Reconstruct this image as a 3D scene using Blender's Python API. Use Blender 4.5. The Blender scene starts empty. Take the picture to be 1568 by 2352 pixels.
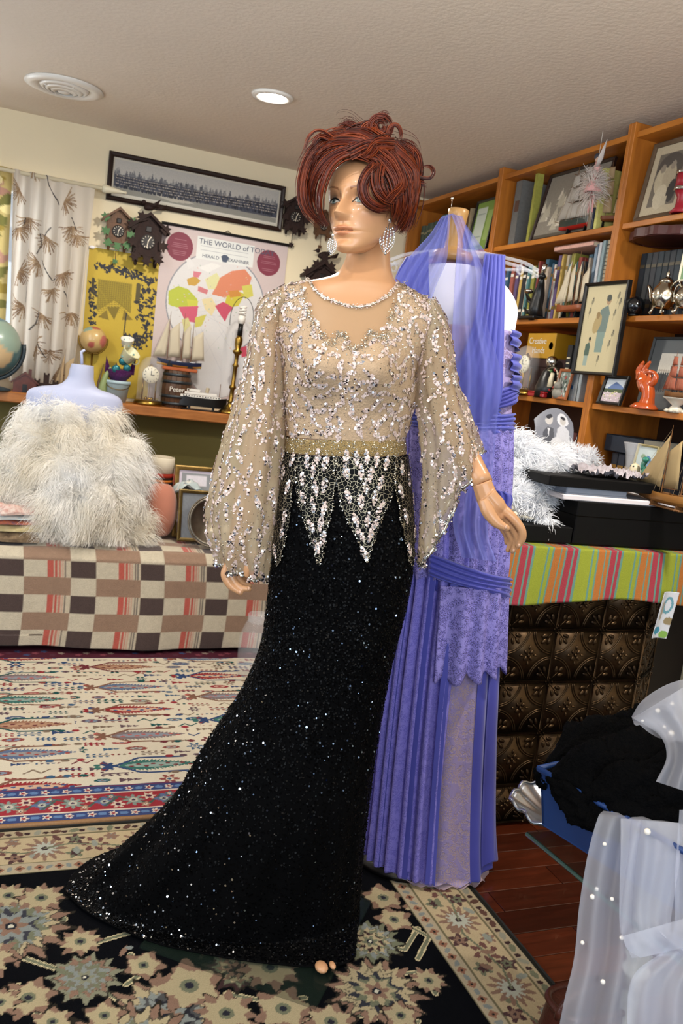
import bpy, math, random
import numpy as np
from mathutils import Vector, Matrix, Euler
random.seed(7); RNG = np.random.default_rng(7)
PI = math.pi
scene = bpy.context.scene
COL = scene.collection

# ---------------------------------------------------------------- camera
CAM_H = 1.25; FPX = 2002.0
YAW, PITCH, ROLL = math.radians(21.74), math.radians(8.68), math.radians(7.17)
_cy, _sy, _cp, _sp = math.cos(YAW), math.sin(YAW), math.cos(PITCH), math.sin(PITCH)
CF = np.array([_sy*_cp, _cy*_cp, -_sp]); _r = np.array([_cy, -_sy, 0.0]); _u = np.cross(_r, CF)
CR = math.cos(ROLL)*_r + math.sin(ROLL)*_u
CU = -math.sin(ROLL)*_r + math.cos(ROLL)*_u
CC = np.array([0, 0, CAM_H])
FH = np.array([_sy, _cy, 0.0])          # horizontal view direction
RH = _r                                  # horizontal right
cam = bpy.data.cameras.new('camera'); camo = bpy.data.objects.new('camera', cam); COL.objects.link(camo)
cam.sensor_fit = 'VERTICAL'; cam.sensor_height = 36.0; cam.lens = 36.0*FPX/2352.0
cam.clip_start = 0.05; cam.clip_end = 60
_m = Matrix(((CR[0], CU[0], -CF[0], 0), (CR[1], CU[1], -CF[1], 0), (CR[2], CU[2], -CF[2], CAM_H), (0, 0, 0, 1)))
camo.matrix_world = _m
cam.dof.use_dof = True; cam.dof.focus_distance = 2.0; cam.dof.aperture_fstop = 7.1
scene.camera = camo

# ---------------------------------------------------------------- light and exposure
scene.view_settings.view_transform = 'Standard'; scene.view_settings.look = 'None'
scene.view_settings.gamma = 1.0; scene.view_settings.use_curve_mapping = False
scene.view_settings.exposure = 0.42
world = bpy.data.worlds.new('world'); scene.world = world; world.use_nodes = True
world.node_tree.nodes['Background'].inputs[0].default_value = (0.86, 0.93, 1.0, 1)
world.node_tree.nodes['Background'].inputs[1].default_value = 0.45
def lamp(name, kind, loc, energy, color, target=None, size=0.1, spot=None, blend=0.6):
    l = bpy.data.lights.new(name, kind); o = bpy.data.objects.new(name, l); COL.objects.link(o)
    o.location = loc; l.energy = energy; l.color = color
    if kind == 'AREA':
        l.shape = 'RECTANGLE'; l.size = size[0]; l.size_y = size[1]
    else:
        l.shadow_soft_size = size
    if kind == 'SPOT': l.spot_size = math.radians(spot); l.spot_blend = blend
    if target is not None:
        d = Vector(target) - Vector(loc); o.rotation_euler = d.to_track_quat('-Z', 'Y').to_euler()
    return o
WARM = (1.0, 0.93, 0.82); DAY = (0.80, 0.90, 1.0)
CEIL = 2.25
# daylight of the window behind the photographer
lamp('daylight_front_window', 'AREA', (0.6, -1.6, 1.45), 38, DAY, (0.9, 2.5, 1.0), size=(1.8, 1.2))
lamp('side_fill_light', 'AREA', (-1.7, 1.0, 1.55), 22, DAY, (1.2, 2.6, 1.1), size=(1.4, 1.1))  # added soft fill from the left, no window is known there
lamp('camera_flash_bounced', 'SPOT', (.05, -.1, 1.5), 190, (1.0, .97, .93), (.3, .55, 2.25), .12, 104, 1.0)
lamp('daylight_back_window', 'AREA', (-0.75, 4.62, 1.55), 40, (0.92, 0.96, 1.0), (-0.6, 0, 1.2), size=(1.2, 1.1))

# ---------------------------------------------------------------- geometry helpers
def ray(px, py): return CF + CR*(px-784)/FPX - CU*(py-1176)/FPX
def at(px, py, X=None, Y=None, Z=None, D=None, H=None):
    d = ray(px, py)
    if X is not None: t = X/d[0]
    elif Y is not None: t = Y/d[1]
    elif Z is not None: t = (Z-CAM_H)/d[2]
    elif H is not None: t = H/float(d @ FH)
    else: t = D
    return CC + d*t
def proj(P):
    v = np.asarray(P)-CC; z = v @ CF
    return np.stack([784+FPX*(v @ CR)/z, 1176-FPX*(v @ CU)/z], -1)
def lin(c):
    if isinstance(c, str):
        c = c.lstrip('#'); c = [int(c[i:i+2], 16)/255 for i in (0, 2, 4)]
        return tuple(x/12.92 if x <= .04045 else ((x+.055)/1.055)**2.4 for x in c)
    return tuple(c[:3])

MATS = {}
def M(name, col='#888888', rough=.55, metal=0.0, noise=None, bump=None, stretch=None, alpha=1.0, trans=0.0,
      ior=1.45, emit=0, vcol=None, coat=0.0, sheen=0.0, sheer=None, col2=None, transl=0.0, spec=None):
    if name in MATS: return MATS[name]
    m = bpy.data.materials.new(name); m.use_nodes = True; MATS[name] = m
    nt = m.node_tree; N = nt.nodes; L = nt.links; b = N['Principled BSDF']; out = N['Material Output']
    c = lin(col); b.inputs['Base Color'].default_value = (*c, 1); m.diffuse_color = (*c, 1)
    b.inputs['Roughness'].default_value = rough; b.inputs['Metallic'].default_value = metal
    b.inputs['IOR'].default_value = ior; b.inputs['Transmission Weight'].default_value = trans
    b.inputs['Coat Weight'].default_value = coat; b.inputs['Sheen Weight'].default_value = sheen
    if spec is not None: b.inputs['Specular IOR Level'].default_value = spec
    tc = None
    def coords():
        nonlocal tc
        if tc is None:
            t = N.new('ShaderNodeTexCoord'); mp = N.new('ShaderNodeMapping'); L.new(t.outputs['Object'], mp.inputs[0])
            if stretch: mp.inputs['Scale'].default_value = stretch
            tc = mp.outputs[0]
        return tc
    src = None
    if vcol:
        a = N.new('ShaderNodeVertexColor'); a.layer_name = vcol; src = a.outputs[0]
        L.new(src, b.inputs['Base Color'])
    if noise:
        n = N.new('ShaderNodeTexNoise'); n.inputs['Scale'].default_value = noise[0]; n.inputs['Detail'].default_value = 5
        L.new(coords(), n.inputs['Vector'])
        mx = N.new('ShaderNodeMix'); mx.data_type = 'RGBA'
        rmp = N.new('ShaderNodeMapRange'); rmp.inputs[1].default_value = .3; rmp.inputs[2].default_value = .7
        L.new(n.outputs[0], rmp.inputs[0]); L.new(rmp.outputs[0], mx.inputs['Factor'])
        c2 = lin(col2) if col2 else tuple(x*(1-noise[1]) for x in c)
        if src is not None:
            mx.blend_type = 'MULTIPLY'; L.new(src, mx.inputs['A']); k = 1-noise[1]; mx.inputs['B'].default_value = (k, k, k, 1)
        else:
            mx.inputs['A'].default_value = (*c, 1); mx.inputs['B'].default_value = (*c2, 1)
        src = mx.outputs['Result']; L.new(src, b.inputs['Base Color'])
    if bump:
        n = N.new('ShaderNodeTexNoise'); n.inputs['Scale'].default_value = bump[0]; n.inputs['Detail'].default_value = 4
        L.new(coords(), n.inputs['Vector'])
        bp = N.new('ShaderNodeBump'); bp.inputs['Strength'].default_value = bump[1]; bp.inputs['Distance'].default_value = .01
        L.new(n.outputs[0], bp.inputs['Height']); L.new(bp.outputs[0], b.inputs['Normal'])
    if emit:
        b.inputs['Emission Color'].default_value = (*c, 1); b.inputs['Emission Strength'].default_value = emit
    sh = b.outputs[0]
    if transl:
        t = N.new('ShaderNodeBsdfTranslucent'); t.inputs[0].default_value = (*c, 1)
        if src is not None: L.new(src, t.inputs[0])
        mx = N.new('ShaderNodeMixShader'); mx.inputs[0].default_value = transl
        L.new(sh, mx.inputs[1]); L.new(t.outputs[0], mx.inputs[2]); sh = mx.outputs[0]
    if sheer is not None:
        t = N.new('ShaderNodeBsdfTransparent'); mx = N.new('ShaderNodeMixShader'); mx.inputs[0].default_value = 1-sheer
        L.new(t.outputs[0], mx.inputs[1]); L.new(sh, mx.inputs[2]); sh = mx.outputs[0]
    L.new(sh, out.inputs[0])
    return m

def mesh_np(V, F, smooth=False):
    """mesh from arrays; F is an (n,k) array or list of faces"""
    me = bpy.data.meshes.new('mesh')
    if isinstance(F, np.ndarray):
        V = np.ascontiguousarray(V, dtype=np.float32); n, k = F.shape
        me.vertices.add(len(V)); me.vertices.foreach_set('co', V.ravel())
        me.loops.add(n*k); me.loops.foreach_set('vertex_index', np.ascontiguousarray(F, dtype=np.int32).ravel())
        me.polygons.add(n); me.polygons.foreach_set('loop_start', np.arange(0, n*k, k, dtype=np.int32))
        me.update(calc_edges=True)
    else:
        me.from_pydata([tuple(map(float, v)) for v in V], [], F); me.update()
    if smooth: me.polygons.foreach_set('use_smooth', np.ones(len(me.polygons), dtype=bool))
    me.validate()
    return me
def setcol(me, cols, name='Col'):
    a = me.color_attributes.new(name, 'FLOAT_COLOR', 'POINT')
    c = np.ones((len(me.vertices), 4), dtype=np.float32); c[:, :3] = cols
    a.data.foreach_set('color', c.ravel())
def tag(o, label=None, cat=None, group=None, kind=None):
    if label: o['label'] = label
    if cat: o['category'] = cat
    if group: o['group'] = group
    if kind: o['kind'] = kind
    return o
def thing(name, loc, label, cat, rz=0.0, group=None, rot=None):
    o = bpy.data.objects.new(name, None); COL.objects.link(o); o.empty_display_size = .05
    o.location = tuple(float(x) for x in loc); o.rotation_euler = rot if rot is not None else (0, 0, rz)
    return tag(o, label, cat, group)
def link(name, me, mat, parent=None, **kw):
    o = bpy.data.objects.new(name, me); COL.objects.link(o)
    if mat is not None:
        for q in (mat if isinstance(mat, (list, tuple)) else [mat]): me.materials.append(q)
    if parent is not None: o.parent = parent
    return tag(o, **kw)
def dup(o, parent=None, loc=None, rz=None, label=None):
    c = o.copy(); COL.objects.link(c)
    if parent is not None: c.parent = parent
    if loc is not None: c.location = loc
    if rz is not None: c.rotation_euler = (0, 0, rz)
    if label: c['label'] = label
    for ch in list(o.children): dup(ch, c)
    return c

def frame_of(d):
    d = np.asarray(d, float); d = d/np.linalg.norm(d)
    a = np.array([0, 0, 1.0]) if abs(d[2]) < .9 else np.array([1.0, 0, 0])
    x = np.cross(a, d); x /= np.linalg.norm(x); return x, np.cross(d, x), d
def crom(P, n):
    """Catmull-Rom resample of rows of P to n samples"""
    P = np.asarray(P, float); k = len(P)
    if k == 2: t = np.linspace(0, 1, n)[:, None]; return P[0]*(1-t)+P[1]*t
    Q = np.concatenate([[2*P[0]-P[1]], P, [2*P[-1]-P[-2]]])
    t = np.linspace(0, k-1, n); i = np.minimum(t.astype(int), k-2); f = (t-i).reshape((-1,)+(1,)*(P.ndim-1))
    a, b, c, d = Q[i], Q[i+1], Q[i+2], Q[i+3]
    return .5*((2*b)+(-a+c)*f+(2*a-5*b+4*c-d)*f**2+(-a+3*b-3*c+d)*f**3)
class MB:
    def __init__(s): s.v = []; s.f = []; s.n = 0
    def add(s, V, F):
        s.v.extend([tuple(map(float, p)) for p in V]); s.f.extend([tuple(int(i)+s.n for i in f) for f in F]); s.n += len(V); return s
    def box(s, c, d, rz=0.0, b=0.0, R=None):
        hx, hy, hz = d[0]/2, d[1]/2, d[2]/2
        V = []
        if b <= 0:
            V = [(x*hx, y*hy, z*hz) for z in (-1, 1) for y in (-1, 1) for x in (-1, 1)]
            F = [(0, 2, 3, 1), (4, 5, 7, 6), (0, 1, 5, 4), (2, 6, 7, 3), (0, 4, 6, 2), (1, 3, 7, 5)]
        else:
            b = min(b, hx*.9, hy*.9, hz*.9); idx = {}
            for x in (-1, 1):
                for y in (-1, 1):
                    for z in (-1, 1):
                        idx[x, y, z] = len(V)
                        V += [(x*hx, y*(hy-b), z*(hz-b)), (x*(hx-b), y*hy, z*(hz-b)), (x*(hx-b), y*(hy-b), z*hz)]
            F = []
            for a in (-1, 1):
                q = [(a, -1, -1), (a, 1, -1), (a, 1, 1), (a, -1, 1)]; F.append(tuple(idx[k] for k in (q if a > 0 else q[::-1])))
                q = [(-1, a, -1), (-1, a, 1), (1, a, 1), (1, a, -1)]; F.append(tuple(idx[k]+1 for k in (q if a > 0 else q[::-1])))
                q = [(-1, -1, a), (1, -1, a), (1, 1, a), (-1, 1, a)]; F.append(tuple(idx[k]+2 for k in (q if a > 0 else q[::-1])))
            for p in (-1, 1):
                for q in (-1, 1):
                    k0, k1 = idx[p, q, -1], idx[p, q, 1]; F.append((k0, k0+1, k1+1, k1))
                    k0, k1 = idx[p, -1, q], idx[p, 1, q]; F.append((k0, k0+2, k1+2, k1))
                    k0, k1 = idx[-1, p, q], idx[1, p, q]; F.append((k0+1, k0+2, k1+2, k1+1))
            for k in idx.values(): F.append((k, k+1, k+2))
        V = np.array(V)
        if R is not None: V = V @ np.array(R).T
        elif rz: c_, s_ = math.cos(rz), math.sin(rz); V = np.stack([V[:, 0]*c_-V[:, 1]*s_, V[:, 0]*s_+V[:, 1]*c_, V[:, 2]], 1)
        return s.add(V+np.array(c), F)
    def tube(s, pts, r, n=8, caps=True, flat=None):
        pts = np.asarray(pts, float); k = len(pts); r = np.broadcast_to(np.asarray(r, float), (k,))
        T = np.gradient(pts, axis=0); x, y, _ = frame_of(T[0]); V = []
        for i in range(k):
            t = T[i]/(np.linalg.norm(T[i])+1e-12); x = x-t*(x @ t); x /= np.linalg.norm(x)+1e-12; y = np.cross(t, x)
            for j in range(n):
                a = 2*PI*j/n; V.append(pts[i]+(x*math.cos(a)+y*math.sin(a)*(flat or 1))*r[i])
        F = [(i*n+j, i*n+(j+1) % n, (i+1)*n+(j+1) % n, (i+1)*n+j) for i in range(k-1) for j in range(n)]
        if caps: F += [tuple(range(n))[::-1], tuple((k-1)*n+j for j in range(n))]
        return s.add(V, F)
    def cyl(s, p0, p1, r0, r1=None, n=16, caps=True): return s.tube([p0, p1], [r0, r0 if r1 is None else r1], n, caps)
    def lathe(s, prof, c=(0, 0, 0), n=24, axis=(0, 0, 1), sx=1, sy=1):
        x, y, d = frame_of(axis) if tuple(axis) != (0, 0, 1) else (np.array([1., 0, 0]), np.array([0, 1., 0]), np.array([0, 0, 1.]))
        V = [np.array(c)+(x*math.cos(2*PI*j/n)*sx+y*math.sin(2*PI*j/n)*sy)*r+d*z for r, z in prof for j in range(n)]; k = len(prof)
        F = [(i*n+j, i*n+(j+1) % n, (i+1)*n+(j+1) % n, (i+1)*n+j) for i in range(k-1) for j in range(n)]
        if prof[0][0] > 1e-5: F.append(tuple(range(n))[::-1])
        if prof[-1][0] > 1e-5: F.append(tuple((k-1)*n+j for j in range(n)))
        return s.add(V, F)
    def ell(s, c, r, n=12, m=8, R=None):
        r = np.broadcast_to(np.asarray(r, float), (3,)); V = [(0, 0, -1)]
        for i in range(1, m):
            p = -PI/2+PI*i/m
            for j in range(n): V.append((math.cos(p)*math.cos(2*PI*j/n), math.cos(p)*math.sin(2*PI*j/n), math.sin(p)))
        V.append((0, 0, 1)); V = np.array(V)*r
        if R is not None: V = V @ np.array(R).T
        F = [(0, 1+(j+1) % n, 1+j) for j in range(n)]
        F += [(1+i*n+j, 1+i*n+(j+1) % n, 1+(i+1)*n+(j+1) % n, 1+(i+1)*n+j) for i in range(m-2) for j in range(n)]
        e = len(V)-1; b = 1+(m-2)*n; F += [(b+j, b+(j+1) % n, e) for j in range(n)]
        return s.add(V+np.array(c), F)
    def prism(s, poly, d, O=(0, 0, 0), ex=(1, 0, 0), ey=(0, 1, 0)):
        """polygon in the ex/ey plane at O, extruded by d along ex x ey"""
        O, ex, ey = np.array(O, float), np.array(ex, float), np.array(ey, float); n = np.cross(ex, ey); k = len(poly)
        V = [O+ex*x+ey*y for x, y in poly]+[O+ex*x+ey*y+n*d for x, y in poly]
        F = [tuple(range(k))[::-1], tuple(range(k, 2*k))]+[(i, (i+1) % k, k+(i+1) % k, k+i) for i in range(k)]
        return s.add(V, F)
    def grid(s, G, closed=False):
        G = np.asarray(G); a, b = G.shape[:2]; bb = b if closed else b-1
        return s.add(G.reshape(-1, 3), [(i*b+j, i*b+(j+1) % b, (i+1)*b+(j+1) % b, (i+1)*b+j) for i in range(a-1) for j in range(bb)])
    def build(s, name, mat, parent=None, smooth=False, solid=0.0, bevel=0.0, **kw):
        me = mesh_np(s.v, s.f, smooth); o = link(name, me, mat, parent, **kw)
        if solid: md = o.modifiers.new('solid', 'SOLIDIFY'); md.thickness = solid; md.offset = 0
        if bevel: md = o.modifiers.new('bevel', 'BEVEL'); md.width = bevel; md.segments = 2; md.limit_method = 'ANGLE'
        return o
def gridF(a, b, closed=False):
    i, j = np.meshgrid(np.arange(a-1), np.arange(b if closed else b-1), indexing='ij'); j2 = (j+1) % b
    return np.stack([i*b+j, i*b+j2, (i+1)*b+j2, (i+1)*b+j], -1).reshape(-1, 4)
def gridmesh(G, closed=False, keep=None, smooth=True):
    a, b = G.shape[:2]; F = gridF(a, b, closed)
    if keep is not None: F = F[keep.reshape(-1)]
    return mesh_np(G.reshape(-1, 3), F, smooth)

# pixel painter for flat prints, woven patterns and cloth (colour only)
class Cv:
    def __init__(s, w, h, W, H, bg):
        s.w, s.h, s.W, s.H = w, h, W, H; s.a = np.empty((h, w, 3)); s.a[:] = lin(bg)
        s.x, s.y = np.meshgrid((np.arange(w))/(w-1)*W, (np.arange(h))/(h-1)*H)
    def _win(s, x0, x1, y0, y1):
        i0 = max(0, int(y0/s.H*(s.h-1))-1); i1 = min(s.h, int(y1/s.H*(s.h-1))+3); j0 = max(0, int(x0/s.W*(s.w-1))-1); j1 = min(s.w, int(x1/s.W*(s.w-1))+3)
        return slice(i0, max(i0, i1)), slice(j0, max(j0, j1))
    def put(s, win, m, col): s.a[win][m] = lin(col)
    def rect(s, x0, y0, x1, y1, col):
        w = s._win(x0, x1, y0, y1); X, Y = s.x[w], s.y[w]; s.put(w, (X >= x0) & (X <= x1) & (Y >= y0) & (Y <= y1), col)
    def ell(s, cx, cy, rx, ry, col, rot=0.0):
        R = max(rx, ry); w = s._win(cx-R, cx+R, cy-R, cy+R); X, Y = s.x[w]-cx, s.y[w]-cy; c, q = math.cos(rot), math.sin(rot)
        s.put(w, ((X*c+Y*q)/rx)**2+((-X*q+Y*c)/ry)**2 <= 1, col)
    def poly(s, P, col):
        P = np.asarray(P, float); w = s._win(P[:, 0].min(), P[:, 0].max(), P[:, 1].min(), P[:, 1].max()); X, Y = s.x[w], s.y[w]
        m = np.zeros(X.shape, bool)
        for (x0, y0), (x1, y1) in zip(P, np.roll(P, -1, 0)):
            if y0 != y1: m ^= ((y0 > Y) != (y1 > Y)) & (X < (x1-x0)*(Y-y0)/(y1-y0)+x0)
        s.put(w, m, col)
    def line(s, P, t, col):
        P = np.asarray(P, float)
        for a, b in zip(P[:-1], P[1:]):
            w = s._win(min(a[0], b[0])-t, max(a[0], b[0])+t, min(a[1], b[1])-t, max(a[1], b[1])+t); X, Y = s.x[w]-a[0], s.y[w]-a[1]
            d = b-a; L2 = d @ d+1e-12; k = np.clip((X*d[0]+Y*d[1])/L2, 0, 1); s.put(w, np.hypot(X-k*d[0], Y-k*d[1]) <= t/2, col)
    def rose(s, cx, cy, r, n, col, amp=.35, rot=0.0, sx=1, sy=1, ph=0):
        R = r*(1+amp)*max(sx, sy); w = s._win(cx-R, cx+R, cy-R, cy+R); X, Y = (s.x[w]-cx)/sx, (s.y[w]-cy)/sy
        a = np.arctan2(Y, X)-rot; s.put(w, np.hypot(X, Y) <= r*(1+amp*np.cos(n*a+ph)), col)
    def noise(s, amt, cell=1):
        g = RNG.random((s.h//cell+2, s.w//cell+2)); g = np.kron(g, np.ones((cell, cell)))[:s.h, :s.w]; s.a *= (1-amt*g)[..., None]
    def plane(s, name, O, ex, ey, mat, parent=None, **kw):
        """flat print: O + ex*x + ey*y"""
        O, ex, ey = map(lambda q: np.asarray(q, float), (O, ex, ey))
        G = O+s.x[..., None]*ex+s.y[..., None]*ey; me = gridmesh(G, smooth=False); setcol(me, s.a.reshape(-1, 3)); return link(name, me, mat, parent, **kw)
    def sheet(s, name, G, mat, parent=None, solid=0, **kw):
        me = gridmesh(G); setcol(me, s.a.reshape(-1, 3)); o = link(name, me, mat, parent, **kw)
        if solid: md = o.modifiers.new('solid', 'SOLIDIFY'); md.thickness = solid
        return o
PRINT = M('printed_paper', rough=.6, vcol='Col')
def text_mesh(name, body, size, loc, ex, ey, mat, parent=None, ext=.0004, align='LEFT'):
    cu = bpy.data.curves.new(name, 'FONT'); cu.body = body; cu.size = size; cu.extrude = ext; cu.align_x = align
    t = bpy.data.objects.new('tmp_text', cu); COL.objects.link(t); bpy.context.view_layer.update()
    me = bpy.data.meshes.new_from_object(t.evaluated_get(bpy.context.evaluated_depsgraph_get()))
    bpy.data.objects.remove(t)
    ex = Vector(ex).normalized(); ey = Vector(ey).normalized(); n = ex.cross(ey)
    me.transform(Matrix(((ex[0], ey[0], n[0], loc[0]), (ex[1], ey[1], n[1], loc[1]), (ex[2], ey[2], n[2], loc[2]), (0, 0, 0, 1))))
    me.materials.clear()
    return link(name, me, mat, parent)
def discs(P, Nn, r, jit=.3, lift=.001, sides=6):
    """small round sequins on a surface: points P, normals Nn"""
    n = len(P); Nn = Nn+RNG.normal(0, jit, (n, 3)); Nn /= np.linalg.norm(Nn, axis=1)[:, None]
    a = np.where(np.abs(Nn[:, 2:3]) < .9, np.array([[0, 0, 1.]]), np.array([[1., 0, 0]])); x = np.cross(a, Nn); x /= np.linalg.norm(x, axis=1)[:, None]; y = np.cross(Nn, x)
    r = np.broadcast_to(np.asarray(r, float), (n,)); t = np.arange(sides)*2*PI/sides
    V = (P+Nn*lift)[:, None, :]+(x[:, None, :]*np.cos(t)[None, :, None]+y[:, None, :]*np.sin(t)[None, :, None])*r[:, None, None]
    return V.reshape(-1, 3), np.arange(n*sides).reshape(n, sides)
def gnorm(G, closed):
    du = np.gradient(G, axis=0)
    dv = (np.roll(G, -1, 1)-np.roll(G, 1, 1)) if closed else np.gradient(G, axis=1)
    n = np.cross(dv, du); return n/(np.linalg.norm(n, axis=2)[..., None]+1e-12)
def gsample(G, i, j, closed=True):
    a, b = G.shape[:2]; i = np.clip(i, 0, a-1.001); i0 = i.astype(int); fi = (i-i0)[:, None]
    if closed: j = j % b; j0 = j.astype(int) % b; j1 = (j0+1) % b
    else: j = np.clip(j, 0, b-1.001); j0 = j.astype(int); j1 = j0+1
    fj = (j-np.floor(j))[:, None]
    return (G[i0, j0]*(1-fj)+G[i0, j1]*fj)*(1-fi)+(G[i0+1, j0]*(1-fj)+G[i0+1, j1]*fj)*fi
def rings(rows, nrow, nth, H, p=2.0):
    """loft of tilted oval rings; a row is (Lx,Ly,Rx,Ry,front,back[,dH]); left and right edge seen at horizontal distance H"""
    K = []
    for q in rows:
        dh = q[6] if len(q) > 6 else 0
        K.append(np.concatenate([at(q[0], q[1], H=H+dh), at(q[2], q[3], H=H+dh), [q[4], q[5]]]))
    K = crom(np.array(K), nrow); th = np.arange(nth)*2*PI/nth
    c = (K[:, :3]+K[:, 3:6])/2; h = (K[:, 3:6]-K[:, :3])/2
    cs, sn = np.cos(th), np.sin(th); cs = np.sign(cs)*np.abs(cs)**(2/p); sn2 = np.sign(sn)*np.abs(sn)**(2/p)
    dep = np.where(sn[None, :] > 0, K[:, 6:7], K[:, 7:8])*sn2[None, :]
    return c[:, None, :]+h[:, None, :]*cs[None, :, None]-FH[None, None, :]*dep[..., None]
# ================================================================ the room
WY = 4.45; WX = 2.26
W_CREAM = M('wall_paint_cream', '#ebdcbb', .85, noise=(3, .05), bump=(90, .05))
W_OLIVE = M('wall_paint_olive', '#7c7340', .8, noise=(4, .07), bump=(90, .05))
W_CEIL = M('ceiling_paint', '#dfd3c3', .9, noise=(2, .04), bump=(60, .18))
OAK = M('honey_oak', '#b07038', .45, noise=(9, .35), stretch=(1, 6, 6), bump=(60, .08), col2='#8d5526')
PINE = M('orange_pine', '#bf7628', .42, noise=(7, .35), stretch=(5, .7, 5), col2='#9c5a1c', bump=(40, .06))
PINEV = M('orange_pine_upright', '#b87026', .42, noise=(7, .35), stretch=(5, 5, .7), col2='#94551a', bump=(40, .06))
WHITE_M = M('white_enamel', '#e6e2da', .35)
BLACK = M('black_satin', '#0c0b0c', .35); BRASS = M('aged_brass', '#a07f3c', .3, 1.0, noise=(30, .3))
GLASS = M('clear_glass', '#ffffff', .02, trans=1.0, ior=1.45)
def struct(o): o['kind'] = 'structure'; return o
LZ = 1.005; LY = 4.23                                   # wall ledge top and front
WINX0, WINX1, WINZ0, WINZ1 = -1.5, 0.20, 1.10, 1.93
b = MB()
for x0, x1, z0, z1 in ((-2.6, WINX0, LZ-.03, CEIL), (WINX1, WX+.1, LZ-.03, CEIL), (WINX0, WINX1, LZ-.03, WINZ0), (WINX0, WINX1, WINZ1, CEIL)):
    b.box(((x0+x1)/2, WY+.06, (z0+z1)/2), (x1-x0, .12, z1-z0))
wb = struct(b.build('wall_back', W_CREAM))
MB().box((-.17, WY+.06, (LZ-.03)/2), (4.86, .12, LZ-.03)).build('lower_wall', W_OLIVE, wb, label='olive green painted lower wall')
struct(MB().box((WX+.06, 1.6, CEIL/2), (.12, 5.7, CEIL)).build('wall_right', W_CREAM))
struct(MB().box((-.17, 1.2, CEIL+.05), (5.2, 7.0, .1)).build('ceiling', W_CEIL))
fl = struct(MB().box((-.17, 1.2, -.03), (5.2, 7.0, .04)).build('floor', M('subfloor_dark', '#2a0f08', .6)))
REDW = [M('red_plank_%d' % i, c, .3, noise=(14, .4), stretch=(.6, 8, 8), coat=.2) for i, c in enumerate(('#431a0d', '#512110', '#3a150a', '#5c2813'))]
pm = {}
for r in range(43):
    y = 0.78+r*.084; x = .9 - (r*.37) % .6
    while x < WX:
        Lp = .8
        k = random.randrange(4)
        if k not in pm: pm[k] = MB().box((0, 0, 0), (Lp-.002, .0825, .012), b=.0012).build('plank', REDW[k], fl); o = pm[k]
        else: o = dup(pm[k], fl)
        o.location = (x+Lp/2, y, -.0062); x += Lp
trim = struct(MB().box((-.17, WY-.008, .05), (4.86, .016, .1), b=.004).build('baseboard_back', OAK))
struct(MB().box((-.17, (LY+WY)/2, LZ-.024), (4.86, WY-LY, .048), b=.005).build('trim_1', OAK)); LEDGE = bpy.data.objects['trim_1']
LEDGE['label'] = 'wooden ledge shelf along the back wall'
win = struct(MB().box((WINX0-.0, WY+.04, (WINZ0+WINZ1)/2), (.05, .06, WINZ1-WINZ0)).box((WINX1, WY+.04, (WINZ0+WINZ1)/2), (.05, .06, WINZ1-WINZ0))
      .box(((WINX0+WINX1)/2, WY+.04, WINZ0), (WINX1-WINX0+.05, .06, .05)).box(((WINX0+WINX1)/2, WY+.04, WINZ1), (WINX1-WINX0+.05, .06, .05)).box(((WINX0+WINX1)/2, WY+.04, (WINZ0+WINZ1)/2), (.04, .05, WINZ1-WINZ0)).build('window_1', WHITE_M))
MB().box(((WINX0+WINX1)/2-.43, WY+.05, (WINZ0+WINZ1)/2), ((WINX1-WINX0)/2-.04, .004, WINZ1-WINZ0-.04)).build('pane', GLASS, win)
MB().box(((WINX0+WINX1)/2+.43, WY+.05, (WINZ0+WINZ1)/2), ((WINX1-WINX0)/2-.04, .004, WINZ1-WINZ0-.04)).build('pane', GLASS, win)

# ---------------- ceiling fittings
def ceiling_lamp(x, y, label, watts, spot=150, tgt=None, on=60, col=WARM, blend=1.0):
    t = thing('recessed_ceiling_light', (x, y, CEIL), label, 'ceiling light', group='recessed ceiling lights')
    MB().lathe([(.052, -.003), (.058, -.010), (.075, -.009), (.080, -.0005)], n=40).build('trim_ring', WHITE_M, t, True)
    MB().lathe([(.0, -.003), (.02, -.0035), (.052, -.004)], n=32).build('bulb_lens', M('lamp_glow', '#fff6ea', emit=on), t, True)
    l = lamp('ceiling_light_lamp', 'SPOT', (x, y, CEIL-.02), watts, col, tgt or (x, y, 0), .05, spot, blend); return t
p = at(626, 220, Z=CEIL); ceiling_lamp(p[0], p[1], 'round recessed ceiling light, lit, beside the air vent', 46, 172, blend=.4)
ceiling_lamp(-.25, 1.05, 'lit recessed ceiling light in front of the red-haired mannequin, window side', 23, 130, (.55, 1.85, 1.2))
ceiling_lamp(1.6, 1.35, 'lit recessed ceiling light above the lace pile, bookcase side', 80, 95, (1.55, 2.3, .95))

ceiling_lamp(-.6, 2.9, 'lit recessed ceiling light above the ivory rug', 42, 165, blend=.5)
p = at(148, 198, Z=CEIL); t = thing('ceiling_vent', p, 'round white ceiling air vent with louvred rings', 'vent')
MB().lathe([(.150, -.0005), (.152, -.006), (.128, -.014), (.105, -.012), (.100, -.002)], n=48).build('flange', WHITE_M, t, True)
for i, (r, z) in enumerate(((.088, -.012), (.068, -.018), (.048, -.022))):
    MB().lathe([(r+.008, z+.009), (r+.004, z), (r-.014, z-.006), (r-.012, z-.003), (r, z+.004)], n=40).build('louvre_ring', WHITE_M, t, True)
MB().lathe([(0, -.027), (.022, -.026), (.026, -.02), (.0, -.018)], n=24).build('centre_cap', WHITE_M, t, True)
MB().lathe([(0, -.0015), (.1, -.001)], n=32).build('duct', BLACK, t)
for a in range(4):
    MB().box((.045*math.cos(a*PI/2+.4), .045*math.sin(a*PI/2+.4), -.016), (.075, .003, .008), rz=a*PI/2+.4).build('spoke', WHITE_M, t)

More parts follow.
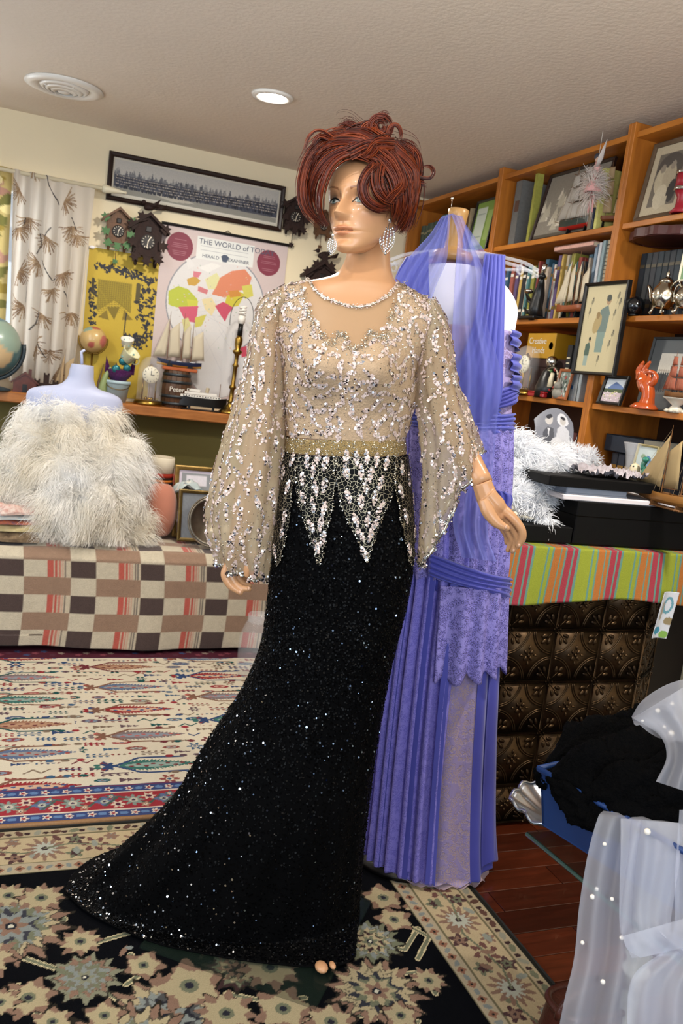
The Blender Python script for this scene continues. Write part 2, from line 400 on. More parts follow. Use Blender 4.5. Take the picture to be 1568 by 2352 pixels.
# ---------------- framed pictures
UNDERGLASS = M('print_under_glass', rough=.5, vcol='Col', spec=.3)
def picture(name, O, ex, ey, W, H, bw, depth, canvas, fmat, label, cat='picture', mat_w=0.0, mat_m=None, group=None):
    """O = lower left corner of the outer frame, ex/ey unit vectors; canvas is stretched to the opening"""
    ex, ey = np.asarray(ex, float), np.asarray(ey, float); n = np.cross(ex, ey)
    t = thing(name, O, label, cat, group=group); b = MB(); Z = np.zeros(3)
    prof = [(0, 0), (0, depth*.8), (bw*.3, depth), (bw*.7, depth*.85), (bw, depth*.6), (bw, 0)]
    cor = [(0, 0, 1, 1), (W, 0, -1, 1), (W, H, -1, -1), (0, H, 1, -1)]; V = []
    for (x, y, sx, sy) in cor:
        for q, d in prof: V.append(ex*(x+sx*q)+ey*(y+sy*q)+n*d)
    k = len(prof); F = [(i*k+j, ((i+1) % 4)*k+j, ((i+1) % 4)*k+j+1, i*k+j+1) for i in range(4) for j in range(k-1)]
    b.add(V, F); b.build('frame', fmat, t)
    b = MB(); b.prism([(bw*.5, bw*.5), (W-bw*.5, bw*.5), (W-bw*.5, H-bw*.5), (bw*.5, H-bw*.5)], depth*.25, Z, ex, ey); b.build('backing', mat_m or BLACK, t)
    iw = bw+mat_w
    sx, sy = (W-2*iw)/canvas.W, (H-2*iw)/canvas.H
    canvas.plane('print', ex*iw+ey*(H-iw)+n*depth*.3, ex*sx, -ey*sy, UNDERGLASS, t)
    return t
FR_DARK = M('dark_walnut_frame', '#2c1a14', .4, noise=(20, .4)); FR_BLACK = M('black_frame', '#12100f', .35); FR_GOLD = M('gilt_frame', '#a5854a', .4, .6, noise=(40, .4))
FR_OAKD = M('brown_wood_frame', '#5a4632', .5, noise=(20, .3))
EXW, EYW = (1, 0, 0), (0, 0, 1)
def crowd_photo():
    c = Cv(260, 66, 2.6, .66, '#bdb9b2')
    for i in range(130):
        x = random.uniform(0, 2.6); h = random.uniform(.04, .16); c.poly([(x-.03, .30), (x, .30-h), (x+.03, .30)], random.choice(('#77777a', '#5f6068', '#8d8c8b')))
    c.rect(0, .28, 2.6, .52, '#4d4f59')
    c.poly([(0, .50), (.5, .44), (1.1, .50), (2.6, .53), (2.6, .66), (0, .66)], '#8f8d84'); c.poly([(.5, .5), (1.0, .47), (1.25, .56), (.9, .6)], '#b9b3a5')
    for r in range(4):
        for i in range(95):
            x = .05+i*.0267+random.uniform(-.01, .01); y = .30+r*.05+.02*math.sin(x*2)
            c.ell(x, y+.03, .017, .035, random.choice(('#30323d', '#3c3f4e', '#262833', '#474a58'))); c.ell(x, y-.008, .008, .011, random.choice(('#a69c92', '#8d857e', '#beb4a8')))
    for x in (1.02, 1.1, 1.2, 1.33): c.ell(x, .24, .022, .045, '#55565c')
    c.rect(0, .62, 2.6, .66, '#d4cfc2'); c.noise(.12); return c
p0, p1, p2 = at(243, 457, Y=WY-.02), at(657, 431, Y=WY-.02), at(253, 345, Y=WY-.02)
picture('panoramic_photograph', (p0[0], WY-.001, p0[2]), EXW, EYW, p1[0]-p0[0], p2[2]-p0[2], .022, .022, crowd_photo(), FR_DARK, 'wide panoramic group photograph in dark wooden frame on the back wall', 'picture', .008, M('cream_mat', '#c9c2b2', .8))

# ---------------- yellow poster and world map
X0, Zt = at(205, 566, Y=WY)[0], at(205, 566, Y=WY)[2]
def W2(px, py): q = at(px, py, Y=WY-.004); return (q[0]-X0, Zt-q[2])
w, h = W2(390, 600)[0]+.005, W2(195, 905)[1]
YP = Cv(190, 300, w, h, '#c2a636')
for i in range(210):
    u = random.random(); side = random.choice('tlrrb')
    px, py = {'t': (215+u*120, 606+u*26+random.uniform(-6, 14)), 'l': (205-.05*u+random.uniform(0, 14), 640+u*130), 'r': (345+random.uniform(-25, 14)-12*u, 640+u*150), 'b': (300+random.uniform(-22, 40), 770+u*30)}[side]
    x, y = W2(px, py); r = random.uniform(.006, .016); a = random.uniform(0, PI)
    YP.ell(x, y, r, r*.35, '#23242e', a); YP.ell(x+.004, y+.003, r*.7, r*.3, '#2b2b30', a+1.1)
YP.poly([W2(225, 640), W2(303, 652), W2(300, 720), W2(262, 690), W2(222, 715)], '#8f7c24')
for i in range(16): YP.line([W2(226+i*5, 640+i*.6), W2(222+i*5, 700+abs(8-i)*2)], .0022, '#a5902a'); YP.line([W2(224, 645+i*5), W2(300, 655+i*4)], .0018, '#7b6a20')
YP.poly([W2(245, 705), W2(275, 705), W2(262, 735)], '#7f6d22'); YP.poly([W2(225, 728), W2(245, 712), W2(250, 735)], '#846f24'); YP.poly([W2(285, 712), W2(305, 735), W2(280, 735)], '#846f24')
YP.line([W2(214, 640), W2(212, 670), W2(222, 680)], .012, '#3c3626'); YP.line([W2(318, 655), W2(315, 690)], .02, '#544a28'); YP.ell(*W2(314, 694), .015, .008, '#2c2a2a')
YP.line([W2(290, 720), W2(284, 770)], .006, '#2b2a2c'); YP.noise(.06)
yp = thing('yellow_poster', (X0, WY, Zt-h), 'bright yellow printed poster with dark leaves and thatched hut', 'poster')
YP.plane('print', (0, -.004, h), (1, 0, 0), (0, 0, -1), PRINT, yp); MB().box((w/2+.003, -.0015, h/2), (w+.012, .002, h+.006)).build('backing_sheet', M('white_paper', '#e9e6df', .8), yp)
MB().ell((.012, -.012, h-.002), (.014, .008, .008)).build('tape_tab', M('bright_white_plastic', '#f7f7ff', .3), yp, True)

q0, q1 = at(374, 513, Y=WY-.006), at(661, 573, Y=WY-.006); X0, Zt = q0[0], q0[2]; w, h = q1[0]-X0, Zt-LZ-.03
def W2(px, py): q = at(px, py, Y=WY-.008); return (q[0]-X0, Zt-q[2])
MC = Cv(300, 400, w, h, '#cdbcb9')
cx, cy = W2(496, 700); R = W2(606, 700)[0]-cx
MC.ell(cx, cy, R+.006, R+.006, '#8e8f96'); MC.ell(cx, cy, R, R, '#d9d6d4')
c2 = W2(500, 845); MC.ell(c2[0], c2[1], R*.62, R*.62, '#96979c'); MC.ell(c2[0], c2[1], R*.61, R*.61, '#d4d2d2'); MC.rect(cx-R*.62, cy+R*.55, cx+R*.62, cy+R*.86, '#d6d4d3')
for i in range(7): MC.line([(cx-R+.04*i, cy+.06), (cx+R*.3, cy-R*.6+.05*i)], .0015, '#c4c4c6'); MC.line([(cx+.1*math.cos(i), cy+R*.5), (cx+.2*math.cos(i+1), cy+R*1.3)], .0015, '#bfbfc4')
def land(pts, col):
    P = np.array([W2(180+x/2.613, 320+y/2.613) for x, y in pts]); MC.poly(P, col)
land([(540, 910), (600, 880), (660, 900), (715, 960), (700, 1010), (640, 1060), (600, 1010), (560, 1000), (540, 990)], '#b7bf45')
land([(650, 960), (720, 970), (715, 1000), (660, 1010)], '#c9c84a'); land([(600, 1005), (720, 1000), (705, 1100), (640, 1090)], '#cc5a72')
land([(650, 840), (700, 820), (735, 850), (700, 880), (660, 875)], '#c59b45'); land([(690, 790), (740, 800), (720, 830), (690, 825)], '#cf7a86')
land([(760, 840), (830, 800), (860, 850), (840, 900), (780, 900)], '#d8d5a0'); land([(720, 880), (780, 905), (770, 930), (715, 910)], '#cc7a7e')
land([(850, 830), (920, 790), (1000, 780), (1040, 830), (1020, 900), (960, 910), (880, 950), (800, 930), (830, 880)], '#d58463')
land([(740, 960), (800, 950), (830, 1000), (800, 1060), (760, 1020)], '#dfcfa0'); land([(700, 1070), (770, 1050), (740, 1120), (700, 1130)], '#c9c05a')
land([(890, 940), (960, 910), (1000, 930), (960, 1000), (900, 1010), (880, 980)], '#c9bd3f'); land([(900, 910), (960, 905), (980, 940), (910, 950)], '#c98a3c')
land([(820, 1000), (870, 975), (930, 1010), (900, 1050), (880, 1095), (850, 1050)], '#c44f66'); land([(980, 880), (1040, 870), (1050, 940), (1000, 960)], '#cdc65e')
land([(970, 1250), (1010, 1240), (1010, 1300), (980, 1310)], '#c4455c'); land([(620, 1080), (660, 1070), (680, 1140), (640, 1180)], '#cfc98e')
land([(720, 770), (800, 740), (860, 760), (780, 800)], '#e3e1dd'); land([(640, 700), (655, 690), (700, 760), (660, 780)], '#dddad8')
for i in range(60):
    a = random.uniform(0, 2*PI); r = R*math.sqrt(random.random())*.95; MC.ell(cx+r*math.cos(a), cy+r*math.sin(a), .004, .002, random.choice(('#c2b9b4', '#d2a49c', '#cfcf9a', '#aebdb0')), a)
for px, py, rr in ((413, 566, 31), (617, 604, 29)):
    x, y = W2(px, py); MC.ell(x, y, rr*.0021, rr*.0022, '#803345')
    for k in range(9): MC.line([(x-.04+.003*abs(k-4), y-.032+k*.009), (x+.04-.003*abs(k-4), y-.032+k*.009)], .0015, '#a8717c')
x0, y0 = W2(455, 536); x1, y1 = W2(582, 592); MC.rect(x0, y0+.012, x1, y0+.118, '#dfe0dc'); MC.noise(.05)
for k in range(3): MC.line([(x0+.02, y0+.055+k*.009), (x1-.03, y0+.055+k*.009)], .0012, '#a9abb0')
wm = thing('world_map', (X0, WY, Zt-h), 'pull-down paper map of the world with two maroon discs', 'map')
MC.plane('map_sheet', (0, -.006, h), (1, 0, 0), (0, 0, -1), PRINT, wm)
INK = M('dark_ink', '#4c5568', .7)
text_mesh('title', 'THE WORLD of TODAY', .0365, (x0+.008, -.0068, h-y0-.045), (1, 0, 0), (0, 0, 1), INK, wm)
text_mesh('subtitle', 'EXAMINER', .023, (x0+.16, -.0068, h-y0-.108), (1, 0, 0), (0, 0, 1), INK, wm)
text_mesh('subtitle', 'HERALD', .023, (x0+.03, -.0068, h-y0-.108), (1, 0, 0), (0, 0, 1), INK, wm)
MB().prism([(0, .02), (.012, .03), (.028, .03), (.04, .02), (.03, -.005), (.01, -.005)], .0008, (x0+.125, -.0062, h-y0-.11), (1, 0, 0), (0, 0, 1)).build('eagle_emblem', INK, wm)
MB().cyl((-.006, -.012, h+.003), (w+.01, -.012, h+.003), .007, n=10).build('top_rail', BLACK, wm)
MB().tube([(w*.5-.02, -.012, h+.006), (w*.5, -.012, h+.02), (w*.5+.02, -.012, h+.006)], .002, 6).build('hanging_loop', BLACK, wm)

# ---------------- curtains
SPRIG = [(78, 380, 0), (150, 460, 1), (45, 435, 2), (65, 500, 3), (165, 520, 4), (112, 545, 5), (42, 520, 0), (180, 540, 3), (40, 620, 1), (85, 600, 2), (145, 625, 0), (118, 660, 4), (170, 718, 3), (45, 700, 2), (100, 720, 5), (75, 790, 1), (120, 800, 3), (45, 800, 2), (130, 855, 1)]
def curtain(name, xa, xb, za, zb, folds, canvas, mat, label, y=4.375, amp=.022, flare=.0):
    nu, nv = canvas.h, canvas.w; v, u = np.meshgrid(np.linspace(0, 1, nv), np.linspace(0, 1, nu))
    X = xa+(xb-xa)*v; A = amp*(.45+.55*u)
    ph = v*folds*2*PI
    Y = y-A*np.sin(ph+.6*np.sin(3*v+1.5*u))-.006*np.sin(v*31+u*2); X = X+.012*u*np.cos(ph)+flare*u*(v-.5)
    Z = za+(zb-za)*u+.006*np.sin(ph*1.3)*u; G = np.stack([X, Y, Z], -1)
    t = thing(name, (0, 0, 0), label, 'curtain'); canvas.sheet('cloth', G, mat, t)
    return t
cw, ch = .40, .95
cvs = Cv(170, 330, cw, ch, '#dbd3c8'); A0, A1 = at(33, 362, Y=4.37), at(222, 395, Y=4.37)
def C2(px, py): q = at(px, py, Y=4.37); return ((q[0]-A0[0])/(A1[0]-A0[0])*cw, (1.985-q[2])/(1.985-1.06)*ch)
for x, y, k in SPRIG:
    c0 = C2(x, y); base = [PI*.35, PI*.1, PI*.8, PI*.5, PI*.45, PI*.6][k]
    for j in range(17):
        a = base+(-1+2*j/16)*1.5+random.uniform(-.08, .08); r = random.uniform(.045, .075); cvs.line([c0, (c0[0]+r*math.cos(a)*.9, c0[1]+r*math.sin(a))], .0042, random.choice(('#9b8064', '#ab9377', '#8a705a')))
for br in ([(95, 375), (108, 405), (112, 425), (132, 460), (135, 470)], [(165, 500), (178, 525)], [(90, 535), (92, 560), (82, 580)], [(95, 595), (118, 640), (128, 640)], [(148, 668), (164, 700)], [(85, 708), (75, 740), (66, 755)], [(86, 780), (100, 810), (103, 815)], [(100, 545), (118, 520)], [(56, 500), (53, 510)], [(60, 645), (53, 690)]):
    cvs.line([C2(*q) for q in br], .0048, '#4b4645')
CURT = M('curtain_cotton', rough=.85, vcol='Col', transl=.45)
curtain('curtain', A0[0], A1[0], 1.985, 1.05, 5.5, cvs, CURT, 'white cotton curtain printed with brown pine sprigs', flare=-.05)
cy_ = Cv(40, 120, .3, .9, '#b5a26a')
for i in range(60): cy_.ell(random.uniform(0, .3), random.uniform(0, .9), random.uniform(.008, .03), random.uniform(.02, .06), random.choice(('#d6c58a', '#8d7a3a', '#6d6a3a', '#a37b6a', '#e0d2a0')), random.random()*3)
curtain('curtain', -.30, A0[0]-.005, 1.99, 1.30, 4, cy_, CURT, 'ochre floral curtain strip hanging beside the pine-sprig curtain', y=4.39, amp=.012)
rt = thing('curtain_rod', (0, 0, 0), 'cream curtain rod with tapered pointed finial', 'curtain rod'); CREAMP = M('cream_plastic', '#d8cfb4', .4)
MB().cyl((-1.6, 4.375, 1.975), (A1[0]+.03, 4.375, 1.975), .009, n=12).build('pole', CREAMP, rt, True)
MB().lathe([(.01, 0), (.017, .004), (.019, .02), (.012, .06), (.005, .1), (.008, .108), (.0, .114)], (A1[0]+.03, 4.375, 1.975), 16, (1, 0, 0)).build('finial', CREAMP, rt, True)
MB().box((A1[0]+.02, 4.41, 1.975), (.014, .08, .014)).build('bracket', CREAMP, rt)

# ---------------- cuckoo clocks
def leafpoly(r, lobes=5, rot=0.0, sharp=.5):
    P = []
    for i in range(lobes*2+1):
        a = -.25*PI+i*(1.5*PI)/(lobes*2); q = r*(1 if i % 2 == 0 else sharp)*(1.15 if i == lobes else 1); P.append((q*math.cos(a+rot), q*math.sin(a+rot)))
    P.append((0, -r*.25)) if rot == 0 else None
    return P
WCL = M('dark_carved_wood', '#2b140c', .75, noise=(40, .4), bump=(80, .3)); BCL = M('brown_carved_wood', '#6a4526', .5, noise=(40, .4), bump=(80, .3)); GCL = M('green_painted_leaf', '#3f6a35', .5)
IVORY = M('ivory_plastic', '#d8cdb8', .5); BLKD = M('clock_dial_dark', '#1a1210', .5)
def cuckoo(px, py, s, wood, lmat, label, bird=True, leaves=8, tall=1.0, pend=True, Y=WY):
    c = at(px, py, Y=Y-.05); t = thing('cuckoo_clock', (c[0], Y, c[2]), label, 'clock', group='cuckoo clocks on the back wall')
    E1, E2 = (1, 0, 0), (0, 0, 1)
    MB().prism([(-.07*s, -.09*s*tall), (.07*s, -.09*s*tall), (.07*s, .05*s), (0, .115*s), (-.07*s, .05*s)], .07*s, (0, 0, 0), E1, E2).build('case', wood, t)
    b = MB()
    for q in (-1, 1): b.prism([(0, .13*s), (q*.105*s, .045*s), (q*.105*s, .03*s), (0, .112*s)][::q], .095*s, (0, 0, 0), E1, E2)
    b.build('roof', wood, t)
    MB().lathe([(.0, 0), (.036*s, 0), (.038*s, .004), (.031*s, .006), (0, .006)], (0, -.07*s, -.02*s), 24, (0, -1, 0)).build('dial', BLKD, t)
    b = MB()
    for k in range(12): b.box((.028*s*math.sin(k*PI/6), -.07*s-.0075, -.02*s+.028*s*math.cos(k*PI/6)), (.003*s, .002, .008*s), R=Matrix.Rotation(k*PI/6, 3, 'Y'))
    b.build('numeral', IVORY, t)
    MB().box((.006*s, -.07*s-.01, -.006*s), (.005*s, .002, .03*s), R=Matrix.Rotation(.5, 3, 'Y')).build('hand', IVORY, t); MB().box((-.002*s, -.07*s-.012, -.033*s), (.004*s, .002, .034*s), R=Matrix.Rotation(.15, 3, 'Y')).build('hand', IVORY, t)
    MB().box((0, -.07*s-.003, .045*s), (.03*s, .006, .03*s), b=.004).build('cuckoo_door', BLKD, t)
    ring = [(-.085, .055, 2.4), (.085, .055, .8), (-.078, -.03, 3.0), (.078, -.03, .1), (-.06, -.10, 3.9), (.06, -.10, 5.5), (0, -.115, 4.7), (-.04, .10, 2.0), (.04, .10, 1.1), (0, .14, 1.57)]
    for x, z, a in ring[:leaves]:
        MB().prism([(px_*1.0, pz_) for px_, pz_ in leafpoly(.032*s, 5, a-PI/2)], .012*s, (x*s, -.075*s, z*s), E1, E2).build('carved_leaf', lmat, t)
    if bird:
        b = MB(); b.ell((0, -.05*s, .16*s), (.035*s, .016*s, .018*s), 10, 6, R=Matrix.Rotation(-.35, 3, 'Y')); b.ell((-.034*s, -.05*s, .178*s), .012*s, 8, 6); b.cyl((-.044*s, -.05*s, .178*s), (-.062*s, -.05*s, .174*s), .004*s, .0008, 6)
        b.prism([(.02*s, .15*s), (.085*s, .185*s), (.075*s, .155*s)], .012*s, (0, -.044*s, 0), E1, E2); b.prism([(-.01*s, .16*s), (.05*s, .205*s), (.03*s, .16*s)], .008*s, (0, -.06*s, 0), E1, E2); b.build('carved_bird', wood, t, True)
    if pend:
        MB().cyl((0, -.03*s, -.09*s), (0, -.03*s, -.2*s), .0025*s, n=6).build('pendulum_rod', wood, t)
        MB().prism(leafpoly(.022*s, 5, -PI/2), .006, (0, -.028*s, -.205*s), E1, E2).build('pendulum_leaf', lmat, t)
    for q in (-1, 1): MB().lathe([(0, -.03*s), (.008*s, -.022*s), (.011*s, 0), (.007*s, .022*s), (0, .028*s)], (q*.05*s, -.035*s, -.115*s), 10).build('pinecone_weight', wood, t, True)
    return t
cuckoo(272, 524, .74, BCL, GCL, 'small brown cuckoo clock with green leaves', bird=False, leaves=7)
cuckoo(339, 548, .92, WCL, WCL, 'dark carved cuckoo clock hanging over the yellow poster', pend=False)
cuckoo(680, 492, .72, WCL, WCL, 'narrow dark carved clock at the end of the panoramic photograph', bird=False, leaves=7, tall=1.15)
cuckoo(745, 514, .55, BCL, BCL, 'small brown clock between the mannequin hair and the map', bird=False, leaves=6)
cuckoo(735, 655, .95, WCL, WCL, 'large dark cuckoo clock with carved bird behind the mannequin shoulder', leaves=10)
# ================================================================ model builders used on ledge and shelves
SAILW = M('sail_cloth_cream', '#cfc3ab', .8, transl=.15); SAILT = M('sail_cloth_tan', '#b59c78', .8, transl=.15); SAILG = M('sail_cloth_grey', '#a9a298', .8)
MASTW = M('mast_wood', '#7a522c', .5, noise=(60, .3)); ROPE = M('rigging_thread', '#8b7a62', .8)
def sail(poly3, mat, t, belly=.01, n=(0, -1, 0), name='sail'):
    """four corner sail with a belly: corners in order"""
    a, b_, c, d = [np.array(q, float) for q in poly3]; U, V = np.meshgrid(np.linspace(0, 1, 6), np.linspace(0, 1, 6)); U = U[..., None]; V = V[..., None]
    G = (a*(1-U)+b_*U)*(1-V)+(d*(1-U)+c*U)*V+np.array(n)*(belly*np.sin(PI*U)*np.sin(PI*V))
    o = link(name, gridmesh(G), mat, t); md = o.modifiers.new('solid', 'SOLIDIFY'); md.thickness = .0012; return o
def ship(loc, L, Hm, hull, low, label, rz=0.0, sails='square', smat=None, masts=(-.25, .05, .32), stand=BLACK, deck=None, cat='ship model', nm='ship_model', standh=None, group=None):
    smat = smat or SAILW; hh = L*.13; sh = L*.08 if standh is None else standh; w = L*.085
    t = thing(nm, loc, label, cat, rz, group)
    xs = np.linspace(-.5, .5, 15)*L; sec = []
    for x in xs:
        k = x/L*2; f = max(.02, (1-abs(k)**(2.2 if k < 0 else 3.5))); sheer = hh*(1+.22*k*k+(.12 if k < -.7 else 0)); keel = hh*.25*abs(k)**3
        sec.append([(x-.02*L*(1 if k < -.8 else 0), s*w*f*g, sh+keel+(sheer-keel)*z) for s, g, z in ((-1, 1, 1), (-1, 1.02, .62), (-1, .86, .36), (-1, .45, .1), (0, 0, 0), (1, .45, .1), (1, .86, .36), (1, 1.02, .62), (1, 1, 1))])
    S = np.array(sec); b = MB(); b.grid(S[:, 0:3]); b.grid(S[:, 6:9]); b.add([*S[0][[0, 1, 2, 6, 7, 8]], *S[-1][[0, 1, 2, 6, 7, 8]]], [(0, 1, 2, 3, 4, 5), (11, 10, 9, 8, 7, 6)]); b.build('hull', hull, t, True)
    b = MB(); b.grid(S[:, 2:7]); b.build('keel', low, t, True)
    dk = S[:, [0, 8]].copy(); dk[..., 2] -= hh*.1; MB().grid(dk).build('deck', deck or MASTW, t)
    MB().box((.28*L, 0, sh+hh*1.05), (.12*L, w*.9, hh*.3), b=.001).build('cabin', deck or MASTW, t); MB().box((-.02*L, 0, sh+hh), (.1*L, w*.7, hh*.25), b=.001).build('cabin', deck or MASTW, t)
    zt = sh+hh
    MB().cyl((-.46*L, 0, zt*1.0), (-.66*L, 0, zt+.05*L), .008*L, .004*L, 6).build('bowsprit', MASTW, t)
    for i, m in enumerate(masts):
        x = m*L; H = Hm*(1 if i != len(masts)-1 or len(masts) == 1 else .86); MB().cyl((x, 0, zt-hh*.3), (x, 0, zt+H), .010*L, .004*L, 6).build('mast', MASTW, t)
        if sails == 'square':
            for k, (z0, z1, wd) in enumerate(((.06, .34, .20), (.37, .62, .165), (.65, .86, .12))):
                MB().cyl((x-.004, -wd*L*.55, zt+H*z1), (x-.004, wd*L*.55, zt+H*z1), .0045*L, n=5).build('yard', MASTW, t)
                a = .62
                sail([(x-wd*L*.75, -.02*L, zt+H*z0), (x+wd*L*.75, -.02*L, zt+H*z0), (x+wd*L*.62, -.015*L, zt+H*z1), (x-wd*L*.62, -.015*L, zt+H*z1)], smat, t, .03*L)
        else:
            nx = (masts[i+1]-m if i+1 < len(masts) else .34)*L
            sail([(x+.02*L, 0, zt+H*.08), (x+nx*.88, -.03*L, zt+H*.10), (x+nx*.66, -.02*L, zt+H*.80), (x+.015*L, 0, zt+H*.62)], smat, t, .025*L)
            MB().cyl((x, 0, zt+H*.07), (x+nx*.92, -.03*L, zt+H*.09), .004*L, n=5).build('boom', MASTW, t)
    x0 = masts[0]*L
    for k in range(2): sail([(-.62*L+k*.1*L, 0, zt+.06*L), (x0-.03*L, -.015*L, zt+.08*Hm), (x0-.012*L, 0, zt+Hm*(.85-.2*k)), (x0-.014*L, 0, zt+Hm*(.86-.2*k))], smat, t, .02*L, name='jib')
    b = MB()
    for m in masts:
        for q in (-1, 1):
            for dx in (-.05, .05): b.cyl((m*L, 0, zt+Hm*.7), (m*L+dx*L, q*w*.95, zt), .0018*L, n=3)
    b.cyl((-.65*L, 0, zt+.05*L), (x0, 0, zt+Hm*.95), .0018*L, n=3); b.cyl((masts[-1]*L, 0, zt+Hm*.8), (.5*L, 0, zt+.02), .0018*L, n=3)
    b.build('rigging', ROPE, t, kind='stuff')
    if sh > .001:
        for m in (-.22, .22): MB().prism([(-w*.8, 0), (w*.8, 0), (w*.45, sh+hh*.2), (-w*.45, sh+hh*.2)], .02*L, (m*L-.01*L, 0, 0), (0, 1, 0), (0, 0, 1)).build('cradle', stand, t)
        MB().box((0, 0, .003), (.6*L, w*1.5, .006), b=.002).build('plinth', stand, t)
    return t
def globe(c, r, sea, lands, label, zbase, ring=BLACK):
    t = thing('globe', (c[0], c[1], zbase), label, 'globe'); hz = c[2]-zbase
    n, m = 48, 32; th, ph = np.meshgrid(np.linspace(0, 2*PI, n), np.linspace(-PI/2, PI/2, m))
    G = np.stack([np.cos(ph)*np.cos(th), np.cos(ph)*np.sin(th), np.sin(ph)], -1)*r; colr = np.empty(G.shape); colr[:] = lin(sea); rs = np.random.default_rng(int(r*1e4))
    for k in range(16):
        d = rs.normal(size=3); d /= np.linalg.norm(d); w = rs.normal(size=3)*.25; q = (G/r) @ d+np.sin(G/r*5 @ w.T)*.08; colr[q > 1-rs.uniform(.03, .14)] = lin(lands[k % len(lands)])
    me = gridmesh(G+np.array([0, 0, hz])); setcol(me, colr.reshape(-1, 3)); link('sphere', me, M('globe_paper', rough=.3, vcol='Col', coat=.3), t)
    a = np.linspace(-1.75, 1.75, 24); MB().tube(np.stack([np.cos(a+.4)*0+np.sin(a-.35)*(-1)*r*1.07*0+r*1.08*np.sin(a), -0*a, hz+r*1.08*np.cos(a+PI)], 1), .011 if r > .1 else .004, 6).build('meridian', ring, t, True)
    MB().lathe([(r*.75, 0), (r*.75, .008), (r*.3, .02), (r*.09, .03), (r*.08, hz-r*1.05), (0, hz-r*1.05)], n=24).build('foot', ring, t, True)
    return t
def dome_clock(loc, r, H, label, rz=0.0):
    t = thing('anniversary_clock', loc, label, 'clock', rz, 'glass dome clocks')
    MB().lathe([(r*1.12, 0), (r*1.14, .01), (r*1.02, .022), (r*.8, .026), (0, .026)], n=32).build('base', BRASS, t, True)
    prof = [(r*.96, .024)]+[(r*.96, H*.7)]+[(r*.96*math.cos(a), H*.7+H*.3*math.sin(a)) for a in np.linspace(.15, PI/2, 9)]
    o = MB().lathe(prof, n=32).build('glass_dome', M('thin_glass', '#ffffff', .03, sheer=.86, spec=1.0), t, True)
    for q in (-1, 1): MB().cyl((q*r*.5, .01, .02), (q*r*.5, .01, H*.55), r*.06, n=10).build('pillar', BRASS, t, True)
    MB().lathe([(0, -.006), (r*.62, -.006), (r*.66, 0), (r*.6, .006), (0, .005)], (0, -.012, H*.62), 28, (0, -1, 0)).build('dial', M('clock_dial_cream', '#ded7bf', .4), t, True)
    b = MB()
    for k in range(12): b.box((r*.5*math.sin(k*PI/6), -.0185, H*.62+r*.5*math.cos(k*PI/6)), (r*.04, .001, r*.12), R=Matrix.Rotation(k*PI/6, 3, 'Y'))
    b.build('numeral', BLACK, t)
    MB().box((0, -.02, H*.62+r*.16), (r*.05, .001, r*.36)).build('hand', BLACK, t); MB().box((r*.12, -.02, H*.62), (r*.28, .001, r*.05)).build('hand', BLACK, t)
    MB().lathe([(r*.2, -.01), (r*.3, 0), (r*.05, H*.1), (0, H*.1)], (0, 0, H*.75), 16).build('finial', BRASS, t, True)
    MB().cyl((0, 0, H*.1), (0, 0, H*.5), .0012, n=5).build('torsion_wire', BRASS, t)
    for k in range(4): MB().ell((r*.3*math.cos(k*PI/2+.6), r*.3*math.sin(k*PI/2+.6), H*.13), r*.14).build('pendulum_ball', BRASS, t, True)
    MB().lathe([(r*.3, H*.12), (r*.3, H*.15), (0, H*.16)], n=16).build('pendulum_disc', BRASS, t, True)
    return t

# ================================================================ things on the wall ledge
def on(px, py, Y=4.33): q = at(px, py, Y=Y); return (q[0], Y, LZ)
q = at(-24, 795, Y=4.27); globe(q, .135, '#4d7378', ('#b8a98a', '#a3b08c', '#c7ab82', '#8fa394'), 'large teal globe on dark stand beside the curtain', LZ, M('globe_ring_dark', '#2f3a40', .35))
q = at(214, 780, Y=4.37); globe((q[0], 4.37, q[2]), .062, '#c2a26a', ('#b5655a', '#7f9a8c', '#c99a6a', '#a8574d'), 'small antique tan globe behind the white bust form', LZ, BRASS)
hb = thing('wooden_house_bank', on(57, 880, 4.30), 'small reddish brown wooden house ornament on the ledge', 'ornament'); RB = M('mahogany_wood', '#5b281b', .4, noise=(30, .4))
MB().prism([(-.05, 0), (.05, 0), (.05, .045), (0, .085), (-.05, .045)], .06, (0, .03, 0), (1, 0, 0), (0, 0, 1)).build('house_body', RB, hb)
for s in (-1, 1): MB().prism([(0, .094), (s*.06, .045), (s*.06, .038), (0, .084)][::s], .07, (0, .035, 0), (1, 0, 0), (0, 0, 1)).build('roof_panel', RB, hb)
MB().box((.02, 0, .09), (.014, .014, .035)).build('chimney', RB, hb); MB().box((0, -.031, .02), (.02, .003, .036)).build('door', BLACK, hb)
ct = thing('castle_model', on(106, 878, 4.32), 'dark wooden toy castle beside the house ornament', 'ornament')
MB().box((0, 0, .025), (.085, .05, .05)).build('keep', WCL, ct)
for x, hgt in ((-.04, .06), (.04, .06), (0.0, .09)):
    tw = MB().box((x, 0, hgt/2), (.024, .03, hgt)).build('tower', WCL, ct)
    for dx in (-.009, .009): MB().box((x+dx, 0, hgt+.004), (.006, .03, .008)).build('battlement', WCL, tw)
ship(on(165, 885, 4.36), .13, .19, MASTW, MASTW, 'small ship with tan square sails behind the white bust', sails='schooner', smat=SAILT, masts=(-.3, .15), standh=.015, stand=MASTW)
bk = thing('tin_bucket', on(267, 915, 4.31), 'pale blue tin bucket holding ornaments', 'bucket'); PB = M('pale_blue_tin', '#a9bfc6', .4)
MB().lathe([(.045, 0), (.058, .095), (.061, .1), (.056, .098), (.043, .006), (0, .005)], n=28).build('pail', PB, bk, True); MB().lathe([(.057, .085), (.0615, .088), (.0615, .1), (.057, .101)], n=28).build('rim', PB, bk, True)
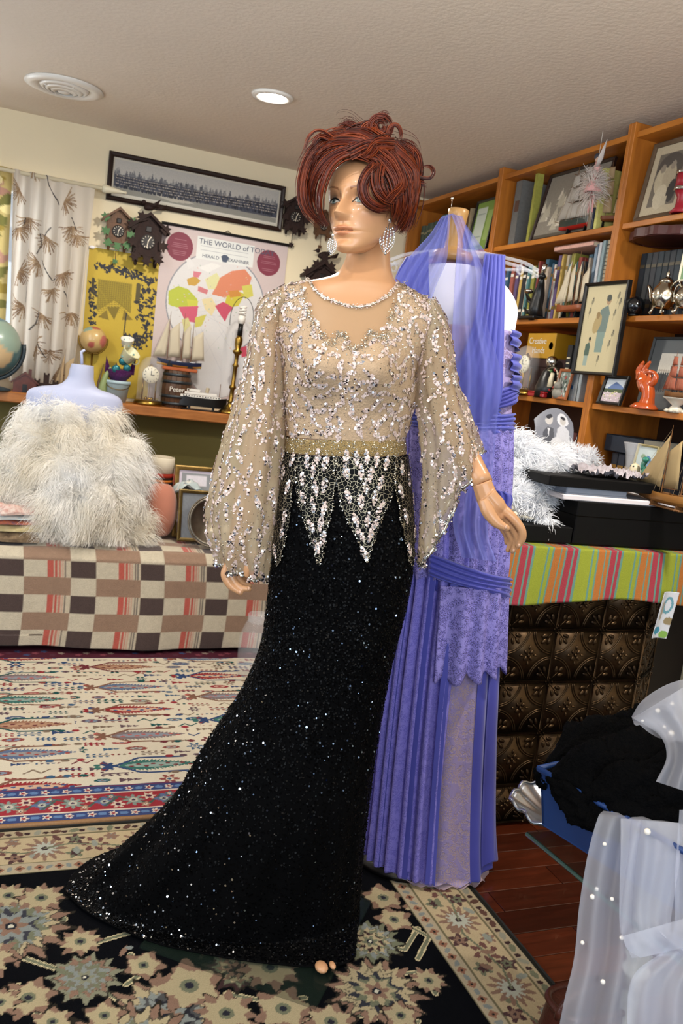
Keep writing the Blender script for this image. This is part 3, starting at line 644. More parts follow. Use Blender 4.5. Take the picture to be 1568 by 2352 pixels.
MB().tube([(-.058*math.cos(a), -.012-.05*math.sin(a), .09-.03*math.sin(a)) for a in np.linspace(0, PI, 12)], .0018, 6).build('bail_handle', BRASS, bk)
ml = thing('glitter_ornament', on(268, 915, 4.31), 'purple glitter mermaid-tail ornament in the blue bucket', 'ornament'); ml.location.z += .095
PG = M('purple_glitter', '#6d2a78', .25, .5, noise=(300, .8), bump=(400, .8)); TEAL = M('teal_glitter', '#2f7f8a', .3, .4, noise=(300, .6))
MB().lathe([(.03, 0), (.056, .03), (.066, .055), (.045, .062), (0, .05)], n=20).build('body', PG, ml, True)
for a, hgt in ((-1.2, .075), (-.3, .05), (.5, .06), (1.3, .105), (2.6, .07)): MB().prism([(-.016, 0), (.016, 0), (.006, hgt*.6), (.0, hgt), (-.008, hgt*.5)], .008, (.055*math.sin(a), -.03*math.cos(a), .04), (1, 0, 0), (.2*math.sin(a), 0, 1)).build('fin', PG, ml)
for x, y, z, r, mt in ((-.02, -.05, .06, .02, TEAL), (.03, -.045, .07, .018, TEAL), (.01, -.04, .10, .02, TEAL)): MB().ell((x, y, z), (r, r*.6, r)).build('scale', mt, ml, True)
def cup(loc, r, h, tilt, m1, label):
    t = thing('teacup', loc, label, 'cup', rot=tilt)
    MB().lathe([(r*.55, 0), (r*.7, h*.1), (r*.98, h*.9), (r*1.05, h), (r*.98, h), (r*.6, h*.15), (0, h*.1)], n=28).build('bowl', m1, t, True)
    MB().tube([(r*.8+r*.55*math.sin(a), 0, h*.5+h*.32*math.cos(a)) for a in np.linspace(0, PI, 10)], r*.08, 6).build('handle', m1, t, True)
    for k in range(7): MB().ell((r*.82*math.cos(k), r*.82*math.sin(k), h*(.35+.3*(k % 2))), (r*.14, r*.14, r*.1), 6, 5).build('flower', [M('cup_green', '#9db37e', .4), M('cup_teal', '#6f9aa0', .4), M('cup_rose', '#c49a90', .4)][k % 3], t, True)
q = on(280, 915, 4.31); cup((q[0]-.005, q[1]-.02, LZ+.2), .042, .06, (.5, .55, 0), M('cup_cream', '#d9d6b0', .35), 'cream flowered teacup tipped above the blue bucket')
cup((q[0], q[1]-.01, LZ+.265), .03, .04, (.2, -.4, 1), M('cup_white', '#dcd9cf', .35), 'small white teacup balanced on the cream teacup')
sg = thing('green_swan_figure', (q[0]-.085, 4.30, LZ), 'slender dark feather and green scroll figurine beside the bucket', 'figurine')
MB().tube([(0, 0, 0), (-.01, 0, .06), (.0, -.01, .12), (.02, -.01, .155), (.035, -.01, .14)], [.02, .022, .012, .01, .006], 8).build('scroll_neck', M('olive_green_glaze', '#8b9a66', .4), sg, True)
MB().tube([(-.03, .01, 0), (-.03, .01, .08), (-.012, .01, .17)], [.012, .016, .002], 8, flat=.4).build('feather_blade', M('brown_feather', '#5a4636', .7), sg, True)
dome_clock(on(340, 925, 4.31), .062, .235, 'brass anniversary clock under glass dome on the wall ledge')
br = thing('wooden_barrel', on(400, 928, 4.35), 'small dark wooden barrel with white lettering', 'barrel'); BW = M('barrel_stave', '#5a3d28', .5, noise=(25, .4), stretch=(6, 6, .8)); HOOP = M('barrel_hoop', '#3e4347', .45, .7)
nst = 18
for k in range(nst):
    b = MB(); a0, a1 = 2*PI*(k+.03)/nst, 2*PI*(k+.97)/nst; P = [(.062, 0), (.074, .05), (.078, .09), (.074, .13), (.062, .18)]
    b.grid(np.array([[(r*math.cos(a), r*math.sin(a), z) for a in (a1, a0)] for r, z in P])); b.grid(np.array([[((r-.006)*math.cos(a), (r-.006)*math.sin(a), z) for a in (a0, a1)] for r, z in P])); b.build('stave', BW, br)
for z, r in ((.02, .0685), (.055, .0762), (.125, .0762), (.16, .0685)): MB().lathe([(r-.001, z-.007), (r+.001, z-.007), (r+.001, z+.007), (r-.001, z+.007)], n=32).build('hoop', HOOP, br, True)
MB().lathe([(0, .172), (.06, .172)], n=24).build('lid', BW, br); text_mesh('lettering', 'Peter P', .034, (-.045, -.0785, .08), (1, 0, 0), (0, 0, 1), M('white_lettering', '#d9d4c8', .6), br)
q = at(413, 832, Y=4.33); bx_ = thing('ship_stand', (q[0], 4.33, LZ+.18), 'orange wooden ship stand on the barrel', 'stand'); MB().box((0, 0, .008), (.17, .06, .016), b=.003).build('plank_top', M('orange_stand', '#a8552a', .5), bx_)
for s in (-.05, .05): MB().prism([(-.014, 0), (.014, 0), (.006, .03), (-.006, .03)], .03, (s, .015, .016), (1, 0, 0), (0, 0, 1)).build('chock', BLACK, bx_)
YH = M('yellow_hull_paint', '#b98f3e', .4); NB = M('navy_hull_paint', '#1d2440', .35)
ship((q[0], 4.33, LZ+.196), .215, .235, NB, YH, 'sailing ship with navy and yellow hull and cream sails on the barrel', sails='schooner', masts=(-.3, 0.02, .24), standh=.0, deck=M('white_deck', '#c9cad0', .5))
ol = thing('ocean_liner_model', on(462, 935, 4.29), 'black and white steamship model on small stand', 'ship model')
xs = np.linspace(-.5, .5, 13)*.25; b = MB(); b.grid(np.array([[(x, -.022*(1-abs(x/.125)**4)-.001, z+.012*(x/.125)**2*(z > .03)) for z in (.06, .02)] for x in xs])); b.grid(np.array([[(x, s*(.022*(1-abs(x/.125)**4)+.001), .06+.012*(x/.125)**2) for s in (1, -1)] for x in xs])); b.grid(np.array([[(x, .022*(1-abs(x/.125)**4)+.001, z+.012*(x/.125)**2*(z > .03)) for z in (.02, .06)] for x in xs])); b.build('hull', BLACK, ol, True)
for i, (l, z) in enumerate(((.2, .068), (.16, .082), (.05, .096))): MB().box((-.01-.03*(i == 2), 0, z), (l, .03-.004*i, .012), b=.001).build('deck_house', WHITE_M, ol)
for i in range(14): MB().box((-.095+i*.0135, -.0152, .069), (.006, .001, .005)).build('porthole', BLACK, ol)
MB().cyl((.02, 0, .09), (.025, 0, .115), .009, n=10).build('funnel', M('buff_funnel', '#b7a88c', .5), ol); MB().cyl((-.085, 0, .07), (-.085, 0, .14), .0015, n=5).build('mast', MASTW, ol); MB().cyl((.085, 0, .07), (.085, 0, .14), .0015, n=5).build('mast', MASTW, ol)
for s in (-.06, .06): MB().cyl((s, 0, 0), (s, 0, .022), .006, n=8).build('peg', BLACK, ol)
MB().box((0, 0, .003), (.2, .05, .006), b=.002).build('plinth', BLACK, ol)
# brass candlestick lamp
q = on(527, 940, 4.29); lp = thing('candlestick_lamp', q, 'tall brass candlestick lamp with bare spiral bulb and wire harp', 'lamp', rot=(0, .03, 0))
MB().lathe([(.055, 0), (.056, .008), (.05, .014), (.03, .024), (.018, .04), (.013, .055), (.02, .062), (.012, .07), (.011, .12), (.018, .128), (.018, .136), (.011, .145), (.010, .23), (.017, .24), (.010, .25), (.010, .29), (.021, .302), (.026, .31), (.012, .32), (.018, .345), (.019, .37), (.01, .39), (0, .39)], n=28).build('column', BRASS, lp, True)
MB().cyl((0, 0, .388), (0, 0, .445), .013, .012, 14).build('socket', BLACK, lp, True); MB().lathe([(.016, 0), (.019, .03), (.014, .04), (0, .04)], (0, 0, .445), 16).build('bulb_base', WHITE_M, lp, True)
a = np.linspace(0, 3.2*2*PI, 70); MB().tube(np.stack([.015*np.cos(a), .015*np.sin(a), .487+.045*np.linspace(0, 1, 70)], 1), .0048, 6).build('spiral_bulb', M('bulb_glass', '#eeeae2', .3), lp, True)
a = np.linspace(-.35, PI+.35, 30); MB().tube(np.stack([.058*np.cos(a)*(1), 0*a, .47+np.where(np.sin(a) > 0, .105, .12)*np.sin(a)], 1), .0016, 6).build('harp', BLACK, lp)

# ================================================================ sofa under a checked blanket
HEMY = 3.57; SEATZ = at(300, 1262, Y=HEMY+.05)[2]
sf = thing('sofa', (-.1, 4.0, 0), 'low sofa against the olive wall under the checked blanket', 'sofa'); UPH = M('sofa_upholstery', '#5b4a3c', .9)
MB().box((0, -.03, SEATZ/2-.02), (3.0, .76, SEATZ-.09), b=.04).build('seat', UPH, sf); MB().box((0, .275, .36), (3.0, .18, .66), b=.05).build('backrest', UPH, sf)
for s in (-1.4, 1.4):
    for d in (-.33, .25): MB().cyl((s, d, 0), (s, d, .05), .025, n=10).build('leg', BLACK, sf)
# blanket: rows run hem -> seat front -> seat back -> backrest top -> behind
bw_, bh_ = 3.0, 1.5; CB = Cv(640, 300, bw_, bh_, '#c2b49c')
per = .276; zrow = .148; k3 = per/.335
x = (at(150, 1465, Y=HEMY)[0]+1.5) % per - per
while x < bw_+per:
    for seg, (x0, x1, kind) in enumerate(((0, .118*k3, 'd'), (.118*k3, .225*k3, 'c'), (.225*k3, .335*k3, 's'))):
        y = 0.0; r = 0
        while y < bh_:
            a0, a1 = x+x0, x+x1
            if kind == 'd': CB.rect(a0, y, a1, y+zrow*.5, '#4a3a36'); CB.rect(a0, y+zrow*.5, a1, y+zrow, '#c7bba4')
            elif kind == 'c': CB.rect(a0, y, a1, y+zrow*.5, '#c7bba4'); CB.rect(a0, y+zrow*.5, a1, y+zrow, '#957863')
            else:
                CB.rect(a0, y+zrow*.5, a1, y+zrow, '#957863')
                for s0, s1, cc in ((0, .03, '#b8584a'), (.036, .046, '#b8584a'), (.052, .06, '#c07a68'), (.066, .072, '#c49a84'), (.08, .086, '#6d5f58'), (.094, .099, '#57504e')): CB.rect(a0+s0*k3, y, a0+s1*k3, y+zrow*.5, cc)
            y += zrow
    x += per
CB.noise(.10); CB.noise(.08, 3)
v, u = np.meshgrid(np.linspace(0, bw_, 640), np.linspace(0, bh_, 300)); key = [(0, HEMY-.005, .035), (SEATZ-.06, HEMY-.01, SEATZ-.035), (SEATZ-.01, HEMY+.02, SEATZ-.002), (SEATZ+.05, HEMY+.08, SEATZ+.006), (SEATZ+.5, HEMY+.53, SEATZ+.006), (SEATZ+.56, HEMY+.56, SEATZ+.04), (SEATZ+.80, HEMY+.585, .69), (SEATZ+.86, HEMY+.63, .708), (SEATZ+1.0, HEMY+.76, .708), (1.5, HEMY+.78, .66)]
ks = np.array(key); Yb = np.interp(u, ks[:, 0], ks[:, 1]); Zb = np.interp(u, ks[:, 0], ks[:, 2])
sk = np.clip(1-u/(SEATZ-.03), 0, 1); fold = sk*(.014*np.sin(v*9+1.2*np.sin(v*2.1))+.006*np.sin(v*23)); dip = .03*np.exp(-((v-1.42)/.035)**2)*np.clip(sk*1.4+.25*(u < SEATZ+.15), 0, 1)
G = np.stack([-1.5+v+.008*np.sin(u*9), Yb+fold*1.0-sk*.022+dip, Zb+.012*np.sin(v*3.1+1)*sk*0+.006*np.sin(v*5)*(u < .05)+.003*np.sin(v*13+u*9)*(u > SEATZ)], -1)
bl = thing('checked_blanket', (0, 0, 0), 'brown and cream checked wool blanket with red stripes draped over the sofa', 'blanket')
CB.sheet('cloth', G, M('wool_check', rough=.95, vcol='Col', bump=(250, .4), sheen=.2), bl, solid=.004)

# ---------------- white bust form under ostrich feathers
q = at(182, 960, Y=3.88); bz = SEATZ+.012
bf = thing('bust_form', (q[0], 3.88, bz), 'white plastic female bust form with hanging hook', 'bust form'); WPL = M('white_form_plastic', '#b4bad6', .5)
s = 4.1/2002
def fz(py): return at(182, py, Y=3.88)[2]-bz
R_ = []
for py, cx, hw, dp in ((838, 190, 22, .045), (850, 188, 24, .048), (872, 185, 27, .05), (888, 180, 40, .055), (896, 176, 72, .062), (905, 174, 90, .07), (920, 173, 96, .075), (945, 172, 93, .08), (990, 172, 80, .09), (1060, 172, 62, .08), (1140, 170, 64, .085), (1250, 168, 70, .09)):
    c = at(cx, py, Y=3.88); R_.append([(c[0]-q[0]+hw*s*math.cos(a), dp*math.sin(a), c[2]-bz) for a in np.linspace(0, 2*PI, 33)[:-1]])
RG = crom(np.array(R_), 60); RG[:, :, 2] = np.maximum(RG[:, :, 2], 0)
MB().grid(RG, True).add(RG[0], [tuple(range(32))]).build('torso', WPL, bf, True)
c = at(188, 836, Y=3.88); MB().tube([(c[0]-q[0], 0, c[2]-bz), (c[0]-q[0]-.003, 0, c[2]-bz+.03), (c[0]-q[0]-.006, 0, c[2]-bz+.05), (c[0]-q[0]+.008, 0, c[2]-bz+.06)], .006, 8).build('hook', WPL, bf, True)
# ostrich feathers: short curling barbs over a lumpy mantle
def plumes(core, n, lmin, lmax, r, droop=.5, seed=1, seg=5, wild=.5, w0=.0011):
    """core = list of (centre, radii); thin barbs growing out of the blobs and curling down"""
    g = np.random.default_rng(seed); vol = np.array([max(a[1])**2 for a in core]); k = g.choice(len(core), n, p=vol/vol.sum())
    C0 = np.array([c for c, _ in core])[k]; R0 = np.array([q for _, q in core])[k]; d = g.normal(size=(n, 3)); d /= np.linalg.norm(d, axis=1)[:, None]; d[:, 1] = np.where(d[:, 1] > .5, -d[:, 1], d[:, 1])
    P = C0+d*R0; cl = np.floor(P*14); ph = np.sin(cl[:, 0]*12.9+cl[:, 1]*78.2+cl[:, 2]*37.7)*43758.5; ph = ph-np.floor(ph)
    tan = np.stack([np.cos(ph*2*PI), -.3+0*ph, np.sin(ph*2*PI)], 1)
    dirv = d*.55+tan*.6+g.normal(0, wild*.35, (n, 3)); dirv /= np.linalg.norm(dirv, axis=1)[:, None]; L = g.uniform(lmin, lmax, n); side = g.normal(size=(n, 3)); side -= dirv*(side*dirv).sum(1)[:, None]; side /= np.linalg.norm(side, axis=1)[:, None]
    V = []; w = np.linspace(1, .15, seg)*r
    for i in range(seg):
        t = i/(seg-1); q = P+dirv*(L*t)[:, None]+np.array([0, -.15, -1])*(droop*L*t*t)[:, None]+side*(L*.25*np.sin(t*2.2))[:, None]
        V.append(q-side*w[i]); V.append(q+side*w[i])
    V = np.stack(V, 1); F = np.array([[2*i, 2*i+1, 2*i+3, 2*i+2] for i in range(seg-1)]); F = (np.arange(n)[:, None, None]*(2*seg)+F[None]).reshape(-1, 4)
    return V.reshape(-1, 3), F
OST = M('ostrich_white', '#ffffff', .85, transl=.3, noise=(5, .06), col2='#f6efe0')
def FQ(px, py, Y, r): p = at(px, py, Y=Y); return (p-np.array([q[0], 0, bz]), r)
def FQ2(px, py, Y, r, ry=None): p = at(px, py, Y=Y); return ((p[0], p[1], p[2]), (r, ry or r*.75, r))
blobs = [FQ2(*a) for a in ((110, 945, 3.86, .075), (60, 960, 3.88, .05), (150, 960, 3.80, .07), (220, 965, 3.83, .06), (262, 958, 3.86, .042), (80, 1010, 3.82, .09), (160, 1020, 3.78, .10), (230, 1020, 3.80, .085), (60, 1080, 3.80, .11), (150, 1090, 3.74, .13), (240, 1080, 3.76, .12), (295, 1035, 3.80, .07), (312, 1085, 3.78, .06), (20, 1060, 3.84, .07), (40, 1150, 3.78, .10), (130, 1160, 3.70, .12), (220, 1160, 3.70, .12), (292, 1160, 3.73, .08), (325, 1190, 3.75, .05), (110, 1205, 3.68, .07), (180, 1215, 3.66, .075), (260, 1225, 3.67, .06), (320, 1228, 3.70, .045), (20, 1120, 3.80, .08), (-30, 1090, 3.84, .08))]
fc = thing('ostrich_feather_cape', (q[0], 3.75, bz), 'fluffy white ostrich feather cape piled over the bust form', 'cape')
off = np.array([q[0], 3.75, bz]); b = MB()
for c, r in blobs: b.ell(np.array(c)-off, np.array(r)*.86, 14, 10)
b.build('plume_base', OST, fc, True)
V, F = plumes(blobs, 42000, .03, .075, .0011, .55, 3); V -= off; V[:, 2] = np.maximum(V[:, 2], .002)
link('plume', mesh_np(V, F), OST, fc, kind='stuff')
# ---------------- things beside the cape
SY_ = 3.68
def flat_fabric(loc, w, d, h, col, label, rz=0.0, n=1, nm='folded_fabric', bumpy=.006):
    t = thing(nm, loc, label, 'fabric', rz)
    NN = 26; U, Vv = np.meshgrid(np.linspace(-1, 1, NN), np.linspace(-1, 1, NN)); e = np.clip(1.25-np.maximum(abs(U), abs(Vv))**6*1.25, 0, 1)
    Zt_ = h*(.35+.65*e)+bumpy*np.sin(U*5+Vv*3)+bumpy*.6*np.sin(Vv*9-U*4); G = np.stack([U*w/2*(1+.03*np.sin(Vv*4)), Vv*d/2*(1+.03*np.sin(U*5)), Zt_], -1); G2 = G.copy(); G2[..., 2] = 0.001
    o = MB().grid(G).grid(G2[::-1]).grid(np.stack([G2[0], G[0]])[:, ::1]).grid(np.stack([G[-1], G2[-1]])).grid(np.stack([G[:, 0], G2[:, 0]])).grid(np.stack([G2[:, -1], G[:, -1]])).build('folded_cloth', col, t, True); return t
zz = SEATZ+.012; Lq = at(35, 1200, Y=3.70)
for k, (c, hh, lab) in enumerate((('#8a7458', .045, 'tan folded cloth at the bottom of the fabric stack beside the feather cape'), ('#c9b98e', .03, 'cream folded cloth in the fabric stack beside the feather cape'), ('#7c5a6e', .022, 'purple striped folded cloth in the stack beside the feather cape'), ('#b9cbd0', .022, 'pale blue folded cloth in the stack beside the feather cape'), ('#d8cdc4', .03, 'white rose-print folded cloth topping the stack beside the feather cape'))):
    flat_fabric((Lq[0]-.05+.012*k, 3.70, zz), .28-.02*k, .2, hh, M('folded_cloth_%d' % k, c, .9, noise=(60, .4), col2=('#5d4b38', '#b8a878', '#c46a3a', '#d9d4cc', '#b98a80')[k]), lab, rz=.1*k); zz += hh*.93
# rolled blanket, pillow, frames, tray, scarf
zs = SEATZ+.014
rbp = at(372, 1062, Y=3.98); rb = thing('rolled_blanket', (rbp[0], 3.97, zs), 'rolled cream blanket with red, orange and black bands standing on the sofa', 'blanket roll')
rz_ = rbp[2]-zs
for z0, z1, c in ((0, .62, '#cfc4b0'), (.62, .70, '#9c2f1e'), (.70, .73, '#2a1512'), (.73, .77, '#c9762a'), (.77, .80, '#2a1512'), (.80, .86, '#a5321f'), (.86, 1.08, '#d6ccb8'), ):
    MB().lathe([(.052, z0*rz_), (.055, z0*rz_+.002), (.055, z1*rz_-.002), (.052, z1*rz_)], n=24).build('band', M('roll_'+c[1:], c, .95), rb, True)
MB().tube([(r*math.cos(a), r*math.sin(a), 1.085*rz_) for a, r in zip(np.linspace(0, 5*2*PI, 90), np.linspace(.006, .05, 90))], .003, 5).build('spiral_edge', M('roll_edge', '#bdb29e', .95), rb)
pw = at(378, 1165, Y=3.86); pl = thing('peach_pillow', (pw[0]-.02, 3.86, zs), 'peach coloured round pillow between feather cape and gold frames', 'pillow')
hp = at(378, 1112, Y=3.86)[2]-zs
G = np.array([[(.075*math.cos(a)*math.cos(p)**.6, .07*math.sin(a)*math.cos(p)**.6, hp/2*(1+math.sin(p))+.003*math.sin(5*a)) for a in np.linspace(0, 2*PI, 28)[:-1]] for p in np.linspace(PI/2-.01, -PI/2+.01, 18)])
MB().grid(G, True).build('cushion', M('peach_velvet', '#c9826a', .8, sheen=.4, noise=(12, .15)), pl, True)
gp = Cv(30, 40, .3, .4, '#8d9094'); gp.rect(.05, .02, .25, .09, '#d9d4dc'); gp.noise(.1)
gp2 = Cv(30, 30, .3, .3, '#7b7f85'); gp2.noise(.15)
tl = np.array([0, .22, .975]); tl /= np.linalg.norm(tl)
a0 = at(393, 1265, Y=3.83); picture('gilt_framed_picture', (a0[0], 3.86, zs), (1, 0, 0), tl, .20, .325, .02, .018, gp, FR_GOLD, 'wide gilt picture frame standing on the sofa', 'frame', group='gilt frames on the sofa', mat_w=.012, mat_m=M('lavender_mat', '#cfc6d6', .8))
a0 = at(402, 1270, Y=3.77); picture('gilt_framed_picture', (a0[0], 3.77, zs), (1, 0, 0), tl, .17, .23, .016, .016, gp2, M('dark_gilt', '#7a6438', .4, .6, noise=(40, .4)), 'smaller dull gilt frame leaning in front of the wide gilt frame', 'frame')
tp = at(494, 1215, Y=3.63); rt_ = .113; ty = thing('round_silver_tray', (tp[0], 3.66, zs), 'round tarnished silver tray with beaded rim leaning on the gilt frames', 'tray', rot=(-.22, 0, 0))
TARN = M('tarnished_silver', '#a79f90', .28, .9, noise=(18, .45), col2='#6e665a')
MB().lathe([(0, .004), (rt_*.78, .004), (rt_*.84, .012), (rt_*.98, .016), (rt_, .008), (rt_*.98, 0), (0, 0)], (0, 0, rt_+.002), 44, (0, -1, 0)).build('dish', TARN, ty, True)
MB().tube([(rt_*.985*math.cos(a), -.014, rt_+.002+rt_*.985*math.sin(a)) for a in np.linspace(0, 2*PI, 61)], .004, 6).build('rim', TARN, ty, True)
sp = at(432, 1108, Y=3.90); sc = thing('printed_scarf', (sp[0], 3.89, sp[2]-.03), 'crumpled paisley scarf lying over the top of the gilt frame', 'scarf')
g = np.random.default_rng(4); U, Vv = np.meshgrid(np.linspace(-1, 1, 30), np.linspace(-1, 1, 24)); Zc = .035*np.exp(-(U**2+Vv**2))+.008*np.sin(U*7+Vv*4)+.006*np.sin(Vv*11)-.03*np.abs(U)**3; cvS = Cv(30, 24, .3, .24, '#a9b4b4')
for i in range(40): cvS.ell(g.uniform(0, .3), g.uniform(0, .24), g.uniform(.008, .03), .008, random.choice(('#b98a7a', '#6d8594', '#d5cfc4', '#8b9a8a', '#54606e')), g.uniform(0, 3))
cvS.sheet('cloth', np.stack([U*.075, Vv*.04, Zc], -1), M('scarf_silk', rough=.6, vcol='Col'), sc, solid=.002)
nv = at(467, 1105, Y=3.95); nb_ = thing('navy_bag', (nv[0], 4.0, zs), 'dark navy cloth bag behind the silver tray', 'bag')
b = MB(); hN = at(467, 1085, Y=4.0)[2]-zs
b.grid(np.array([[(.10*math.cos(a)*(1-.25*(z/hN)**2), .06*math.sin(a)*(1-.4*(z/hN)**3), z) for a in np.linspace(0, 2*PI, 25)[:-1]] for z in np.linspace(hN, 0, 10)]), True); b.add([b.v[i] for i in range(24)], [tuple(range(24))]); b.build('bag_body', M('navy_cloth', '#1a1c2a', .85), nb_, True)
MB().tube([(-.05, -.05, hN*.9), (-.03, -.06, hN*1.08), (.03, -.06, hN*1.08), (.05, -.05, hN*.9)], .006, 6).build('strap', M('navy_cloth', '#1a1c2a', .85), nb_, True)
# clear plastic jar on the rug by the sofa
jp = at(588, 1520, Z=0.01); jr = thing('clear_plastic_jar', (at(582, 1548, Z=.01)[0], at(582, 1548, Z=.01)[1], .012), 'large clear ribbed plastic jar standing on the ivory rug', 'jar')
CLP = M('thin_clear_plastic', '#eef0f5', .06, sheer=.86, spec=.8); r = .075
MB().lathe([(0, .002), (r*.9, 0), (r, .012), (r, .05), (r*.93, .06), (r, .07), (r, .15), (r*.94, .17), (r*.72, .215), (r*.62, .225)], n=32).build('body', CLP, jr, True)
MB().lathe([(r*.63, .222), (r*.66, .226), (r*.66, .25), (r*.63, .254), (r*.63, .222)], n=32).build('neck_ring', CLP, jr, True)
# ================================================================ rugs
def fl_(px, py): p = at(px, py, Z=.012); return p[0], p[1]
def rug(name, x0, x1, y0, y1, cv, label, binding=None, th=.011, z0=0.0, edge='#8a6a48'):
    t = thing(name, ((x0+x1)/2, (y0+y1)/2, z0), label, 'rug'); cx, cy = (x0+x1)/2, (y0+y1)/2
    wob = .0016*np.sin(cv.x*37)*np.sin(cv.y*41)
    G = np.stack([cv.x-(x1-x0)/2, cv.y-(y1-y0)/2, th+wob*.4], -1)
    cv.sheet('pile', G, M('rug_wool', rough=.95, vcol='Col', bump=(900, .35), noise=(500, .18), spec=.05), t)
    w, h = (x1-x0), (y1-y0); MB().box((0, 0, th/2-.001), (w, h, th-.002)).build('backing', M('rug_backing', '#5d4a38', .95), t)
    r = th*.55; e = M('rug_binding_'+edge[1:], edge, .9, noise=(200, .2))
    for s in (-1, 1): MB().tube([(-w/2, s*h/2, r), (w/2, s*h/2, r)], r, 8).build('binding', e, t, True); MB().tube([(s*w/2, -h/2, r), (s*w/2, h/2, r)], r, 8).build('binding', e, t, True)
    return t
# ---- ivory rug with rows of cypress trees
RX0, RX1, RY0, RY1 = -.75, 1.22, 2.215, 3.86
c = Cv(600, 500, RX1-RX0, RY1-RY0, '#d3c8b2')
g = random.Random(5); RW, RH_ = RX1-RX0, RY1-RY0
INKS = ('#6b2f36', '#34466b', '#24514f', '#8a4a44', '#5f4a52', '#7c6a5a', '#3d5b78', '#8f3038')
def spray(x, y, s, k):
    col = g.choice(INKS); c2 = g.choice(INKS)
    if k == 0:
        c.line([(x-s, y), (x+s, y)], .005, col)
        for i in range(4):
            for q in (-1, 1): c.ell(x-s+i*s*.6, y+q*s*.28, s*.2, s*.14, c2, q*.6)
    elif k == 1: c.rose(x, y, s*.6, 6, col); c.ell(x, y, s*.3, s*.3, '#d3c8b2'); c.ell(x, y, s*.16, s*.16, c2)
    elif k == 2:
        for i in range(3): c.poly([(x-s+i*s*.6, y-s*.4+i*.1*s), (x-s*.3+i*s*.6, y), (x-s+i*s*.6, y+s*.4-i*.1*s)], col)
    elif k == 3: c.line([(x-s, y-s*.3), (x-s*.3, y+s*.3), (x+s*.3, y-s*.3), (x+s, y+s*.3)], .006, col)
    elif k == 4: c.ell(x, y, s*.9, s*.38, col); c.ell(x, y, s*.55, s*.2, g.choice(('#9fa6a0', '#c49a8a', '#7f8fa0'))); c.ell(x, y, s*.2, s*.1, c2)
    else:
        for i in range(5): c.ell(x-s+i*s*.5, y+g.uniform(-.1, .1)*s, s*.14, s*.14, g.choice(INKS))
for i in range(-1, 26):
    for j in range(0, 44):
        x = .02+i*.092+(.05 if j % 2 else 0)+g.uniform(-.01, .01); y = .17+j*.043+g.uniform(-.006, .006); spray(x, y, g.uniform(.028, .042), g.choice((0, 0, 1, 2, 3, 4, 5)))
TREES = [(('#7d6f70', '#8a8f98', '#b5605a')), (('#8e3034', '#c7a58c', '#38507a')), (('#5c6b86', '#93908f', '#9a4a44')), (('#98705a', '#b08a70', '#6b3a3a')), (('#3d6b63', '#8fa39a', '#7a3a3c'))]
kk = 0
for i in range(-1, 8):
    for j in range(0, 8):
        bx, by = .06+i*.36, .20+j*.215+(.107 if i % 2 else 0); L = .25; o1, o2, o3 = TREES[(i*3+j) % 5]; kk += 1; bc = g.choice(('#6b2f36', '#34466b', '#24514f', '#7c5a4a'))
        c.rect(bx-.05, by-.045, bx+L+.0, by+.045, '#d3c8b2')
        n = 22; P = [(bx, by)]
        for q in (1, -1):
            row = []
            for k in range(n):
                t_ = (k+.5)/n; wd = .034*math.sin(PI*min(1, t_*1.02)**.55)**.9; row += [(bx+L*t_-L*.02, by+q*wd*.72), (bx+L*t_+L*.03, by+q*wd*1.15)]
            P += row if q == 1 else [(bx+L+.02, by)]+row[::-1]
        c.poly(P, o1); c.ell(bx+L*.42, by, L*.36, .014, o2)
        for k in range(9): c.ell(bx+L*(.14+k*.09), by+(.006 if k % 2 else -.006), .008, .005, o3)
        for q in (-1, 1):
            c.line([(bx-.015, by), (bx+.06, by+q*.048), (bx+.20, by+q*.050)], .010, bc)
            for k in range(3): c.ell(bx+.16+k*.045, by+q*.056, .013, .009, g.choice(INKS))
            c.ell(bx-.045, by+q*.018, .012, .012, o3); c.ell(bx-.065, by+q*.008, .010, .008, o1); c.line([(bx-.02, by), (bx-.045, by+q*.03)], .006, bc)
        c.rose(bx-.03, by, .02, 5, bc)
yA = [fl_(0, v)[1]-RY0 for v in (1893, 1876, 1835, 1818)]
c.rect(0, 0, RW, yA[3]+.004, '#3b4670'); c.rect(0, yA[1], RW, yA[2], '#93323a'); c.rect(0, 0, RW, yA[0], '#8d6a48')
for y in (yA[1], yA[2]): c.line([(0, y), (RW, y)], .006, '#cdbfae')
c.line([(0, yA[3]), (RW, yA[3])], .006, '#7a2c38')
for i in range(70):
    x = i*.0575; ym = (yA[0]+yA[1])/2; yn = (yA[2]+yA[3])/2
    for y in (ym, yn): c.rose(x, y, .010, 5, '#d3c3b2', .3); c.ell(x, y, .005, .005, '#8f3038'); c.ell(x+.028, y, .012, .008, '#5f7aa0')
yr = (yA[1]+yA[2])/2; hb_ = (yA[2]-yA[1])/2
for i in range(24):
    x = i*.165
    c.line([(x-.08, yr-hb_*.5), (x-.04, yr+hb_*.5), (x, yr), (x+.04, yr-hb_*.5), (x+.08, yr+hb_*.5)], .008, '#4a5a52')
    for dx, dy, r, n_, a, b2 in ((0, 0, .024, 8, '#7f8d84', '#b8b0a0'), (.045, hb_*.4, .016, 6, '#cbb8a4', '#5b2a3a'), (.085, 0, .022, 4, '#5b6a8a', '#a8a898'), (.12, -hb_*.4, .016, 6, '#cbb8a4', '#5b2a3a'), (.03, -hb_*.55, .012, 5, '#9c7a66', '#d0c0a8'), (.105, hb_*.55, .012, 5, '#4d6a70', '#c9b49c')):
        c.rose(x+dx, yr+dy, r, n_, a, .3); c.ell(x+dx, yr+dy, r*.5, r*.5, b2); c.ell(x+dx, yr+dy, r*.2, r*.2, '#3a2a44')
yb = fl_(0, 1511)[1]-RY0; c.rect(0, yb, RW, RH_, '#4f2430')
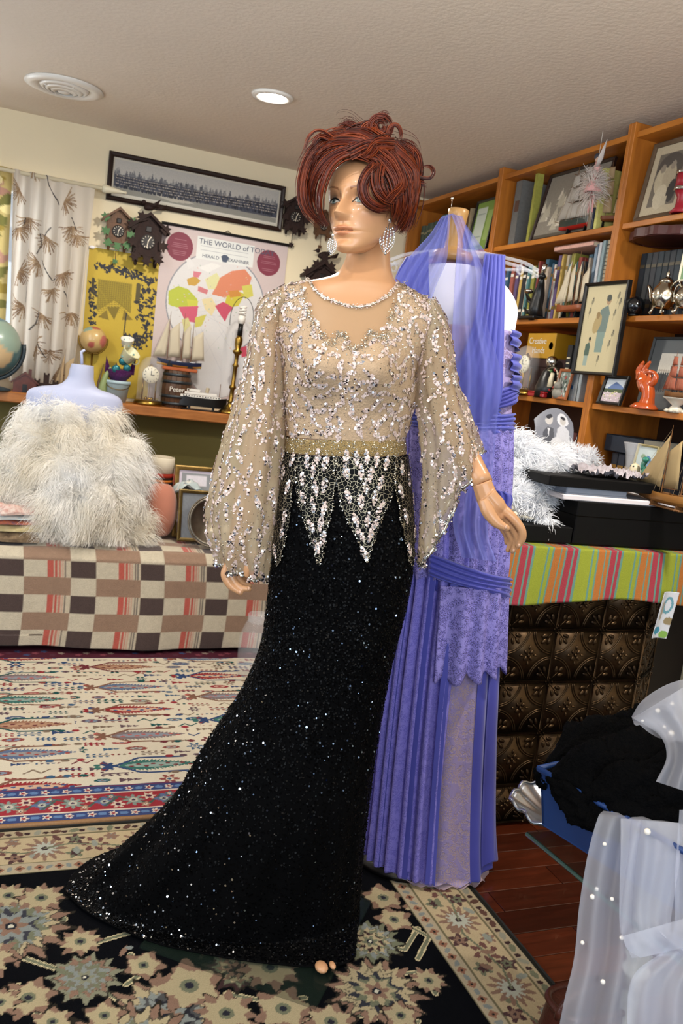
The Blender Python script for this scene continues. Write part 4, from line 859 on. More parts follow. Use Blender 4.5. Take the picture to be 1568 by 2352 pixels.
for i in range(100): x = i*.033; c.rose(x, yb+.035+.02*(i % 3), .012, 5, g.choice(('#7a3f4a', '#3d4668', '#8d7a70', '#54303c')), .3)
c.line([(0, yb), (RW, yb)], .008, '#33304a'); c.noise(.06)
rug('ivory_rug', RX0, RX1, RY0, RY1, c, 'ivory oriental rug with cypress tree rows and red border', edge='#8d6a48', th=.012)
# ---- black floral rug
BX0, BX1, BY0, BY1 = -.62, 1.19, .62, 2.20
c = Cv(620, 540, BX1-BX0, BY1-BY0, '#08090d'); g = random.Random(9); W_, H_ = BX1-BX0, BY1-BY0
def B2(px, py): q = fl_(px, py); return q[0]-BX0, q[1]-BY0
CRM, SAGE, ROSE, GREY, BRN = '#a89a7a', '#6d6f5a', '#836858', '#7f8480', '#3d2c2c'
def rose2(x, y, r, n, col, amp, rot):
    w = c._win(x-r*1.5, x+r*1.5, y-r*1.5, y+r*1.5); X, Y = c.x[w]-x, c.y[w]-y; a = (np.arctan2(Y, X)-rot) % (2*PI); k = (a/(2*PI)*n).astype(int) % n; jit = np.array([g.uniform(.8, 1.2) for _ in range(n)])[k]; f = (a/(2*PI)*n) % 1; tri = 1-np.abs(2*f-1)**1.3; tri = tri+.18*np.cos(f*14); c.put(w, np.hypot(X, Y) <= r*(1-amp+amp*1.7*tri*jit), col)
def palm(px, py, r, n=13, rot=0.0, cols=(ROSE, CRM, SAGE, GREY, '#3a3a42')):
    x, y = B2(px, py)
    rose2(x, y, r*1.12, n, '#2a2620', .2, rot); rose2(x, y, r*1.05, n, cols[0], .2, rot); rose2(x, y+r*.05, r*.90, n, '#4a443a', .2, rot+.1); rose2(x, y+r*.06, r*.86, n, cols[1], .2, rot+.1); rose2(x, y+r*.03, r*.72, n+3, '#6a6250', .16, rot+.2); rose2(x, y+r*.03, r*.69, n+3, cols[3], .16, rot+.2); rose2(x, y, r*.62, n-4, cols[2], .25, rot); rose2(x, y, r*.5, 9, cols[4], .2, rot)
    rose2(x, y, r*.42, 8, cols[3], .35, rot); c.rose(x, y, r*.26, 6, cols[0], .3); c.ell(x, y, r*.12, r*.12, '#23242c'); c.ell(x, y, r*.06, r*.06, '#c9c4b0')
def blossom(px, py, r, n=6, a=CRM, b=ROSE):
    x, y = B2(px, py); rt = g.uniform(0, 6)
    rose2(x, y, r*1.22, n, '#2a2620', .26, rt); rose2(x, y, r*1.14, n, b, .26, rt); rose2(x, y, r*.92, n, a, .26, rt+.3); c.ell(x, y, r*.35, r*.35, SAGE); c.ell(x, y, r*.17, r*.17, '#2a2a33')
def vine(pts, w=.008, col=SAGE):
    c.line([B2(*p) for p in pts], w*1.7, '#c7b892'); c.line([B2(*p) for p in pts], w, col)
for P in ([(-60, 2180), (60, 2200), (180, 2240), (300, 2310), (420, 2315)], [(100, 2060), (150, 2110), (100, 2140)], [(40, 2260), (60, 2300), (110, 2350)], [(520, 2280), (620, 2300), (700, 2290)], [(900, 2240), (960, 2230), (1000, 2280)], [(860, 2160), (930, 2180), (960, 2130)], [(700, 2340), (820, 2330), (960, 2345)], [(250, 2100), (300, 2140), (200, 2170)], [(450, 2330), (560, 2350)], [(960, 2200), (985, 2150), (930, 2120)], [(300, 2190), (330, 2230), (290, 2260)]): vine(P)
palm(25, 2125, .105, 15); palm(195, 2243, .06, 11, .4, ('#7d7c68', ROSE, SAGE, GREY, '#6f6a5a')); palm(545, 2225, .055, 11, .2, (BRN, SAGE, CRM, ROSE, '#4a4a40')); palm(865, 2275, .085, 14, .3, (ROSE, CRM, '#34353c', CRM, SAGE)); palm(385, 2335, .10, 15, .1, (ROSE, CRM, '#4c4c4c', GREY, '#2a2a30')); palm(850, 2160, .06, 12, .5, (SAGE, GREY, SAGE, CRM, BRN)); palm(300, 2420, .11, 15); palm(700, 2430, .11, 15, .3); palm(500, 2140, .07)
for px, py, r in ((20, 2055, .035), (95, 2060, .04), (65, 2290, .04), (435, 2262, .055), (620, 2220, .05), (520, 2325, .045), (650, 2315, .045), (120, 2345, .03), (0, 2300, .03), (185, 2160, .035), (330, 2215, .032), (920, 2330, .03), (985, 2250, .03), (960, 2080, .03), (905, 2110, .035), (760, 2345, .04), (240, 2330, .03), (-40, 2200, .05), (880, 2060, .04)): blossom(px, py, r, g.choice((5, 6, 8)))
for i in range(60):
    x, y = g.uniform(0, W_), g.uniform(0, H_); c.ell(x, y, g.uniform(.01, .02), .006, g.choice((CRM, SAGE, ROSE)), g.uniform(0, 3)); c.ell(x+.012, y+.008, .008, .006, GREY)
# cream border along the far and right edges
bwid = .205
def border(vert):
    def T(a, d): return (W_-d, a) if vert else (a, H_-d)
    Lb = H_ if vert else W_
    def rc(d0, d1, col):
        if vert: c.rect(W_-d1, 0, W_-d0, H_, col)
        else: c.rect(0, H_-d1, W_, H_-d0, col)
    rc(0, bwid, '#b3a180'); rc(0, .012, '#23231f'); rc(.012, .045, '#a5967a'); rc(.165, bwid, '#aa9c82')
    for d in (.045, .165, .205): c.line([T(0, d), T(Lb, d)], .004, '#6d664e')
    for i in range(int(Lb/.045)):
        a = i*.045; c.ell(*T(a, .028), .014, .008, g.choice((SAGE, '#5a4038', '#8a8878')), g.uniform(0, 3)); c.ell(*T(a+.02, .03), .008, .006, BRN)
        c.rose(*T(a, .186), .010, 4, '#8d6450', .2); c.ell(*T(a, .186), .004, .004, '#222222'); c.ell(*T(a+.022, .186), .010, .006, GREY, g.uniform(0, 3))
    for i in range(int(Lb/.24)+1):
        a = i*.24+.06
        for (da, dd, r, n_, col, c2) in ((0, .105, .042, 12, ROSE, '#a9aa9c'), (.12, .10, .028, 6, '#6b4a44', CRM), (.07, .135, .018, 5, SAGE, '#4a3434'), (.17, .14, .02, 5, '#4f3838', ROSE), (.075, .07, .02, 5, '#503a3a', SAGE), (.165, .068, .016, 6, ROSE, GREY)):
            c.rose(*T(a+da, dd), r, n_, col, .3, g.uniform(0, 3)); c.rose(*T(a+da, dd), r*.62, n_, c2, .25, g.uniform(0, 3)); c.ell(*T(a+da, dd), r*.2, r*.2, '#3a2c30')
        c.line([T(a, .105), T(a+.06, .09), T(a+.12, .10), T(a+.19, .12), T(a+.24, .105)], .006, SAGE)
        for k in range(5): c.ell(*T(a+.03+k*.045, .06+.09*((k*37) % 10)/10), .016, .008, g.choice(('#5d403c', SAGE, ROSE, '#8a8e84')), g.uniform(0, 3))
border(False); c.a[:, :] = c.a
border(True); c.noise(.07)
rug('black_floral_rug', BX0, BX1, BY0, BY1, c, 'black oriental rug with cream and sage palmettes and cream border', edge='#1b1a18', th=.010)
# ================================================================ bookcases on the right wall
BXF = 1.93; ST = .02
SZ = [.06, .36, .66, .955, at(1349, 925, X=BXF)[2], at(1187, 733, X=BXF)[2], at(1133, 566, X=BXF)[2], at(1139, 405, X=BXF)[2]]
DARKP = M('shelf_back_panel', '#3a2212', .6, noise=(6, .3)); GRN = {}
def bookcase(y0, y1, label, zs, zb=0.0):
    t = thing('bookcase', (BXF, (y0+y1)/2, zb), label, 'bookcase', group='orange pine bookcases'); cy = (y0+y1)/2; D = WX-BXF-.004; w = y1-y0; zt = SZ[-1]
    for s in (-1, 1): MB().box((D/2, s*(w/2-.009), (zt+.03-zb)/2), (D, .018, zt+.03-zb), b=.002).build('side_panel', PINEV, t)
    for z in zs: MB().box((D/2+.004, 0, z-ST/2-zb), (D-.012, w-.037, ST), b=.002).build('shelf', PINE, t)
    MB().box((D-.004, 0, (zt-zb)/2), (.006, w-.038, zt-zb-.02)).build('back_panel', DARKP, t)
    return t
YB1 = at(1135, 500, X=BXF)[1]; YB2 = at(1430, 420, X=BXF)[1]
bookcase(YB1, 4.41, 'pine bookcase nearest the back wall, holding green volumes', SZ)
bookcase(YB2, YB1-.001, 'pine bookcase with yellow box and ship models behind the violet gown', SZ)
bookcase(1.70, YB2-.001, 'pine bookcase holding silver teapot and orange hand sculpture', SZ[4:], .872)
def sh(px, py, X): return at(px, py, X=X)
def book(x, y, z, th, h, d, mat, label, group=None, band=None, lay=False):
    """spine faces -x at x; y is the book's centre along the shelf"""
    b = MB(); c = .0025
    if lay: b.box((d/2, 0, c/2), (d, th, c)).box((d/2, 0, h-c/2), (d, th, c)).box((c/2, 0, h/2), (c, th, h-.001))
    else: b.box((d/2, -th/2+c/2, h/2), (d, c, h)).box((d/2, th/2-c/2, h/2), (d, c, h)).box((c/2, 0, h/2), (c, th-.001, h), b=.001)
    me = mesh_np(b.v, b.f); o = link('book', me, mat); tag(o, label, 'book', group); o.location = (x, y, z)
    if lay: MB().box((d/2+.002, 0, h/2), (d-.008, th-.006, h-2*c-.0004)).build('page_block', M('page_paper', '#cfc4aa', .9), o)
    else: MB().box((d/2+.002, 0, h/2-.002), (d-.008, th-2*c-.0004, h-.008)).build('page_block', M('page_paper', '#cfc4aa', .9), o)
    if band:
        for q in (.8, .2): MB().box((-.0006, 0, h*q), (.001, th*.86, h*.05)).build('spine_band', band, o)
    return o
def cloth(c): return M('book_cloth_'+c[1:], c, .6, noise=(80, .2))
GOLD = M('gilt_lettering', '#a98b4a', .35, .8); WTX = M('pale_lettering', '#d6d0c4', .6)
g = random.Random(3)
# far bay, top shelf
y = 4.33; i = 0
while y > 3.92:
    th = g.uniform(.017, .021); book(BXF+.05, y, SZ[6], th-.001, g.uniform(.185, .2), .14, cloth(g.choice(('#4a5a4e', '#3f5148', '#56665a'))), 'muted green bound volume in the long row on the highest shelf', 'green volumes on the highest shelf', band=M('green_spine_band', '#8a8466', .6)); y -= th; i += 1
o = book(BXF+.06, 4.04, SZ[6]+.203, .2, .022, .15, cloth('#5f8480'), 'teal book lying flat on the muted green volumes', lay=True)
for k in range(3): book(BXF+.06, 3.875-.022*k, SZ[6], .02, .2+.01*k, .15, cloth(('#8d7a5c', '#6b4c34', '#a89878')[k]), ('tan', 'brown', 'beige')[k]+' book beside the green framed certificate')
cv = Cv(40, 50, .4, .5, '#7d9a4a'); cv.rect(.03, .06, .24, .44, '#c9d2c4'); cv.rect(.27, .1, .38, .4, '#9db56a')
for k in range(9): cv.line([(.06, .12+k*.03), (.21, .12+k*.03)], .006, '#8fa096')
a, b_ = sh(1080, 545, BXF+.04), sh(1122, 440, BXF+.04); picture('certificate_frame', (BXF+.05, 3.80, SZ[6]), (0, -1, 0), (.12, 0, .99), .19, .25, .012, .012, cv, FR_BLACK, 'black frame with pale certificate on green backing', 'picture')
for k in range(8): book(BXF+.05, 4.34-.035*k, SZ[5], .03, .19+.007*((k*5) % 8), .15, cloth(('#5f5a52', '#39434f', '#6d5a44', '#7a6e62', '#4a4038', '#55605a', '#84705a', '#3c3a44')[k]), ('greyish', 'slate', 'tobacco brown', 'taupe', 'dark umber', 'moss grey', 'sandy', 'plum grey')[k]+' book on the second shelf beside the back wall', 'books beside the back wall')
# middle bay, top shelf
def Yof(px, py, X=BXF+.04): return at(px, py, X=X)[1]
bd = thing('bird_figurine', (BXF+.05, Yof(1140, 555), SZ[6]), 'small cream bird figurine at the foot of the grey binder', 'figurine'); CERM = M('cream_ceramic', '#cfc4a6', .35)
MB().ell((0, 0, .03), (.022, .028, .03)).build('body', CERM, bd, True); MB().ell((-.004, -.012, .062), .016).build('head', CERM, bd, True); MB().cyl((-.01, -.026, .062), (-.014, -.036, .06), .004, .001, 6).build('beak', BRASS, bd)
for px, th, h, c, lab in ((1170, .05, .30, '#6f6f6c', 'thick grey binder on the top shelf'), (1206, .02, .31, '#a3a24a', 'thin yellow-green book between grey binder and ship photograph')):
    o = book(BXF+.05, Yof(px, 545), SZ[6], th, h*.92, .2 if th > .04 else .03, cloth(c), lab)
    if th > .04: MB().box((-.001, -.005, .17), (.002, .03, .045)).build('spine_label', M('binder_label', '#5a4034', .7), o)
def ships_photo():
    c = Cv(90, 60, .9, .6, '#8d867a')
    for i in range(26):
        x, y, s = g.uniform(.02, .9), g.uniform(.2, .55), g.uniform(.03, .07)
        c.poly([(x-s, y), (x, y-s*2.2), (x+s*.7, y)], g.choice(('#c9c1ae', '#b5ad9a', '#d4ccba')))
    c.rect(0, .56, .9, .6, '#5a5348'); c.noise(.15); return c
y0 = Yof(1215, 545); picture('ship_photograph', (BXF+.05, y0, SZ[6]), (0, -1, 0), (.2, 0, .98), .42, .285, .012, .014, ships_photo(), FR_DARK, 'dark framed photograph of sailing ships leaning on the top shelf', 'picture')
GHU = M('dark_green_hull', '#22302c', .35); RHU = M('red_hull', '#a32018', .4)
yy = Yof(1318, 530, BXF+.03); sm = ship((BXF+.045, yy, SZ[6]), .25, .2, GHU, RHU, 'ship model with dark green and red hull and ragged sails', rz=-PI/2, smat=SAILG, masts=(-.2, .05, .3), standh=.022, deck=M('white_deck', '#c9cad0', .5))
yy = Yof(1400, 505, BXF+.05); ship((BXF+.06, yy, SZ[6]), .15, .2, M('brown_hull', '#6b3a1c', .35), M('brown_hull', '#6b3a1c', .35), 'brown ship model with stacked square sails', rz=-PI/2+.5, smat=SAILT, masts=(-.2, .15), standh=.03)
book(BXF+.02, Yof(1366, 515, BXF+.02), SZ[6], .018, .215, .09, cloth('#c4c070'), 'pale yellow thin book standing between two ship models')
pn = thing('pin_holder', (BXF+.025, Yof(1364, 525, BXF+.02)+.026, SZ[6]), 'small dark blue and silver upright box at the shelf edge', 'box'); MB().box((0, 0, .04), (.02, .03, .08), b=.002).build('case', M('midnight_blue', '#1b2338', .3), pn); MB().box((-.011, 0, .04), (.002, .02, .076)).build('silver_strip', M('polished_silver', '#c9c6c0', .15, 1.0), pn)
# fairy doll hanging at the shelf edge
fp = sh(1375, 410, BXF-.02); fy = thing('fairy_doll', (BXF-.035, fp[1], fp[2]), 'fairy doll in white and pink feathers hanging at the top shelf', 'doll'); FEA = M('doll_feather', '#d8cfc8', .8, transl=.3); PNK = M('doll_pink', '#cf9a96', .7)
MB().ell((0, 0, .062), (.011, .011, .013)).build('head', M('doll_skin', '#cba58c', .5), fy, True); MB().tube([(0, 0, .055), (0, 0, .03), (0, 0, .0), (0, 0, -.02)], [.008, .012, .010, .016], 10).build('torso', PNK, fy, True)
MB().lathe([(.012, 0), (.035, -.05), (.028, -.052), (0, -.01)], n=14).build('skirt', PNK, fy, True); MB().ell((0, .004, .07), (.014, .012, .014)).build('hair', M('doll_hair', '#3a3a44', .6), fy, True); MB().ell((0, .012, .074), .008).ell((0, -.012, .066), .008).build('hair_bow', M('pale_blue_ribbon', '#8fb4c4', .5), fy, True)
V, F = plumes([((0, 0, -.02), (.02, .03, .03)), ((0, .02, -.05), (.015, .03, .03)), ((0, .035, .01), (.008, .03, .02))], 900, .02, .06, .0016, .5, 8); link('feather_trim', mesh_np(V, F), FEA, fy, kind='stuff')
for s in (-1, 1): MB().tube([(-.005, s*.004, .03), (-.012, s*.03, .06 if s < 0 else .02), (-.008, s*.045, .12 if s < 0 else .03)], [.005, .010, .001], 8, flat=.2).build('wing', FEA, fy, True)
for s in (-1, 1): MB().tube([(0, s*.006, -.04), (0, s*.012, -.12)], [.005, .003], 6).build('leg', PNK, fy, True)
MB().cyl((0, 0, .07), (0, 0, SZ[7]-fp[2]+.02), .0008, n=4).build('thread', WTX, fy)
# middle bay, second shelf: books
COLS = [('#b7a796', 'beige'), ('#3f5f78', 'slate blue'), ('#c9c3b8', 'off-white'), ('#a05a50', 'brick red'), ('#cfc9c0', 'ivory'), ('#5b4a72', 'dusky violet'), ('#c7a85a', 'mustard'), ('#26282e', 'black'), ('#b8ab94', 'stone'), ('#4f7f84', 'teal'), ('#8d8a3c', 'olive yellow'), ('#2f5f62', 'dark teal'), ('#8c3a34', 'maroon'), ('#33343a', 'charcoal'), ('#31566a', 'petrol blue')]
y = YB1-.03; n_ = 0; yend = Yof(1349, 680, BXF+.05)+.012
while y > yend+.03:
    th = g.uniform(.012, .028); c, nm = COLS[n_ % len(COLS)]
    book(BXF+.07+g.uniform(-.008, .012), y-th/2, SZ[5], th-.001, g.uniform(.2, .258), .16, cloth(c), nm+(' book with pale spine bands', ' book with gilt spine bands', ' plain-spined book')[(n_//15) % 3]+' in the crowded row behind the brown ship', 'crowded row of books', band=(WTX, GOLD, None)[(n_//15) % 3]); n_ += 1
    y -= th
for k, (px, c, h, lab) in enumerate(((1352, '#7f93a6', .27, 'pale blue tall thin book beside the spiral notebook'), (1360, '#c9ccd0', .275, 'white tall thin book beside the spiral notebook'), (1368, '#8fa6ac', .28, 'grey-blue tall book beside the spiral notebook'), (1392, '#2d3a24', .28, 'dark green tall book with gold letters beside the upright'))):
    o = book(BXF+.05, Yof(px, 680, BXF+.05), SZ[5], .016 if k < 3 else .03, h, .17, cloth(c), lab)
    if k == 3: text_mesh('spine_text', 'PI', .032, (-.002, .013, .09), (0, -1, 0), (0, 0, 1), GOLD, o)
sn = book(BXF+.05, Yof(1379, 680, BXF+.05), SZ[5], .016, .28, .17, cloth('#b0a48c'), 'spiral-bound notebook with beige cover')
for k in range(18): MB().tube([(-.002+.005*math.cos(a), .008*math.sin(a), .015+k*.0145) for a in np.linspace(0, 2*PI, 9)], .0009, 4, caps=False).build('spiral_ring', M('wire_steel', '#8d8a86', .3, .9), sn)
pa, pb = sh(1272, 575, BXF+.03), sh(1362, 562, BXF+.03); book(BXF+.03, (pa[1]+pb[1])/2, SZ[5]+.262, abs(pa[1]-pb[1]), .018, .15, cloth('#c99a8c'), 'pink book lying flat on top of the crowded row', lay=True)
# black dragon figure with pewter hat and brown ship in front of the books
fg = thing('dragon_figurine', (BXF+.02, Yof(1225, 735, BXF+.02), SZ[5]), 'black winged dragon figurine with silver details', 'figurine'); SLV = M('polished_silver', '#c9c6c0', .15, 1.0)
MB().tube([(.01, .0, 0), (.0, 0, .05), (.01, .005, .1), (0, -.015, .14), (-.01, -.03, .16)], [.03, .028, .024, .014, .01], 10).build('body', BLACK, fg, True)
MB().tube([(0, .01, .06), (0, .05, .075), (0, .09, .11)], [.018, .014, .003], 8, flat=.5).build('wing', BLACK, fg, True); MB().tube([(0, .0, .03), (0, .06, .03), (0, .085, .05)], [.012, .008, .002], 8).build('tail', BLACK, fg, True); MB().ell((-.012, -.03, .165), (.014, .022, .013)).build('head', BLACK, fg, True)
MB().ell((-.02, .035, .11), (.018, .022, .01)).build('silver_plate', SLV, fg, True); MB().cyl((-.01, -.028, .17), (-.015, -.048, .21), .010, n=10).build('silver_cap', SLV, fg, True); MB().box((0, .03, .006), (.06, .14, .012), b=.003).build('base', BLACK, fg)
yy = Yof(1292, 712, BXF-.0); ship((BXF+.035, yy, SZ[5]), .185, .2, M('chestnut_hull', '#8a4a2a', .3), M('chestnut_hull', '#8a4a2a', .3), 'chestnut brown ship model with white triangular sails', rz=-PI/2, sails='schooner', masts=(-.2, .05, .22), standh=.025)
# middle bay, lower shelf
yb_ = thing('yellow_box', (BXF+.06, Yof(1240, 800, BXF+.06), SZ[4]+.155), 'yellow boxed set with white lettering on dark box', 'box'); MB().box((.08, 0, .05), (.16, .2, .1), b=.002).build('carton', M('yellow_carton', '#b98a1c', .5, noise=(10, .15)), yb_)
text_mesh('lettering', 'Creative', .036, (-.001, .085, .057), (0, -1, 0), (0, 0, 1), WTX, yb_); text_mesh('lettering', 'Hands', .036, (-.001, .055, .02), (0, -1, 0), (0, 0, 1), WTX, yb_)
MB().lathe([(0, .001), (.014, .001)], (-.0005, -.075, .05), 16, (-1, 0, 0)).build('round_emblem', WTX, yb_)
db = thing('dark_storage_box', (BXF+.06, Yof(1250, 860, BXF+.06), SZ[4]), 'dark maroon storage box beneath the yellow box', 'box'); MB().box((.09, 0, .077), (.17, .25, .154), b=.003).build('carton', M('maroon_board', '#2e1614', .6), db); MB().box((.089, 0, .135), (.176, .256, .03), b=.002).build('lid', M('maroon_board', '#2e1614', .6), db)
dome_clock((BXF+.02, Yof(1198, 905, BXF+.02), SZ[4]), .055, .20, 'brass clock under glass dome on the lower bookcase shelf', -PI/2)
rp = thing('red_base_box', (BXF+.015, Yof(1240, 912, BXF+.01), SZ[4]), 'flat red lacquer box under the jewelled figurine', 'box'); MB().box((0, 0, .008), (.06, .11, .016), b=.003).build('body', M('red_lacquer', '#8f1c20', .3), rp); MB().box((0, 0, .019), (.062, .112, .006), b=.002).build('lid', M('red_lacquer', '#8f1c20', .3), rp)
jf = thing('jewelled_wreath', (BXF+.012, Yof(1255, 900, BXF+.0), SZ[4]+.022), 'round jewelled wreath ornament on the red box', 'ornament')
MB().tube([(0, .045*math.cos(a), .05+.045*math.sin(a)) for a in np.linspace(0, 2*PI, 31)], .005, 8).build('ring', M('pewter', '#7d766a', .35, .9), jf, True)
for k in range(26):
    a = g.uniform(0, 2*PI); r = .045+g.uniform(-.012, .01); MB().ell((g.uniform(-.008, .004), r*math.cos(a), .05+r*math.sin(a)), g.uniform(.004, .009), 8, 6).build('jewel', g.choice((SLV, BRASS, M('red_lacquer'), M('green_painted_leaf'), CERM)), jf, True)
MB().tube([(0, 0, .02), (0, .002, .05), (0, -.004, .075)], [.014, .010, .008], 8).build('seated_figure', CERM, jf, True)
sb = thing('silver_ball', (BXF+.03, Yof(1270, 815, BXF+.03), SZ[4]+.02), 'round dark figure with shiny silver ball head', 'ornament'); MB().ell((0, 0, .12), .024).build('head', SLV, sb, True); MB().lathe([(.05, -.02), (.05, .02), (.03, .08), (.015, .1)], n=18).build('body', BLACK, sb, True)
for k, (px, c, h, lab) in enumerate(((1288, '#1c1d22', .21, 'black book with pale bars standing on the lower shelf'), (1305, '#c7c2b4', .25, 'cream book behind the wooden photo frame'), (1313, '#b6bec4', .26, 'pale grey book behind the wooden photo frame'), (1322, '#cdd3da', .235, 'white book with blue mark beside the shelf upright'), (1331, '#c4c6c4', .235, 'light grey book with dark lettering beside the shelf upright'), (1338, '#aab2b6', .235, 'thin grey book against the shelf upright'))):
    o = book(BXF+(.03 if k > 2 else .06), Yof(px, 900, BXF+.05), SZ[4], .02 if k else .03, h, .16, cloth(c), lab)
    if k == 0:
        for q in range(4): MB().box((-.001, 0, .1+q*.02), (.002, .02, .006)).build('spine_bar', CERM, o)
    if k == 3: MB().ell((-.001, 0, .05), (.001, .006, .008)).build('blue_mark', M('blue_ink', '#2f5f9a', .5), o)
cv = Cv(30, 50, .3, .5, '#6f7a70')
for i in range(60): cv.ell(g.uniform(0, .3), g.uniform(0, .5), .02, .03, g.choice(('#c9c9c4', '#3c4640', '#a04a44', '#8d958c')))
picture('wooden_photo_frame', (BXF+.0, Yof(1270, 918, BXF), SZ[4]), (0, -1, 0), (.15, 0, .989), .085, .115, .010, .010, cv, M('cherry_frame', '#9a5a34', .4), 'small cherry wood photo frame on the lower shelf', 'picture')
rr_ = thing('stone_rabbit', (BXF+.0, Yof(1277, 922, BXF-.0)-.0, SZ[4]), 'small grey stone animal figurine at the shelf edge', 'figurine'); STN = M('grey_stone', '#8f8b80', .7, noise=(40, .3)); rr_.location.x -= .0
MB().ell((0, 0, .022), (.02, .026, .022)).build('body', STN, rr_, True); MB().ell((-.008, -.006, .05), .015).build('head', STN, rr_, True)
for s in (-1, 1): MB().ell((-.004, -.006+s*.008, .066), (.004, .005, .014), 8, 6).build('ear', STN, rr_, True)
# framed print hung on the upright
q = [sh(a, b, BXF-.02) for a, b in ((1310, 858), (1408, 862), (1330, 652))]
WQ, HQ = abs(q[0][1]-q[1][1]), q[2][2]-q[0][2]
cv = Cv(110, 170, 1.1, 1.7, '#c3b793')
def man(x, y, s, c1, c2, hair):
    cv.poly([(x-.16*s, y-.5*s), (x+.1*s, y-.62*s), (x+.2*s, y-.4*s), (x+.16*s, y+.1*s), (x-.2*s, y+.1*s)], c1); cv.poly([(x-.16*s, y+.08*s), (x+.14*s, y+.08*s), (x+.1*s, y+.62*s), (x-.16*s, y+.62*s)], c2); cv.ell(x+.1*s, y-.75*s, .09*s, .13*s, '#a58a6c'); cv.ell(x+.1*s, y-.8*s, .09*s, .09*s, hair)
man(.58, .85, .75, '#6d7d78', '#7c9088', '#4a4f4a'); man(.25, 1.35, .38, '#4f6258', '#8fa098', '#22302a'); cv.ell(.42, .75, .1, .2, '#a8956a', .3); cv.ell(.42, .58, .05, .07, '#8a7450')
for x, y in ((.9, .22), (.96, .34), (.86, .55), (.9, .95), (.84, 1.15), (.2, .3), (.16, .5), (.6, 1.45)): cv.ell(x, y, .03, .06, '#7f7a66', .3); cv.line([(x, y), (x-.03, y+.14)], .01, '#958d74'); cv.ell(x+.01, y-.06, .02, .02, '#5a564a')
cv.noise(.05)
picture('hanging_print', (BXF-.006, q[0][1], q[0][2]), (0, -1, 0), (0, 0, 1), WQ, HQ, .012, .018, cv, FR_BLACK, 'black framed ink drawing of robed figures hung on the bookcase upright', 'picture', mat_m=M('cream_mat'))
# right bay, top shelf
cv = Cv(60, 80, .6, .8, '#b6a98f'); cv.rect(.09, .1, .51, .7, '#6f675c'); cv.ell(.3, .28, .2, .18, '#524c46')
for a in ((.2, .4, .09, .16, '#b5a98f'), (.33, .38, .1, .15, '#a89c84'), (.26, .6, .1, .14, '#c0b59c'), (.42, .55, .07, .13, '#3f3c3a'), (.2, .27, .04, .05, '#8d8272'), (.35, .25, .04, .05, '#8d8272')): cv.ell(*a)
cv.rect(.3, .6, .38, .7, '#b9ae96'); cv.noise(.12)
picture('antique_photograph', (BXF+.03, Yof(1457, 515, BXF+.03), SZ[6]), (0, -1, 0), (.14, 0, .99), .215, .265, .016, .014, cv, FR_OAKD, 'brown framed antique family photograph on the top shelf', 'picture')
dm = thing('red_drum', (BXF+.02, Yof(1562, 490, BXF+.02), SZ[6]+.075), 'small red and silver drum ornament beside the antique photograph', 'ornament'); RED_ = M('drum_red', '#8f1a28', .35)
MB().lathe([(.03, 0), (.03, .05), (0, .05)], n=24).build('shell', RED_, dm, True)
for z in (.0, .05): MB().lathe([(.03, z-.005), (.033, z-.005), (.033, z+.005), (.03, z+.005)], n=24).build('hoop', SLV, dm, True)
dsk = thing('red_disc_stand', (BXF+.022, Yof(1562, 490, BXF+.02), SZ[6]), 'round red lacquer stand under the small drum', 'stand'); MB().lathe([(.03, 0), (.034, .006), (.022, .02), (.02, .05), (.03, .069), (0, .069)], n=24).build('pedestal', RED_, dsk, True); MB().lathe([(.03, .0), (.0355, .001), (.0355, .005), (.03, .006)], n=24).build('foot_ring', RED_, dsk, True)
for k in range(6): book(BXF+.16, Yof(1500, 330, BXF+.15)-.03*k, SZ[6], .024, .275+.008*(k % 3), .12, cloth(('#3b5a6a', '#7a4a3a', '#a8986a', '#33413a', '#2a3a55', '#5d4a3a')[k]), ('steel blue', 'russet', 'khaki', 'forest green', 'navy', 'umber')[k]+' book standing behind the antique photograph')
# right bay, second shelf
for k in range(10): book(BXF+.09, Yof(1462, 690, BXF+.09)-.029*k, SZ[5], .027, .225, .15, cloth(('#22303a', '#1c2830', '#2a3038')[k % 3]), 'dark blue-black volume in the matching row behind the silver teapot', 'dark matching volumes', band=M('dim_gilt', '#4a4434', .5))
sp_ = thing('scalloped_tray', (BXF+.07, Yof(1520, 560, BXF+.07), SZ[5]+.228), 'maroon wooden tray with scalloped edge lying on the dark volumes', 'tray'); P = [(.15*math.cos(a)*(1+.04*math.cos(10*a)), .11*math.sin(a)*(1+.05*math.cos(10*a))) for a in np.linspace(0, 2*PI, 60)[:-1]]
MB().prism(P, .028, (.03, 0, 0), (0, -1, 0), (1, 0, 0)).build('board', M('maroon_wood', '#4a211e', .45, noise=(20, .3)), sp_); sp_.location.z += .03
MB().tube([(.03+.1*math.sin(a), .14*math.cos(a), .003) for a in np.linspace(0, 2*PI, 40)], .006, 6).build('raised_rim', M('maroon_wood'), sp_, True)
